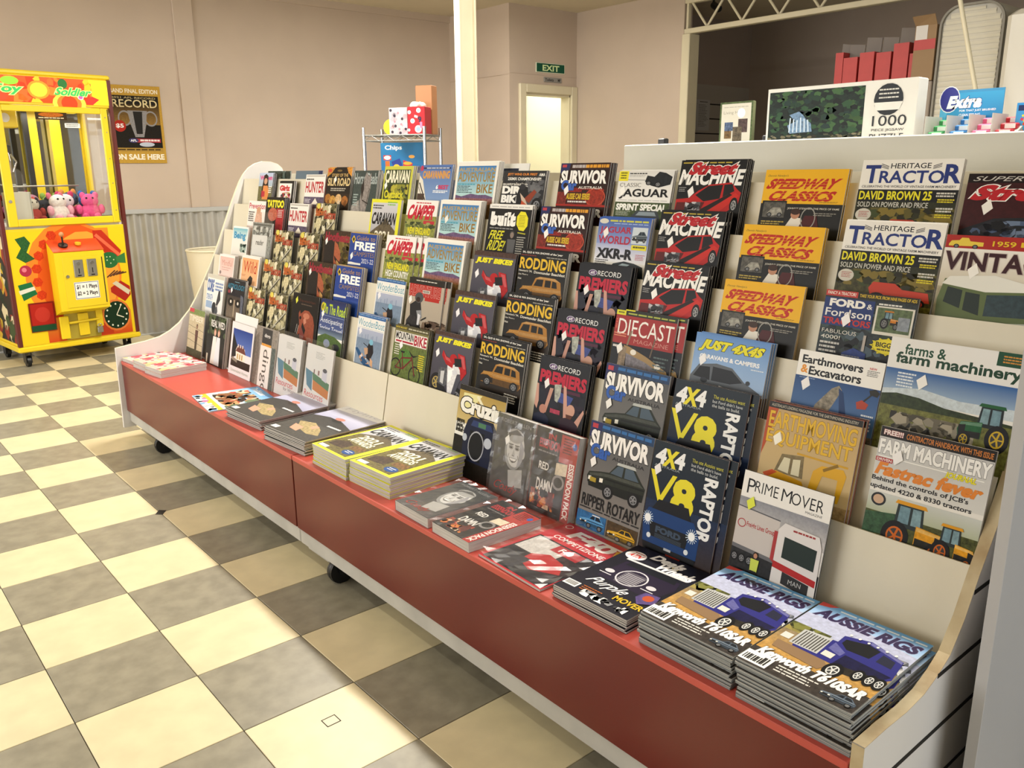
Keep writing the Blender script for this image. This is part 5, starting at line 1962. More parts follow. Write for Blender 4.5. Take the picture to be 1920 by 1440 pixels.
racks = []
for mi, (ya, yb, lab) in enumerate(MODS):
    R_ = thing('magazine_rack', lab, 'rack', (0, 0, 0), 0, 'rack modules')
    racks.append(R_)
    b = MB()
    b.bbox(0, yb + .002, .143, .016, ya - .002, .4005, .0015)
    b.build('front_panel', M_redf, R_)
    b = MB()
    b.bbox(-.001, yb + .001, .386, .335, ya - .001, ZTOP, .0015)
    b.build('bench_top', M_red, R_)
    b = MB()
    b.bbox(.010, yb, .084, .030, ya, .143, .003)
    b.build('kick_strip', M_strip, R_)
    b = MB()
    b.box(.03, yb + .01, .10, .94, ya - .01, .118)
    b.build('base_board', M_strip, R_)
    for n in range(2, 8):
        h0 = -.134 if n > 2 else -.128
        pr_, a_, c_ = slab(n, -.0115, -.0060, h0, LIP[n], ya, yb)
        if n == 2:
            pr_[0] = (pr_[0][0] + .002, ZTOP)
            pr_[3] = (pr_[3][0] + .002, ZTOP)
        b = MB()
        b.prism(pr_, 'y', yb + .001, ya - .001)
        b.build('tier_panel', M_cream, R_)
        if n == 7:
            continue
        b = MB()
        b.prism([rp(n, -.006, -.006), rp(n, -.006, -.0005), rp(n, .028, -.0005), rp(n, .028, -.006)], 'y', yb + .002, ya - .002)
        b.build('tier_ledge', M_cream, R_)
    b = MB()
    b.box(.925, yb + .001, .11, .943, ya - .001, 1.31)
    b.build('back_board', M_cream, R_)
    # castors
    for cx, cy in (((.052, -.372), (.86, -.3), (.86, -1.6)) if mi == 0 else ((.052, -2.115), (.86, -2.2), (.86, -3.6), (.4, -3.7))):
        ca = bpy.data.objects.new('castor', None)
        COL.objects.link(ca)
        ca.parent = R_
        ca.location = (cx, cy, 0)
        b = MB()
        b.tube((-.0, -.014, .043), (0, .014, .043), .043, 22)
        b.torus((0, 0, .043), .036, .009, 'y', 22, 8)
        b.build('wheel', M_black, ca)
        b = MB()
        b.prism([(-.022, .088), (.022, .088), (.012, .035), (-.012, .035)], 'y', -.021, -.018)
        b.prism([(-.022, .088), (.022, .088), (.012, .035), (-.012, .035)], 'y', .018, .021)
        b.box(-.03, -.03, .085, .03, .03, .092)
        b.tube((0, -.024, .043), (0, .024, .043), .008, 10)
        b.build('fork', M_dkmetal, ca)
    if mi == 1:
        b = MB()
        b.bbox(.032, -2.075, .055, .07, -1.924, .10, .004)
        b.build('castor_block', M_strip, R_)

# end panels
b = MB()
b.prism(PROF, 'y', .003, .0205)
lp = b.build('end_panel', M_white, racks[0])
b = MB()
for i in range(1, len(PROF) - 4):
    (xa, za), (xb, zb) = PROF[i], PROF[i + 1]
    d = Vector((xb - xa, zb - za)).normalized()
    nx, nz = -d.y * .0012, d.x * .0012
    b.add([(xa, .0028, za), (xb, .0028, zb), (xb, .0207, zb), (xa, .0207, za), (xa + nx, .0028, za + nz), (xb + nx, .0028, zb + nz), (xb + nx, .0207, zb + nz), (xa + nx, .0207, za + nz)],
          [(4, 5, 6, 7), (0, 1, 5, 4), (3, 7, 6, 2)], None, True)
b.build('edge_band', mat('ivory_edge_band', '#e2dcc0', .45), lp)
b = MB()
b.prism(PROF_R, 'y', -3.919, -3.899)
rp_ = b.build('end_panel', M_white, racks[1])
b = MB()
for i in range(0, len(PROF_R) - 4):
    (xa, za), (xb, zb) = PROF_R[i], PROF_R[i + 1]
    d = Vector((xb - xa, zb - za)).normalized()
    nx, nz = -d.y * .0012, d.x * .0012
    b.add([(xa, -3.9192, za), (xb, -3.9192, zb), (xb, -3.8988, zb), (xa, -3.8988, za), (xa + nx, -3.9192, za + nz), (xb + nx, -3.9192, zb + nz), (xb + nx, -3.8988, zb + nz), (xa + nx, -3.8988, za + nz)],
          [(4, 5, 6, 7), (0, 1, 5, 4), (3, 7, 6, 2)], None, False)
b.build('edge_band', M_edge, rp_)


def front_x(z):
    """front edge of the near end panel at height z"""
    for i in range(1, len(PROF_R) - 6):
        (xa, za), (xb, zb) = PROF_R[i], PROF_R[i + 1]
        if zb > za and za <= z <= zb:
            return xa + (xb - xa) * (z - za) / (zb - za)
    return 0.0


for z in (.112, .230, .348, .464, .584, .702, .82, .94, 1.06, 1.18):
    b = MB()
    b.box(front_x(z) + .003, -3.9198, z - .0045, .957, -3.9188, z + .0045)
    b.build('slat_groove', M_dark, rp_)
# ------------------------------------------------------------------ magazines
M_pages = {}
for nm_, c1, c2 in (('page', '#cfcac4', '#8f8a86'), ('dark', '#6f6a6a', '#3a3637'), ('black', '#2c2a2c', '#131214'), ('brown', '#9a8a80', '#4a2e24'), ('stack', '#a9adad', '#5c605f')):
    m_ = bpy.data.materials.new('paper_edges_' + nm_)
    m_.use_nodes = True
    nt = m_.node_tree
    bs = nt.nodes['Principled BSDF']
    bs.inputs['Roughness'].default_value = .7
    tc = nt.nodes.new('ShaderNodeTexCoord')
    mp = nt.nodes.new('ShaderNodeMapping')
    mp.inputs['Scale'].default_value = (6, 900, 6)
    no = nt.nodes.new('ShaderNodeTexNoise')
    no.inputs['Scale'].default_value = 1.0
    no.inputs['Detail'].default_value = 3
    ra = nt.nodes.new('ShaderNodeValToRGB')
    ra.color_ramp.elements[0].position = .3
    ra.color_ramp.elements[1].position = .7
    ra.color_ramp.elements[0].color = lin(c2)[:3] + (1,)
    ra.color_ramp.elements[1].color = lin(c1)[:3] + (1,)
    nt.links.new(tc.outputs['Object'], mp.inputs['Vector'])
    nt.links.new(mp.outputs['Vector'], no.inputs['Vector'])
    nt.links.new(no.outputs['Fac'], ra.inputs['Fac'])
    nt.links.new(ra.outputs['Color'], bs.inputs['Base Color'])
    M_pages[nm_] = m_

M_sticker = {}
ME = {}
for nm_, d in DES.items():
    w, h, t = d['w'], d['h'], d['t']
    A = Art(w, h)
    A.vk = VS.get(nm_, 1.0)
    d['fn'](A)
    # clip printed shapes to the sheet
    A.v = [(min(w, max(0, x)), y, min(h, max(0, z))) for x, y, z in A.v]
    A.box(0, 0, 0, w, .0004, h, '#e8e6e0')              # front sheet
    A.box(0, t - .0004, 0, w, t, h, d['back'])          # back sheet
    A.box(-.0004, 0, 0, 0, t, h, d['spine'])            # spine
    ME[nm_, 'cover'] = A.mesh('cover')
    p_ = MB()
    p_.box(0, .0004, .0006, w - .0008, t - .0004, h - .0008)
    ME[nm_, 'pages'] = p_.mesh('pages')
    if d['stick']:
        u, v, c = d['stick']
        q = MB()
        cx, cz = u * w, (1 - v * VS.get(nm_, 1.0)) * h
        s1, s2 = .0115, .0165
        yy = -(.00012 + (A.k + 3) * A.step)
        a = math.radians(12)
        pts = [(0, s2), (s1, 0), (0, -s2), (-s1, 0)]
        q.add([(cx + x * math.cos(a) + z * math.sin(a), yy, cz + z * math.cos(a) - x * math.sin(a)) for x, z in pts] +
              [(cx + x * math.cos(a) + z * math.sin(a), yy + .0002, cz + z * math.cos(a) - x * math.sin(a)) for x, z in pts], [(0, 1, 2, 3), (0, 1, 5, 4), (1, 2, 6, 5), (2, 3, 7, 6), (3, 0, 4, 7)])
        ME[nm_, 'stick'] = q.mesh('price_sticker')
        if c not in M_sticker:
            M_sticker[c] = mat('sticker_' + c.strip('#'), c, .5)


def wrap_mesh(w, h, t, top, seed, amp=.003):
    """crinkled clear film, a little larger than the magazine"""
    rn = random.Random(seed)
    n, m = 12, 14
    q = MB()
    vs = []
    for j in range(m + 1):
        for i in range(n + 1):
            u, v = i / n, j / m
            x = -.006 + u * (w + .012)
            z = -.004 + v * (h + .004 + top)
            e = 1.0 if (i in (0, n) or j in (0, m)) else 0.4
            vs.append((x, -.0050 - rn.random() * amp * (1.6 if v > .9 else 1) * e, z))
    fs = [(j * (n + 1) + i, j * (n + 1) + i + 1, (j + 1) * (n + 1) + i + 1, (j + 1) * (n + 1) + i) for j in range(m) for i in range(n)]
    q.add(vs, fs)
    return q.mesh('plastic_wrap')


MN = [0]


def magazine(nm, mw, label, group, stick=True, wrap=0.0, name='magazine'):
    """one magazine whose bottom-left front corner sits at the origin of mw"""
    d = DES[nm]
    r = bpy.data.objects.new(name, None)
    r.empty_display_size = .03
    COL.objects.link(r)
    r.matrix_world = mw
    tag(r, label, 'book' if name == 'book' else 'magazine', group)
    obj('pages', ME[nm, 'pages'], M_pages[d['edge']], r)
    obj('cover', ME[nm, 'cover'], PRINT, r)
    if stick and d['stick']:
        obj('price_sticker', ME[nm, 'stick'], M_sticker[d['stick'][2]], r)
    if wrap:
        MN[0] += 1
        obj('plastic_wrap', wrap_mesh(d['w'], d['h'], d['t'], wrap, MN[0], .010 if nm == 'f40' else .003), WRAP, r)
    return r


def tier_matrix(n, y, perp, h=0.0, roll=0.0):
    x, z = rp(n, perp, h)
    m = Matrix(((0, CA, SA, x), (-1, 0, 0, y), (0, -SA, CA, z), (0, 0, 0, 1)))
    return m @ Matrix.Rotation(roll, 4, 'Y')


def flat_matrix(x, y, z, ang=0.0):
    m = Matrix(((0, 0, 1, x), (-1, 0, 0, y), (0, -1, 0, z), (0, 0, 0, 1)))
    return m @ Matrix.Rotation(ang, 4, 'Y')


TIER = {1: 'the bottom tier', 2: 'the second tier', 3: 'the third tier', 4: 'the fourth tier', 5: 'the fifth tier', 6: 'the top tier'}
# design, left edge y, height of the top edge along the slope, number of copies
ROWS = {
    6: [('girl', -.256, .277, 4), ('dymo', -.50, .24, 2), ('hunter', -.77, .27, 1), ('silk', -.972, .299, 2), ('hdeals', -1.21, .286, 5), ('carav6', -1.446, .302, 3), ('caravanning', -1.70, .305, 2),
        ('advbike', -1.932, .313, 4), ('dirt', -2.198, .281, 2), ('survred', -2.475, .303, 4), ('jaguar', -2.724, .28, 2), ('street', -2.944, .306, 5), ('speed', -3.211, .278, 2), ('heritage', -3.456, .30, 2), ('supercars', -3.686, .27, 1)],
    5: [('prevent', -.255, .272, 1), ('tattoo', -.462, .292, 4), ('hunter', -.718, .269, 3), ('camo', -.975, .276, 2), ('caravan', -1.443, .305, 1), ('camper', -1.70, .308, 1), ('advbike', -1.916, .311, 4),
        ('built', -2.20, .303, 3), ('survred', -2.456, .303, 4), ('jagworld', -2.712, .28, 3), ('street', -2.936, .306, 4), ('speed', -3.203, .28, 2), ('heritage', -3.463, .30, 2), ('vintage', -3.684, .28, 1)],
    4: [('being', -.186, .273, 2), ('weeks', -.422, .304, 1), ('camo', -.682, .278, 1), ('camo', -.930, .278, 2), ('horsered', -1.155, .302, 2), ('guide', -1.379, .301, 5), ('camper', -1.65, .304, 3), ('advbike', -1.914, .308, 4),
        ('justbikes', -2.203, .281, 2), ('rodding', -2.434, .303, 3), ('afl', -2.700, .281, 3), ('street', -2.943, .301, 4), ('speed', -3.202, .28, 2), ('ford', -3.47, .282, 1)],
    3: [('mindful', -.146, .263, 3), ('wild', -.427, .276, 2), ('camo', -.680, .276, 1), ('camo', -.888, .277, 1), ('horsered', -1.118, .303, 2), ('guide', -1.366, .303, 5), ('woodenboat', -1.684, .281, 1), ('advrider', -1.901, .303, 3),
        ('justbikes', -2.18, .283, 2), ('rodding', -2.447, .303, 2), ('afl', -2.679, .281, 3), ('diecast', -2.905, .305, 2), ('just4x4', -3.176, .282, 3), ('earthmov', -3.455, .283, 1), ('farms', -3.652, .339, 1)],
    2: [('more', -.118, .293, 2), ('astro', -.381, .294, 2), ('camo', -.631, .27, 1), ('camo', -.858, .273, 2), ('horsebrown', -1.094, .298, 2), ('ontheroad', -1.345, .298, 4), ('woodenboat', -1.647, .276, 3), ('mtb', -1.909, .267, 3),
        ('justbikes', -2.153, .282, 2), ('rodding', -2.40, .303, 3), ('afl', -2.679, .28, 3), ('survgrey', -2.935, .302, 1), ('v8', -3.168, .302, 2), ('eqm', -3.43, .30, 3), ('fmj', -3.684, .301, 1)],
    1: [('sunmag', -.04, .243, 1), ('wed', -.303, .243, 3), ('house', -.60, .242, 1), ('dingo', -.868, .261, 1), ('resources', -1.099, .253, 2), ('resources', -1.36, .254, 1), ('cruzin', -2.386, .279, 1),
        ('survgrey', -2.955, .284, 1), ('v8', -3.172, .281, 2), ('prime', -3.428, .281, 1)],
}
SHORT = {}
count = {}
for n in ROWS:
    for it in ROWS[n]:
        count.setdefault(it[0], []).append((n, it[1]))
NOSTICK = {('advbike', 6), ('advbike', 4), ('guide', 3), ('camo', 2), ('caravan', 5), ('camo', 3), ('heritage', 6), ('v8', 0)}
for n in ROWS:
    for nm, y, top, k in ROWS[n]:
        d = DES[nm]
        same = [p for p in count[nm] if p[0] == n]
        where = ' on ' + TIER[n]
        if len(same) > 1:
            left = y == max(p[1] for p in same)
            where = (', left' if left else ', right') + ' one on ' + TIER[n]
        h0 = max(0.0, top - d['h'])
        if d['h'] > top:
            h0 = 0.0
        p0 = .0005 if n > 1 else -.006
        tt = d['t']
        perp = p0
        if nm == 'caravan':
            perp = p0
        for c in range(k):
            if perp + tt > .0275:
                break
            dy = 0 if c == 0 else random.uniform(-.004, .001)
            dh = 0 if c == 0 else random.uniform(0, .004)
            if c == 0:
                lab, grp = d['desc'] + where, 'magazines on the rack tiers'
            else:
                lab, grp = ['second', 'third', 'fourth', 'fifth', 'sixth'][c - 1] + '-from-front ' + d['desc'] + where, 'spare copies behind the front magazines'
            if nm in ('advrider', 'diecast', 'v8') and c == 1:
                dy = -.026 if nm != 'v8' else -.02
            if nm == 'camper' and c >= 1:
                dy = -.03 * c
            wr = .022 if (nm in ('resources', 'weeks') and c == 0) else 0.0
            if wr and nm == 'weeks':
                wr = .05
            magazine(nm, tier_matrix(n, y + dy, perp, h0 + dh, random.uniform(-.004, .004)), lab, grp, c == 0 and (nm, n) not in NOSTICK, wr)
            perp += tt + .0006
for nm, y, top in (('slate', -.566, .158), ('pine', -.25, .158), ('whitetop', -2.10, .176)):
    magazine(nm, tier_matrix(7, y, .006, top - DES[nm]['h']), DES[nm]['desc'] + ' peeping over the back panel', 'magazines behind the last panel', False)
# the two shrink-wrapped football books standing side by side on the bench
magazine('allen', tier_matrix(1, -2.600, -.020), DES['allen']['desc'] + ', standing on the bench', 'football books', True, .006, 'book')
magazine('essendon', tier_matrix(1, -2.771, -.020), DES['essendon']['desc'] + ', standing on the bench', 'football books', True, .006, 'book')
# tall blank white card behind the house magazine
b = MB()
b.box(0, 0, 0, .25, .0015, .285)
o = b.build('display_card', mat('blank_card', '#e9e6e4', .6))
o.matrix_world = tier_matrix(1, -.60, .004)
tag(o, 'blank white card standing behind the dusk house magazine', 'card')

ORD = ['second', 'third', 'fourth', 'fifth', 'sixth', 'seventh', 'eighth', 'ninth', 'tenth', 'eleventh', 'twelfth']


# ---- stacks lying on the bench: design, x of front edge, y of left edge, copies, turn, words
def stack(nm, x, y, k, ang, word, jit=.002, wrap=0.0, name='magazine', z=ZTOP):
    d = DES[nm]
    rn = random.Random(k * 7 + int(abs(y) * 100))
    for i in range(k):
        z1 = z + d['t'] + .0004
        top = i == k - 1
        lab = (('topmost ' if k > 1 else '') + d['desc'] + ', ' + word) if top else ORD[k - 2 - i] + '-from-top ' + d['desc'] + ', ' + word
        magazine(nm, flat_matrix(x + rn.uniform(-jit, jit), y + rn.uniform(-jit, jit), z1, ang + rn.uniform(-.01, .01)), lab, 'piles on the bench', False, wrap if top else 0.0, name)
        z = z1 + .0004


stack('pinkbook', .006, -.010, 1, -.10, 'far pile', name='book')
stack('pinkbook', .008, -.180, 2, -.08, 'middle pile', name='book')
stack('pinkbook', .010, -.352, 2, -.12, 'near pile', name='book')
stack('kid', .022, -.935, 1, .12, 'alone on the bench')
stack('fishing', .016, -1.325, 8, -.07, 'far pile', .004)
stack('fishing', .010, -1.690, 10, -.075, 'near pile', .004)
stack('caravan', .020, -2.035, 6, -.005, 'left pile', .003)
stack('caravan', .030, -2.255, 6, -.045, 'right pile', .003)
stack('allen', .012, -2.545, 1, .035, 'lying on the bench', wrap=.004, name='book')
stack('essendon', .006, -2.732, 1, .025, 'lying on the bench', wrap=.004, name='book')
stack('f40', .010, -2.925, 1, .045, 'lying on the bench', wrap=.012)
stack('deals', .010, -3.192, 6, -.03, 'lying on the bench', .002)
stack('rigs', .014, -3.442, 11, -.02, 'left pile', .004)
stack('rigs', .014, -3.672, 12, -.015, 'right pile', .004)
# ------------------------------------------------------------------ prize claw machine
M_yel = mat('yellow_plastic', '#e8cb1c', .35, noise=.05, nscale=4)
M_maroon = mat('maroon_corner_trim', '#5a1712', .45)
M_chrome = mat('chrome', '#c9ccd0', .15, 1.0)
M_steel = mat('brushed_steel', '#9c9c98', .35, .9)
M_mirror = mat('mirror_panel', '#b8bcb8', .05, 1.0)
CL = thing('claw_machine', 'tall yellow prize claw machine full of plush toys by the back wall', 'machine', (-.0504, 2.1273, 0), math.radians(5.98))


def part(name, m, fn, parent=CL):
    b = MB()
    fn(b)
    return b.build(name, m, parent)


X0, X1, DP, HT = -.05, .782, .60, 1.985
part('base_frame', M_yel, lambda b: b.bbox(X0 - .006, -.008, .112, X1 + .006, DP, .15, .008))
part('top_frame', M_yel, lambda b: b.bbox(X0, -.004, 1.955, X1, DP, HT, .008))
part('back_panel', M_yel, lambda b: b.box(X0 + .02, DP - .02, .15, X1 - .02, DP, 1.955))
part('lower_body', M_yel, lambda b: b.bbox(X0 + .01, .002, .148, X1 - .01, DP - .02, .955, .004))
part('sign_box', M_yel, lambda b: b.bbox(X0 + .01, .002, 1.765, X1 - .01, DP - .02, 1.956, .004))
for x in (X0, X1 - .028):
    part('corner_trim', M_maroon, lambda b: b.bbox(x, -.003, .152, x + .028, .03, 1.955, .003))
for x in (X0, X1 - .03):
    part('rear_post', M_yel, lambda b: b.box(x, DP - .05, .955, x + .03, DP - .0, 1.765))
# side glass and side art
part('side_glass', GLASS, lambda b: b.add([(X0 + .012, .03, .96), (X0 + .012, DP - .05, .96), (X0 + .012, DP - .05, 1.76), (X0 + .012, .03, 1.76)], [(0, 1, 2, 3)]))
part('side_glass', GLASS, lambda b: b.add([(X1 - .012, .03, .96), (X1 - .012, DP - .05, .96), (X1 - .012, DP - .05, 1.76), (X1 - .012, .03, 1.76)], [(0, 1, 2, 3)]))
# glazed door
part('glass_door_frame', M_yel, lambda b: (b.bbox(.002, -.014, .972, .06, .004, 1.762, .004), b.bbox(.686, -.014, .972, .738, .004, 1.762, .004), b.bbox(.06, -.014, .972, .686, .004, 1.02, .004), b.bbox(.06, -.014, 1.722, .686, .004, 1.762, .004)))
part('door_gap', M_dark, lambda b: b.box(.729, -.0148, .985, .735, -.0138, 1.755))
part('glass_pane', GLASS, lambda b: b.add([(.058, -.004, 1.018), (.688, -.004, 1.018), (.688, -.004, 1.724), (.058, -.004, 1.724)], [(0, 1, 2, 3)]))
for z in (1.06, 1.25, 1.42, 1.60, 1.70):
    part('screw', M_steel, lambda b: b.tube((.712, -.017, z), (.712, -.012, z), .004, 8))
part('door_lock', M_chrome, lambda b: (b.tube((.03, -.02, 1.14), (.03, -.012, 1.14), .011, 14), b.tube((.03, -.022, 1.14), (.03, -.02, 1.14), .005, 10)))
# interior
part('mirror_back', M_mirror, lambda b: b.box(.0, DP - .03, .96, .735, DP - .022, 1.76))
part('toy_tray', mat('tray_white', '#cfcdc8', .6), lambda b: b.box(X0 + .02, .02, .955, X1 - .02, DP - .03, .975))
part('interior_post', M_yel, lambda b: (b.box(.50, DP - .12, .975, .575, DP - .05, 1.76), b.box(.345, DP - .12, .975, .415, DP - .09, 1.76)))
part('black_rail', M_black, lambda b: b.box(.30, DP - .2, .975, .335, DP - .17, 1.76))
part('divider_rod', M_steel, lambda b: b.tube((.055, .12, 1.235), (.55, .2, 1.235), .006, 8))
part('prize_chute', mat('chute_white', '#c8c8bc', .3), lambda b: (b.box(.0, .03, .975, .17, .04, 1.2), b.box(.165, .03, .975, .173, .26, 1.2)))
lamp = part('interior_tube', mat('machine_tube', '#fff8ea', .4, emit=3.0), lambda b: b.box(.16, .09, 1.738, .66, .14, 1.756))
lg = area('machine_lamp', (.40, .26, 1.74), (0, 0, 0), .55, .2, 5.0, (1, .96, .86))
lg.parent = CL
# claw on its cable
part('claw_motor', M_yel, lambda b: b.bbox(.03, .10, 1.62, .18, .22, 1.745, .006))
part('claw_cable', M_dkmetal, lambda b: (b.tube((.105, .16, 1.62), (.105, .16, 1.50), .006, 8), b.bbox(.085, .14, 1.45, .125, .18, 1.51, .004)))
for i in range(3):
    t = i * 2.094 + .4
    c, s = math.cos(t), math.sin(t)
    part('claw_prong', M_chrome, lambda b: (b.tube((.105 + .015 * c, .16 + .015 * s, 1.46), (.105 + .06 * c, .16 + .06 * s, 1.40), .006, 8), b.tube((.105 + .06 * c, .16 + .06 * s, 1.40), (.105 + .025 * c, .16 + .025 * s, 1.33), .006, 8)))
part('round_label', mat('label_white', '#dcdcd6', .5), lambda b: b.tube((.105, .098, 1.685), (.105, .0995, 1.685), .03, 18))


def art_on(A, name, x, y, z, m=PRINT, parent=CL):
    o = A.build(name, m, parent)
    o.location = (x, y, z)
    return o


# header sign
A = Art(.775, .165)
A.g(0, 0, 1, 1, '#e8562a', '#d8481c')
A.r(.88, 0, 1, 1, '#f0e02c')
A.p([(.83, .0), (.9, 0), (.96, 1), (.86, 1)], '#f0d82c')
A.s(0, 0, .86, 1, ['#e84a24', '#f07a2c', '#d83c1c', '#f0b82c', '#e8642c'], 40, .05, 4)
A.e(.2, .2, .07, .16, '#8cc83c')
A.e(.62, .22, .04, .2, '#2c6a34')
A.e(.1, .78, .07, .2, '#d84a2c')
for a0 in (.0, .06, .12):
    A.e(.66, .98, .14 - a0 * .6, .42 - a0, ['#f0dc4a', '#e8762c', '#e0401c'][int(a0 / .06)])
A.e(.76, .72, .026, .1, '#f0c8dc')
A.e(.76, .72, .018, .07, '#c85a9c')
A.p([(.8, .84), (.86, .66), (.92, .78), (.86, 1), (.82, 1)], '#d8382c')
A.t('Toy', .02, .34, .3, .74, '#3cb45a', .04, .1, o='#f4f08a', ow=.06)
A.t('Soldier', .54, .36, .87, .68, '#3cb45a', .04, .1, o='#f4f08a', ow=.06)
A.e(.42, .5, .09, .36, '#f08c2c')
A.e(.42, .5, .07, .28, '#f4c43c')
art_on(A, 'header_sign', -.02, -.002, 1.783, PRINT_LIT)
A = Art(.2, .05)
A.r(0, 0, 1, 1, '#3a2a16')
A.e(.5, .35, .4, .3, '#b8641c', .4)
A.lines(.1, .7, .9, .9, 1, '#d8c8a0', .7, 0)
art_on(A, 'ticket_label', .26, -.0045, 1.675)
A = Art(.1, .03)
A.r(0, 0, 1, 1, '#e4e4e0')
A.lines(.1, .2, .9, .9, 2, '#8a8a88', .5, .1)
art_on(A, 'rule_label', .44, -.0045, 1.625)
# lower art
A = Art(.77, .78)
A.r(0, 0, 1, 1, '#e8c822')
A.g(.3, .0, .86, .34, '#d88a2c', '#c8381c')
A.p([(.3, 0), (.52, 0), (.3, .26), (.24, .3)], '#e89a3c')
A.e(.52, .42, .42, .5, '#e8842c')
A.e(.56, .42, .36, .46, '#d85a1e')
for i in range(9):
    t = 2.0 + i * .27
    u, v = .54 + .345 * math.cos(t), .42 + .44 * math.sin(t)
    A.e(u, v, .045, .045, '#c83c1a', .3, m=6, rot=t)
A.e(.62, .42, .3, .4, '#e8a23c')
A.g(.22, .78, .98, 1, '#d88a2c', '#c8461c')
A.r(.44, .88, .8, .99, '#b83a1e')
A.p([(.06, .06), (.14, .04), (.18, .1), (.14, .18), (.2, .24), (.12, .27), (.05, .22), (.1, .14)], '#2c5a30', .4)
A.e(.11, .34, .05, .05, '#a83048')
A.e(.1, .33, .02, .02, '#d8788c')
A.p([(.03, .46), (.14, .44), (.18, .55), (.06, .6)], '#1f6a40')
A.p([(.03, .51), (.16, .48), (.17, .51), (.04, .545)], '#d8d8cc')
A.e(.17, .7, .075, .065, '#9cae30')
A.e(.17, .7, .06, .05, '#7c9a28')
A.p([(.72, .02), (.8, .02), (.96, .22), (.92, .3), (.84, .28), (.72, .1)], '#b8301e')
A.l(.74, .06, .94, .26, .03, '#e06a4a')
A.e(.84, .3, .085, .075, '#2c6a3c')
A.p([(.9, .28), (.99, .24), (.99, .34), (.91, .33)], '#3c7a40')
for i in range(7):
    A.e(.79 + .03 * (i % 4), .27 + .03 * (i // 3), .006, .006, '#c8d8b0')
for i in range(5):
    A.l(.8 + .028 * i, .46 - .006 * i, .88 + .026 * i, .4 + .006 * i, .012, '#5a3a2c')
A.p([(.82, .56), (.92, .5), (1, .56), (1, .64), (.94, .7), (.82, .6)], '#a82a20')
A.p([(.84, .52), (.88, .5), (1, .6), (.98, .64)], '#cfc8b0')
A.e(.845, .82, .135, .15, '#d87a3c')
A.e(.845, .82, .118, .132, '#17301f')
for i in range(12):
    t = i * PI / 6
    A.e(.845 + .095 * math.cos(t), .82 + .105 * math.sin(t), .008, .009, '#e0e4d4')
A.l(.845, .82, .9, .72, .007, '#e8e4d0')
A.l(.845, .82, .91, .85, .009, '#e8e4d0')
art_on(A, 'lower_artwork', -.022, .0005, .158)
A = Art(.165, .205)
A.r(0, 0, 1, 1, '#7a1c18')
A.r(.06, .05, .94, .76, '#a8241c')
A.e(.5, .42, .3, .26, '#b8352a')
A.r(.02, .78, .98, .98, '#1f4a30')
art_on(A, 'red_plaque', .044, -.006, .245)
# control box
BX = part('control_box', M_yel, lambda b: b.prism([(-.125, .385), (-.125, .79), (0, .86), (0, .345)], 'x', .215, .545))
part('control_deck', mat('orange_deck', '#d84a1e', .4), lambda b: b.prism([(-.128, .794), (-.122, .7995), (-.0, .868), (0, .862)], 'x', .212, .548), CL)
part('service_door', mat('yellow_door', '#e2c51e', .38), lambda b: b.bbox(.262, -.129, .405, .532, -.1245, .755, .002), CL)
part('hinge_gap', M_dark, lambda b: b.box(.522, -.1306, .42, .528, -.129, .745), CL)
JS = part('joystick', M_black, lambda b: (b.tube((.30, -.07, .832), (.30, -.075, .842), .03, 16), b.tube((.30, -.075, .84), (.295, -.085, .90), .006, 8)))
part('joystick_knob', mat('tan_knob', '#c08a5a', .4), lambda b: b.ball((.293, -.088, .912), .017), JS)
part('play_button', mat('amber_button', '#e0b428', .3), lambda b: (b.tube((.40, -.065, .835), (.40, -.069, .848), .02, 16),))
for x in (.362, .452):
    CS = part('coin_slot', M_steel, lambda b: b.bbox(x - .032, -.136, .615, x + .032, -.129, .735, .004))
    part('coin_mouth', M_dark, lambda b: (b.box(x - .003, -.1375, .64, x + .003, -.1358, .675), b.box(x - .012, -.1375, .622, x + .012, -.1358, .63)), CS)
    part('reject_button', M_chrome, lambda b: b.tube((x, -.144, .71), (x, -.136, .71), .011, 12), CS)
part('box_lock', M_chrome, lambda b: b.tube((.283, -.138, .625), (.283, -.128, .625), .011, 14))
A = Art(.165, .122)
A.r(0, 0, 1, 1, '#e8e6e0')
A.r(.02, .03, .98, .97, '#3a4a7a')
A.r(.04, .06, .96, .94, '#e8e6e0')
A.t('$1 = 1 Plays', .09, .16, .92, .46, '#17171a', .03)
A.t('$2 = 2 Plays', .09, .54, .92, .84, '#17171a', .03)
art_on(A, 'price_sign', .318, -.1300, .458)
# prize flap with padlocked bar
part('prize_flap', mat('dull_brass_yellow', '#a8962c', .5), lambda b: b.bbox(.262, -.012, .162, .502, .0, .372, .004))
part('flap_bracket', M_yel, lambda b: (b.bbox(.225, -.03, .175, .285, -.010, .335, .003), b.bbox(.35, -.026, .185, .42, -.011, .345, .003)))
part('lock_bar', M_yel, lambda b: b.tube((.285, -.03, .285), (.49, -.03, .292), .009, 8))
PL = part('padlock', M_steel, lambda b: b.bbox(.468, -.045, .19, .508, -.028, .235, .004))
part('shackle', M_chrome, lambda b: b.torus((.488, -.036, .242), .014, .003, 'y', 14, 6), PL)
part('hasp', M_yel, lambda b: b.bbox(.475, -.028, .235, .52, -.008, .375, .003))
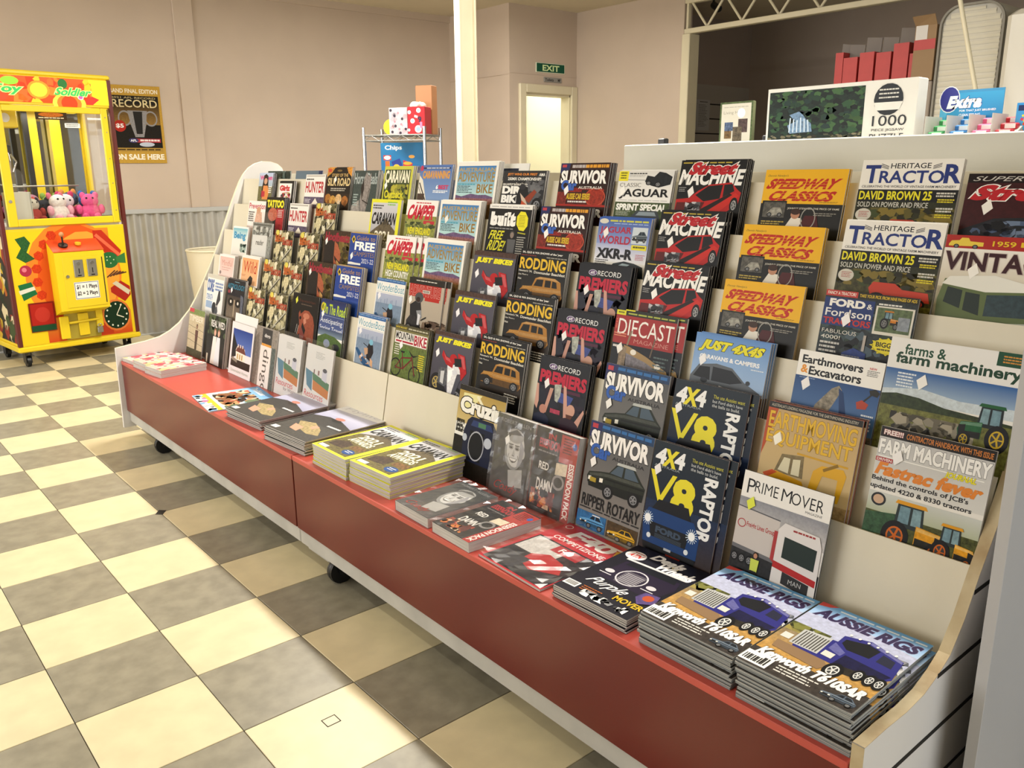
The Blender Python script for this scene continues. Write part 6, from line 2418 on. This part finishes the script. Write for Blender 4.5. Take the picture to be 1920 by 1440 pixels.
# left side panel print
A = Art(.52, .76)
A.r(0, 0, 1, 1, '#2c2018', .3)
A.s(0, 0, 1, 1, ['#3a4a24', '#8a2a1c', '#c8a42c', '#1c2a18', '#a8581c', '#d8c8a0'], 60, .12, 5)
so = A.build('side_artwork', PRINT, CL)
so.location = (X0 + .0085, .56, .17)
so.rotation_euler = (0, 0, -PI / 2)
for x in (X0 + .06, X1 - .08):
    for y in (.06, DP - .08):
        ca = bpy.data.objects.new('castor', None)
        COL.objects.link(ca)
        ca.parent = CL
        ca.location = (x, y, 0)
        part('wheel', M_black, lambda b: b.tube((-.012, 0, .04), (.012, 0, .04), .04, 18), ca)
        part('fork', M_dkmetal, lambda b: (b.box(-.02, -.03, .03, -.015, .03, .115), b.box(.015, -.03, .03, .02, .03, .115), b.box(-.03, -.035, .105, .03, .035, .115)), ca)

# plush prizes lying on the tray
M_plush = {}


def plush(label, x, y, r, body, head=None, ear=None, limb=None, turn=0.0, tilt=0.0):
    c = CL.matrix_basis @ Vector((x, y, .9765))
    t = thing('plush_toy', label, 'toy', c, turn, 'plush prizes')
    t.rotation_euler = (tilt, 0, turn)

    def m(h):
        if h not in M_plush:
            M_plush[h] = mat('plush_' + h.strip('#'), h, .95, noise=.18, nscale=60, bump=.3)
        return M_plush[h]
    b = MB()
    b.ball((0, 0, r * .8), (r * .85, r * .75, r * .8), 14, 10)
    b.build('torso', m(body), t)
    hd = MB()
    hd.ball((0, -.02, r * 1.75), (r * .68, r * .62, r * .6), 14, 10)
    h_ = hd.build('head', m(head or body), t)
    for s in (-1, 1):
        e = MB()
        e.ball((s * r * .5, 0, r * 2.3), (r * .24, r * .14, r * .3), 10, 7)
        e.build('ear', m(ear or head or body), h_)
        e = MB()
        e.ball((s * r * .24, -.02 - r * .55, r * 1.85), r * .09, 8, 6)
        e.build('eye', m('#17171a'), h_)
        e = MB()
        e.ball((s * r * .85, -.03, r * 1.0), (r * .26, r * .3, r * .42), 10, 7)
        e.build('arm', m(limb or body), t)
        e = MB()
        e.ball((s * r * .45, -r * .65, r * .3), (r * .3, r * .5, r * .28), 10, 7)
        e.build('foot', m(limb or body), t)
    return t


plush('white plush toy with pink ears lying at the front glass', .38, .13, .085, '#ece6e0', '#f0ece8', '#d8708c', '#e8a8b8', .3, -.25)
plush('hot pink plush toy at the right front of the prize machine', .585, .12, .085, '#e0508c', '#e85a98', None, None, -.2, -.3)
plush('red and white striped plush toy at the left of the prizes', .215, .15, .075, '#a83a30', '#c8c4b4', '#b83a2c', None, .4, -.3)
plush('blue-capped plush toy leaning at the right of the prizes', .62, .26, .085, '#a82a34', '#2c64b4', None, '#c08a64', -.5)
plush('navy and white plush toy in the middle of the prizes', .30, .24, .07, '#20242c', '#1c2430', None, '#d8d4cc', .2)
plush('pink and white plush toy behind the white one', .455, .24, .085, '#d04a7c', '#e8e4ec', '#c83a6c', None, .0)
plush('green and orange plush toy near the yellow post', .52, .36, .09, '#9cb07c', '#3a4a64', '#d88a4c', None, .3)
plush('red plush toy with green trim at the back of the prizes', .40, .39, .08, '#b0302c', '#7ca048', None, None, -.1)
plush('magenta plush toy against the mirror at the back', .28, .42, .085, '#b84a8c', '#9c6a7c', None, None, .1)
# ------------------------------------------------------------------ things on the back wall
t = thing('wall_poster', 'gold football poster with silver cup half hidden by the prize machine', 'poster', (.862, 2.862, 1.395))
b = MB()
b.box(0, 0, 0, .42, .0015, .594)
b.build('poster_sheet', mat('poster_paper', '#c9a23c', .5), t)
A = Art(.42, .594)
A.r(0, 0, 1, 1, '#b8923a', .15)
A.t('GRAND FINAL EDITION', .02, .045, .95, .1, '#ece6d4', .02)
A.r(.06, .13, .95, .8, '#1c1812', .3)
A.g(.06, .24, .95, .5, '#3a2c18', '#8a6a34', .3)
A.t('2021 AFL RECORD', .1, .145, .9, .17, '#b8a878', .01)
A.t('RECORD', .1, .18, .92, .28, '#d8c89a', .01)
A.p([(.36, .32), (.72, .32), (.68, .5), (.62, .66), (.46, .66), (.4, .5)], '#8c8a8c', .3)
A.p([(.46, .33), (.63, .33), (.6, .62), (.49, .62)], '#23211f')
A.ring(.3, .42, .12, .1, .2, '#8c8a8c')
A.ring(.78, .42, .12, .1, .2, '#8c8a8c')
A.e(.2, .52, .11, .075, '#a8281c')
A.t('$5', .13, .49, .27, .55, '#eee', .03)
A.r(.42, .68, .92, .73, '#a8343c')
A.e(.42, .705, .09, .03, '#3c3a6a')
A.t('AFL', .36, .69, .48, .72, '#ececf0', .03)
A.lines(.54, .69, .9, .72, 1, '#e4d8d8', .8, 0)
A.e(.66, .755, .14, .03, '#b8c0d0')
A.r(.06, .8, .95, .85, '#a8863c')
A.lines(.1, .815, .9, .835, 1, '#3a2c14', .8, 0)
A.t('ON SALE HERE', .04, .88, .96, .955, '#ece6d4', .04)
o = A.build('poster_print', PRINT_MATT, t)
o.location = (0, -.0005, 0)

t = thing('exit_sign', 'green EXIT sign above the doorway', 'sign', (4.505, 1.921, 2.222))
b = MB()
b.bbox(0, 0, 0, .378, .008, .088, .002)
b.build('sign_plate', mat('sign_white', '#d8e0c8', .5), t)
A = Art(.378, .088)
A.r(.02, .06, .98, .94, '#17503c')
A.t('EXIT', .22, .2, .8, .82, '#d4e8b0', .03)
o = A.build('sign_print', PRINT_MATT, t)
t = thing('toilets_sign', 'small grey toilets sign under the EXIT sign', 'sign', (4.608, 1.921, 2.138))
b = MB()
b.bbox(0, 0, 0, .233, .006, .044, .002)
b.build('sign_plate', mat('sign_grey', '#8a8884', .4, .3), t)
A = Art(.233, .044)
A.r(.01, .04, .99, .96, '#8a8884')
A.t('Toilets', .06, .22, .54, .8, '#26241f', .02)
A.t('MF', .78, .22, .92, .8, '#26241f', .04)
A.build('sign_print', PRINT_MATT, t)

# cream tapered bin standing behind the far end panel
t = thing('waste_bin', 'cream tapered waste bin half hidden behind the far end panel', 'bin', (1.235, 1.87, 0))
M_bin = mat('cream_plastic', '#cfc6ac', .5)
b = MB()
b.tube((0, 0, 0), (0, 0, .755), .150, 28, .205, cap=False)
b.tube((0, 0, .012), (0, 0, .755), .142, 28, .198, cap=False)
b.add([(.15 * math.cos(i * PI / 14), .15 * math.sin(i * PI / 14), .001) for i in range(28)], [tuple(range(28))])
b.build('bin_body', M_bin, t)
b = MB()
b.torus((0, 0, .758), .203, .008, 'z', 28, 8)
b.build('bin_rim', M_bin, t)

# ------------------------------------------------------------------ chrome wire shelf with snacks
A0, B0 = Vector((1.95, .83, 0)), Vector((2.20, .46, 0))
DV = Vector((.25, .17, 0))
yaw = math.atan2((B0 - A0).y, (B0 - A0).x)
WL = (B0 - A0).length
WD = DV.length
WS = thing('wire_shelf', 'chrome wire shelving unit standing behind the rack', 'shelf', A0, yaw)
for x in (0, WL):
    for y in (0, WD):
        b = MB()
        b.tube((x, y, 0), (x, y, 1.60), .0125, 12)
        b.tube((x, y, 1.60), (x, y, 1.608), .0135, 12)
        b.build('shelf_post', M_chrome, WS)
for z in (.35, .80, 1.22, 1.555):
    fr_ = bpy.data.objects.new('shelf_deck', None)
    COL.objects.link(fr_)
    fr_.parent = WS
    b = MB()
    for dz in (0, -.035):
        b.tube((0, 0, z + dz), (WL, 0, z + dz), .004, 6)
        b.tube((0, WD, z + dz), (WL, WD, z + dz), .004, 6)
        b.tube((0, 0, z + dz), (0, WD, z + dz), .004, 6)
        b.tube((WL, 0, z + dz), (WL, WD, z + dz), .004, 6)
    b.build('deck_rim', M_steel, fr_)
    b = MB()
    k = 8
    for i in range(k):
        xa, xb = WL * i / k, WL * (i + 1) / k
        for y in (0, WD):
            b.tube((xa, y, z if i % 2 else z - .035), (xb, y, z - .035 if i % 2 else z), .0028, 5)
    for i in range(14):
        y = WD * (i + .5) / 14
        b.tube((0, y, z + .004), (WL, y, z + .004), .002, 5)
    b.build('deck_wire', M_steel, fr_)


def on_shelf(x, y, z):
    return WS.matrix_basis @ Vector((x, y, z))


def pbox(name, label, cat, x, y, z, w, d_, h, col, art=None, group=None, turn=0.0, side=None):
    t = thing(name, label, cat, on_shelf(x, y, z), yaw + turn, group)
    b = MB()
    b.bbox(0, 0, 0, w, d_, h, .003)
    b.build('carton', mat(name + '_card_' + col.strip('#'), side or col, .5), t)
    if art:
        A = Art(w, h)
        art(A)
        A.build('front_print', PRINT, t)
    return t


def a_spots(A):
    A.r(0, 0, 1, 1, '#b8b0b4', .1)
    A.s(0, 0, 1, 1, ['#c8c0c4', '#a8a0a8', '#cfb4b8', '#c89aa0'], 26, .12, 3)
    for u, v in ((.1, .1), (.3, .3), (.72, .42), (.34, .68), (.16, .9), (.6, .94), (.9, .8)):
        A.e(u, v, .07, .055, '#3a3440')
    for u, v in ((.5, .2), (.3, .52), (.66, .62), (.55, .8)):
        A.e(u, v, .06, .045, '#c8808c')


def a_red(A):
    A.r(0, 0, 1, 1, '#a82830')
    for u, v, r_ in ((.1, .2, .1), (.64, .14, .13), (.28, .52, .13), (.6, .82, .2), (.05, .85, .08)):
        A.e(u, v, r_, r_ * .7, '#cdd4dc')
        A.e(u, v, r_ * .6, r_ * .4, '#8fa8c0')
    A.t('9', .6, .36, .8, .58, '#2a2c44', .04)
    A.p([(.4, .3), (.6, .34), (.56, .42), (.38, .38)], '#e8d0d4')
    A.r(.7, .56, .84, .78, '#d87aa0')


pbox('gift_box', 'grey gift box with dark and pink spots on the wire shelf', 'box', .15, .10, 1.562, .135, .12, .178, '#b8b0b4', a_spots)
pbox('gift_box', 'red gift box with pale blue ovals on the wire shelf', 'box', .305, .06, 1.562, .125, .12, .178, '#a82830', a_red)
pbox('cardboard_carton', 'tall brown carton standing behind the red gift box', 'box', .315, .19, 1.562, .12, .10, .325, '#a8744c')
t = thing('tissue_topping', 'crumpled white tissue on top of the red gift box', 'tissue', on_shelf(.37, .12, 1.74))
b = MB()
rn = random.Random(3)
for i in range(7):
    b.ball((rn.uniform(-.04, .04), rn.uniform(-.03, .03), .012), (.022, .02, .026), 8, 6, rot=Matrix.Rotation(rn.random() * 3, 3, 'Y'))
b.build('tissue', mat('tissue_white', '#e4dcd0', .8), t)
t = thing('yellow_disc', 'round yellow disc standing on the wire shelf', 'sign', on_shelf(.115, .2, 1.562), yaw)
b = MB()
b.tube((0, 0, .055), (0, .006, .055), .055, 24)
b.build('disc', mat('bright_yellow', '#ecd81c', .5), t)


def a_blue(A):
    A.g(0, 0, 1, 1, '#2c7cb0', '#1c5c98')
    A.r(.06, .3, .24, .42, '#c83a34')
    A.e(.15, .36, .08, .05, '#ece4e0')
    A.r(.1, .44, .2, .72, '#d86a2c')
    A.p([(.24, .46), (.44, .38), (.52, .62), (.34, .74)], '#2c3c8c')
    A.e(.36, .6, .08, .08, '#e8b83a')
    A.p([(.52, .42), (.74, .5), (.66, .82), (.5, .74)], '#b83440')
    A.e(.62, .5, .1, .04, '#e8a83a')
    A.e(.72, .34, .07, .04, '#e8a84a')
    A.lines(.52, .64, .68, .84, 5, '#d8d4dc', .4)
    A.t('Chips', .1, .06, .5, .2, '#e4e8ec', .03)


t = pbox('snack_display', 'blue snack display carton with black edges on the wire shelf', 'box', .012, .24, 1.228, .33, .03, .285, '#141416', a_blue)
t = thing('biscuit_roll', 'navy wrapped biscuit roll lying on the wire shelf', 'packet', on_shelf(.20, .06, 1.228), yaw)
b = MB()
b.box(-.03, 0, 0, .15, .11, .055)
b.build('tray', mat('brown_tray', '#a88a6a', .7), t)
b = MB()
b.tube((-.02, .05, .088), (.09, .05, .088), .03, 14)
b.tube((.09, .05, .088), (.16, .05, .092), .036, 14, .032)
b.build('wrapper', mat('navy_wrapper', '#1c2458', .3, noise=.4, nscale=30, col2='#8a90b8'), t)

# ------------------------------------------------------------------ counter behind the rack
M_counter = mat('counter_white', '#c9c8be', .45, noise=.05, nscale=3)
CT = thing('shop_counter', 'white-fronted shop counter standing behind the near half of the rack', 'counter', (1.0, -2.46, 0))
b = MB()
b.bbox(0, -2.9, 0, .02, 0, 1.397, .003)
b.build('front_panel', M_counter, CT)
b = MB()
b.bbox(.02, -2.9, 1.355, .62, 0, 1.38, .003)
b.build('counter_top', M_counter, CT)
b = MB()
b.bbox(.02, -.02, 0, .62, 0, 1.355, .003)
b.bbox(.02, -2.9, 0, .62, -2.88, 1.355, .003)
b.build('side_panel', M_counter, CT)
ZK = 1.3805


def counter_box(name, label, cat, x, y, w, d_, h, col, art=None, z=ZK, lean=0.0):
    """front face looks towards -X; left edge at y"""
    t = thing(name, label, cat, (x, y, z), -PI / 2)
    b = MB()
    b.bbox(0, 0, 0, w, d_, h, .003)
    b.build('body', mat(name + '_body_' + col.strip('#'), col, .5), t)
    if art:
        A = Art(w, h)
        art(A)
        A.build('front_print', PRINT, t)
    return t


def a_puzzle(A):
    A.r(0, 0, 1, 1, '#d8d6d0')
    A.r(.015, .06, .68, .985, '#16241c', .5)
    A.s(.015, .06, .68, .8, ['#1c3424', '#28482c', '#0f1a14', '#3a5a34', '#1a2e2a', '#0c120e', '#324c28'], 220, .03, 7, flat=.6)
    A.s(.015, .78, .68, .985, ['#4a4a3a', '#6a644e', '#2c2a20', '#3a3c2c', '#7a745c'], 90, .02, 8, flat=.4)
    A.p([(.17, .45), (.24, .4), (.27, .46), (.3, .55), (.33, .6), (.34, .74), (.18, .76), (.16, .62), (.22, .56)], '#6a86a4', .5)
    for i in range(6):
        A.l(.18 + .025 * i, .5 + .02 * (i % 3), .175 + .028 * i, .74, .008, '#c4d4e4')
    A.p([(.0, .9), (.16, .985), (.0, .985)], '#d8c82a')
    A.e(.83, .3, .09, .24, '#23262a')
    for i, v in enumerate((.14, .2, .26)):
        A.lines(.77, v, .89, v + .03, 1, '#c8c6c0', .7, 0, i)
    A.p([(.74, .34), (.92, .34), (.9, .46), (.76, .46)], '#d8d6d0')
    A.t('1000', .74, .54, .95, .7, '#2a2c30', .0)
    A.t('PIECE JIGSAW', .74, .74, .94, .79, '#3a3c40', .0)
    A.t('PUZZLE', .73, .82, .94, .92, '#3a3c40', .0)
    A.lines(.72, .94, .94, .985, 2, '#6a6a6c', .5, .1)


counter_box('puzzle_box', 'long white 1000 piece jigsaw box with dark forest waterfall picture', 'box', 1.30, -2.800, .478, .06, .181, '#d4d2cc', a_puzzle)


def a_book(A):
    A.r(0, 0, 1, 1, '#4a5a34', .5)
    A.r(.05, .04, .95, 1, '#c9c5b8')
    A.lines(.12, .1, .86, .13, 1, '#a8a49a', .6, 0)
    A.t('Living Here', .12, .19, .74, .27, '#8a8678', .0)
    A.e(.66, .24, .12, .1, '#eef2f4')
    for a_, b_, c_, d_, e_ in ((.16, .42, .42, .6, '#4a5a78'), (.16, .6, .38, .76, '#6a5230'), (.58, .36, .86, .64, '#4a3a38'), (.42, .52, .7, .84, '#5a5040'), (.2, .84, .5, 1, '#3a342a'), (.52, .84, .86, 1, '#5a6a7a')):
        A.r(a_, b_, c_, d_, e_, .7)


counter_box('photo_book', 'small pale photo book standing open-faced left of the puzzle box', 'book', 1.33, -2.595, .130, .018, .155, '#6a7050', a_book)
b = MB()
b.bbox(0, 0, 0, .022, .03, .035, .003)
o = b.build('black_knob', M_black, None, (1.04, -2.60, 1.3805))
tag(o, 'small black knob at the far end of the counter', 'knob')
t = thing('paper_sheets', 'loose sheets of paper lying along the far counter end', 'paper', (1.08, -2.64, 1.3805), -.1)
b = MB()
for i in range(3):
    b.box(.0 + .01 * i, -.24 - .01 * i, .004 * i, .2, .02 - .015 * i, .004 * i + .003)
b.build('sheets', mat('paper_white', '#d8d8d4', .7), t)
counter_box('small_box', 'small dark box between the photo book and the puzzle', 'box', 1.36, -2.745, .05, .05, .045, '#23242c')


def a_extra(A):
    A.g(0, .2, 1, 1, '#3f9fd0', '#2a86bc')
    A.p([(0, .2), (.16, .2), (.1, 1), (0, 1)], '#5ab0dc')
    A.e(.14, .38, .17, .40, '#e4e8f0')
    A.e(.14, .38, .155, .37, '#3a3c8c')
    A.t('Extra', .1, .28, .7, .66, '#f2f4f8', .06, .08, o='#2a4a9c', ow=.03)
    A.t('FOR THAT JUST BRUSHED', .32, .7, .9, .78, '#e8eef4', .03)
    A.t('CLEAN FEELING', .32, .82, .66, .9, '#e8eef4', .03)


GX, GY = 1.30, -3.30
GD = thing('gum_display', 'blue-headed chewing gum counter display right of the puzzle box', 'display', (GX, GY, ZK), -PI / 2)
b = MB()
b.prism([(0, 0), (0, .012), (.10, .062), (.10, 0)], 'x', 0, .235)
b.build('display_tray', mat('grey_card', '#b8b4ae', .6), GD)
b = MB()
b.box(.0, .10, .062, .165, .103, .145)
b.build('header_card', mat('header_blue', '#2f8cc0', .5), GD)
A = Art(.165, .09)
a_extra(A)
o = A.build('header_print', PRINT, GD)
o.location = (0, .0998, .066)
for i in range(4):
    b = MB()
    b.box(.006 + .058 * i, .0, .012, .0085 + .058 * i, .10, .075)
    b.build('divider', mat('grey_card', '#b8b4ae', .6), GD)
for i, c in enumerate(('#3c9a5a', '#2f7cc0', '#d8608c', '#b82434')):
    for j in range(3):
        t = thing('gum_packet', ['green', 'blue', 'pink', 'red'][i] + ' chewing gum packet in the ' + ['front', 'middle', 'back'][j] + ' row of the counter display', 'packet',
                  Vector((GX, GY, ZK)) + Vector((.008 + .031 * j, -(.013 + .058 * i), .0165 + .0165 * j)), -PI / 2, 'gum packets')
        b = MB()
        b.bbox(0, 0, 0, .042, .022, .017, .003)
        b.build('wrapper', mat('gum_' + c.strip('#'), c, .4), t)
        b = MB()
        b.box(.012, -.0006, .003, .038, 0, .014)
        b.build('packet_label', mat('gum_label', '#e4e8e4', .4), t)


def a_kids(A):
    A.g(0, 0, 1, 1, '#2f8cd4', '#5ab4dc')
    A.r(.08, .06, .42, .2, '#1c2a5c')
    A.s(.1, .3, .9, .95, ['#d8502c', '#e8d83a', '#3a9a3c', '#c83a5c', '#e8a84a'], 20, .14, 2)


counter_box('snack_card', 'small bright blue snack card at the right of the gum display', 'card', 1.36, -3.515, .055, .02, .10, '#2f8cd4', a_kids)


def a_m(A):
    A.r(0, 0, 1, 1, '#cfccc4')
    A.r(0, 0, 1, .36, '#171d44')
    A.t('M', .06, .12, .36, .28, '#d8c24a', .05)
    A.r(0, .36, 1, .4, '#7a1c28')
    A.t('MILK', .42, .12, .95, .28, '#d8c24a', .05)


counter_box('chocolate_box', 'navy and white counter box cut by the right picture edge', 'box', 1.30, -3.575, .14, .08, .165, '#c9c6be', a_m)

# ------------------------------------------------------------------ area beyond the truss opening
M_slat = mat('slatwall_grey', '#a9a49c', .55)
b = MB()
b.box(5.10, 1.30, 0, 7.2, 1.42, 3.1)
wall_bay = struct(b.build('wall_bay', M_wall_dim))
b = MB()
b.box(7.05, -5.0, 0, 7.17, 1.32, 3.1)
struct(b.build('wall_far', M_wall_dim))
b = MB()
b.box(5.16, 1.294, 1.1, 7.05, 1.302, 2.155)
sw = b.build('slatwall_panel', M_slat, wall_bay)
for z in (1.22, 1.37, 1.52, 1.67, 1.82, 1.965):
    b = MB()
    b.box(5.16, 1.291, z - .006, 7.05, 1.2938, z + .006)
    b.build('slat_groove', M_dark, sw)
for i, x in enumerate((5.945, 6.157)):
    t = thing('notice_sheet', ('left' if i == 0 else 'right') + ' white printed notice pinned to the slatwall', 'notice', (x, 1.286, 1.70), 0, 'notices')
    b = MB()
    b.box(0, 0, 0, .208, .0015, .305)
    b.build('sheet', mat('notice_paper', '#b4b4b4', .7), t)
    A = Art(.208, .305)
    A.r(.0, .0, 1, 1, '#b8b8b8')
    A.lines(.2, .06, .8, .1, 1, '#3a3a3a', .6, 0)
    A.lines(.1, .16, .9, .9, 16, '#6a6a6a', .35, .4, 5 + i)
    A.build('print', PRINT_MATT, t)
t = thing('fire_sign', 'red and white fire sign on the wall above the slatwall', 'sign', (5.86, 1.290, 2.165))
b = MB()
b.box(0, 0, 0, .21, .003, .215)
b.build('sign_plate', mat('fire_red', '#a8281e', .5), t)
A = Art(.21, .215)
A.r(0, 0, 1, 1, '#a8281e')
A.r(.12, .12, .7, .68, '#d8d0cc')
A.lines(.12, .78, .9, .88, 1, '#d8d0cc', .6, 0)
A.build('sign_print', PRINT_MATT, t)
# truss across the opening
TR = thing('roof_truss', 'cream open-web steel truss spanning the opening', 'truss', (5.08, .60, 2.45))
b = MB()
b.bbox(-.03, -4.6, 0, .03, 0, .042, .004)
b.build('bottom_chord', M_trim, TR)
b = MB()
b.bbox(-.03, -4.6, .245, .03, 0, .285, .004)
b.build('top_chord', M_trim, TR)
b = MB()
b.bbox(-.02, -.035, .04, .02, -.012, .25, .003)
b.build('end_upright', M_trim, TR)
y = -.06
i = 0
while y > -4.4:
    b = MB()
    b.tube((0, y, .25 if i % 2 == 0 else .038), (0, y - .165, .038 if i % 2 == 0 else .25), .011, 8)
    b.build('web_rod', M_trim, TR)
    y -= .165 if i % 2 == 0 else .185
    i += 1
t = thing('security_camera', 'small black camera hanging behind the truss corner', 'camera', (5.32, .50, 2.70))
b = MB()
b.tube((0, 0, 0), (-.06, -.1, -.05), .03, 12)
b.build('camera_body', M_black, t)
b = MB()
b.tube((.0, .0, .0), (.02, .02, .10), .01, 8)
b.build('bracket', M_black, t)

# back counter with cabinets, cartons and shutters
BC = thing('back_cabinet', 'plain cabinet against the far service wall carrying red boxes', 'cabinet', (4.0, -1.30, 0))
b = MB()
b.bbox(0, -.775, 0, .45, 0, 1.80, .005)
b.build('cabinet_body', mat('cabinet_beige', '#8c8074', .6), BC)
M_redbox = mat('red_card', '#a8302e', .5, noise=.08, nscale=20)
M_greyin = mat('grey_inside_card', '#6f6762', .7)
for i, (y, w, h, g_) in enumerate(((-1.45, .055, .26, .05), (-1.505, .095, .25, .075), (-1.61, .095, .28, .085), (-1.715, .095, .27, .085), (-1.82, .095, .31, .085), (-1.92, .075, .245, .085))):
    t = thing('red_file_box', ['leftmost', 'second from the left', 'third from the left', 'third from the right', 'second from the right', 'rightmost'][i] + ' of the red open file boxes on the cabinet', 'box', (4.02, y, 1.8005), -PI / 2, 'red file boxes')
    b = MB()
    hf = h - g_
    b.box(0, 0, 0, w - .004, .004, hf)
    b.box(0, .004, 0, .003, .12, hf)
    b.box(w - .007, .004, 0, w - .004, .12, hf)
    b.box(.003, .004, 0, w - .007, .12, .003)
    b.build('box_shell', M_redbox, t)
    b = MB()
    b.add([(0, .05, .003), (w - .004, .05, .003), (w - .004, .085, h), (0, .075, h + .01), (0, .054, .003), (w - .004, .054, .003), (w - .004, .089, h), (0, .079, h + .01)], [(0, 1, 2, 3), (4, 7, 6, 5), (0, 3, 7, 4), (1, 5, 6, 2), (3, 2, 6, 7)])
    b.build('box_back', M_greyin, t)
t = thing('brown_carton', 'open brown carton with white label at the right of the red boxes', 'box', (3.99, -1.925, 1.8005), -PI / 2)
b = MB()
b.box(.028, 0, 0, .150, .005, .30)
b.box(.028, .005, 0, .033, .25, .30)
b.box(.145, .005, 0, .150, .25, .30)
b.box(.033, .245, 0, .145, .25, .30)
b.box(.033, .005, 0, .145, .245, .004)
b.build('carton_body', mat('kraft_card', '#8a6f50', .7, noise=.06, nscale=10), t)
b = MB()
b.add([(.028, .0, .30), (.150, 0, .30), (.150, -.04, .35), (.028, -.05, .345), (.028, .003, .30), (.150, .003, .30), (.150, -.037, .353), (.028, -.047, .348)], [(0, 1, 2, 3), (4, 7, 6, 5), (0, 3, 7, 4), (1, 5, 6, 2), (2, 6, 7, 3)])
b.build('carton_flap', mat('kraft_card', '#8a6f50', .7), t)
b = MB()
b.box(.033, -.0012, .225, .10, 0, .31)
b.build('label', mat('label_paper', '#c4c0bc', .6), t)
b = MB()
b.box(.028, -.001, .17, .150, -.0001, .225)
b.build('red_band', M_redbox, t)


def shutter(y0, y1, label, x=4.0, r=.11, z1=2.19):
    """tambour door in a frame whose top corners are rounded"""
    t = thing('roller_shutter', label, 'cabinet', (x, y0, 0))
    w = y0 - y1
    n = 8

    def outline(i_, z0):
        rr = r - i_
        p = [(-i_, z0)] + [(-i_ - rr + rr * math.cos(q * PI / 2 / n), z1 - i_ - rr + rr * math.sin(q * PI / 2 / n)) for q in range(n + 1)]
        return p + [(-w - a, c) for a, c in reversed(p)]
    b = MB()
    b.prism(outline(0, 0), 'x', .012, .30)
    b.build('cabinet_body', mat('shutter_frame', '#a8a49a', .4), t)
    b = MB()
    o1, o2 = outline(.0, .9), outline(.012, .9)
    m_ = len(o1)
    vs = [(-.004, a, c) for a, c in o1] + [(-.004, a, c) for a, c in o2] + [(.012, a, c) for a, c in o1] + [(.012, a, c) for a, c in o2]
    fs = []
    for i in range(m_ - 1):
        fs += [(i, i + 1, m_ + i + 1, m_ + i), (i, 2 * m_ + i, 2 * m_ + i + 1, i + 1), (m_ + i, m_ + i + 1, 3 * m_ + i + 1, 3 * m_ + i)]
    b.add(vs, fs)
    b.build('dark_frame', mat('shutter_edge', '#7a756a', .5), t)
    z = .92
    while z < z1 - .03:
        zt = min(z + .03, z1 - .02)
        inset = .02
        if zt > z1 - r:
            dz = zt - (z1 - r)
            inset = .02 + (r - .02) - math.sqrt(max(0, (r - .02) ** 2 - min(dz, r - .02) ** 2))
        s = MB()
        s.prism([(.011, z), (.004, (z + zt) / 2), (.009, zt - .002), (.011, zt - .002)], 'y', -w + inset, -inset)
        s.build('slat', mat('shutter_slat', '#c9c4b6', .35), t)
        z += .03
    return t


shutter(-2.085, -2.43, 'white roller shutter cabinet with rounded top behind the counter')
t = thing('tall_cabinet', 'plain white tall cabinet at the right behind the counter', 'cabinet', (3.95, -2.45, 0))
b = MB()
b.bbox(0, -.75, 0, .45, 0, 2.12, .03)
b.build('cabinet_body', mat('glossy_white', '#cfcabe', .25), t)
t = thing('leaning_pole', 'thin cream pole leaning in front of the roller shutter', 'pole', (3.75, -2.92, 0))
b = MB()
b.tube((0, 0, 0), (0, .798, 2.75), .012, 8)
b.build('pole', M_trim, t)
# back room dark wall behind the cabinets
# ------------------------------------------------------------------ grey board beside the near end of the rack
t = thing('grey_display_board', 'pale grey display board standing close to the near end panel', 'board', (.282, -3.968, 0))
b = MB()
b.bbox(0, -.018, .0, .70, 0, 1.5, .003)
b.build('board', mat('board_grey', '#a9a9ac', .5, noise=.04, nscale=3), t)
b = MB()
b.bbox(-.002, -.0185, .0, .001, .0005, 1.5, .0004)
b.build('edge_band', mat('board_edge', '#b4b4b6', .5), t)
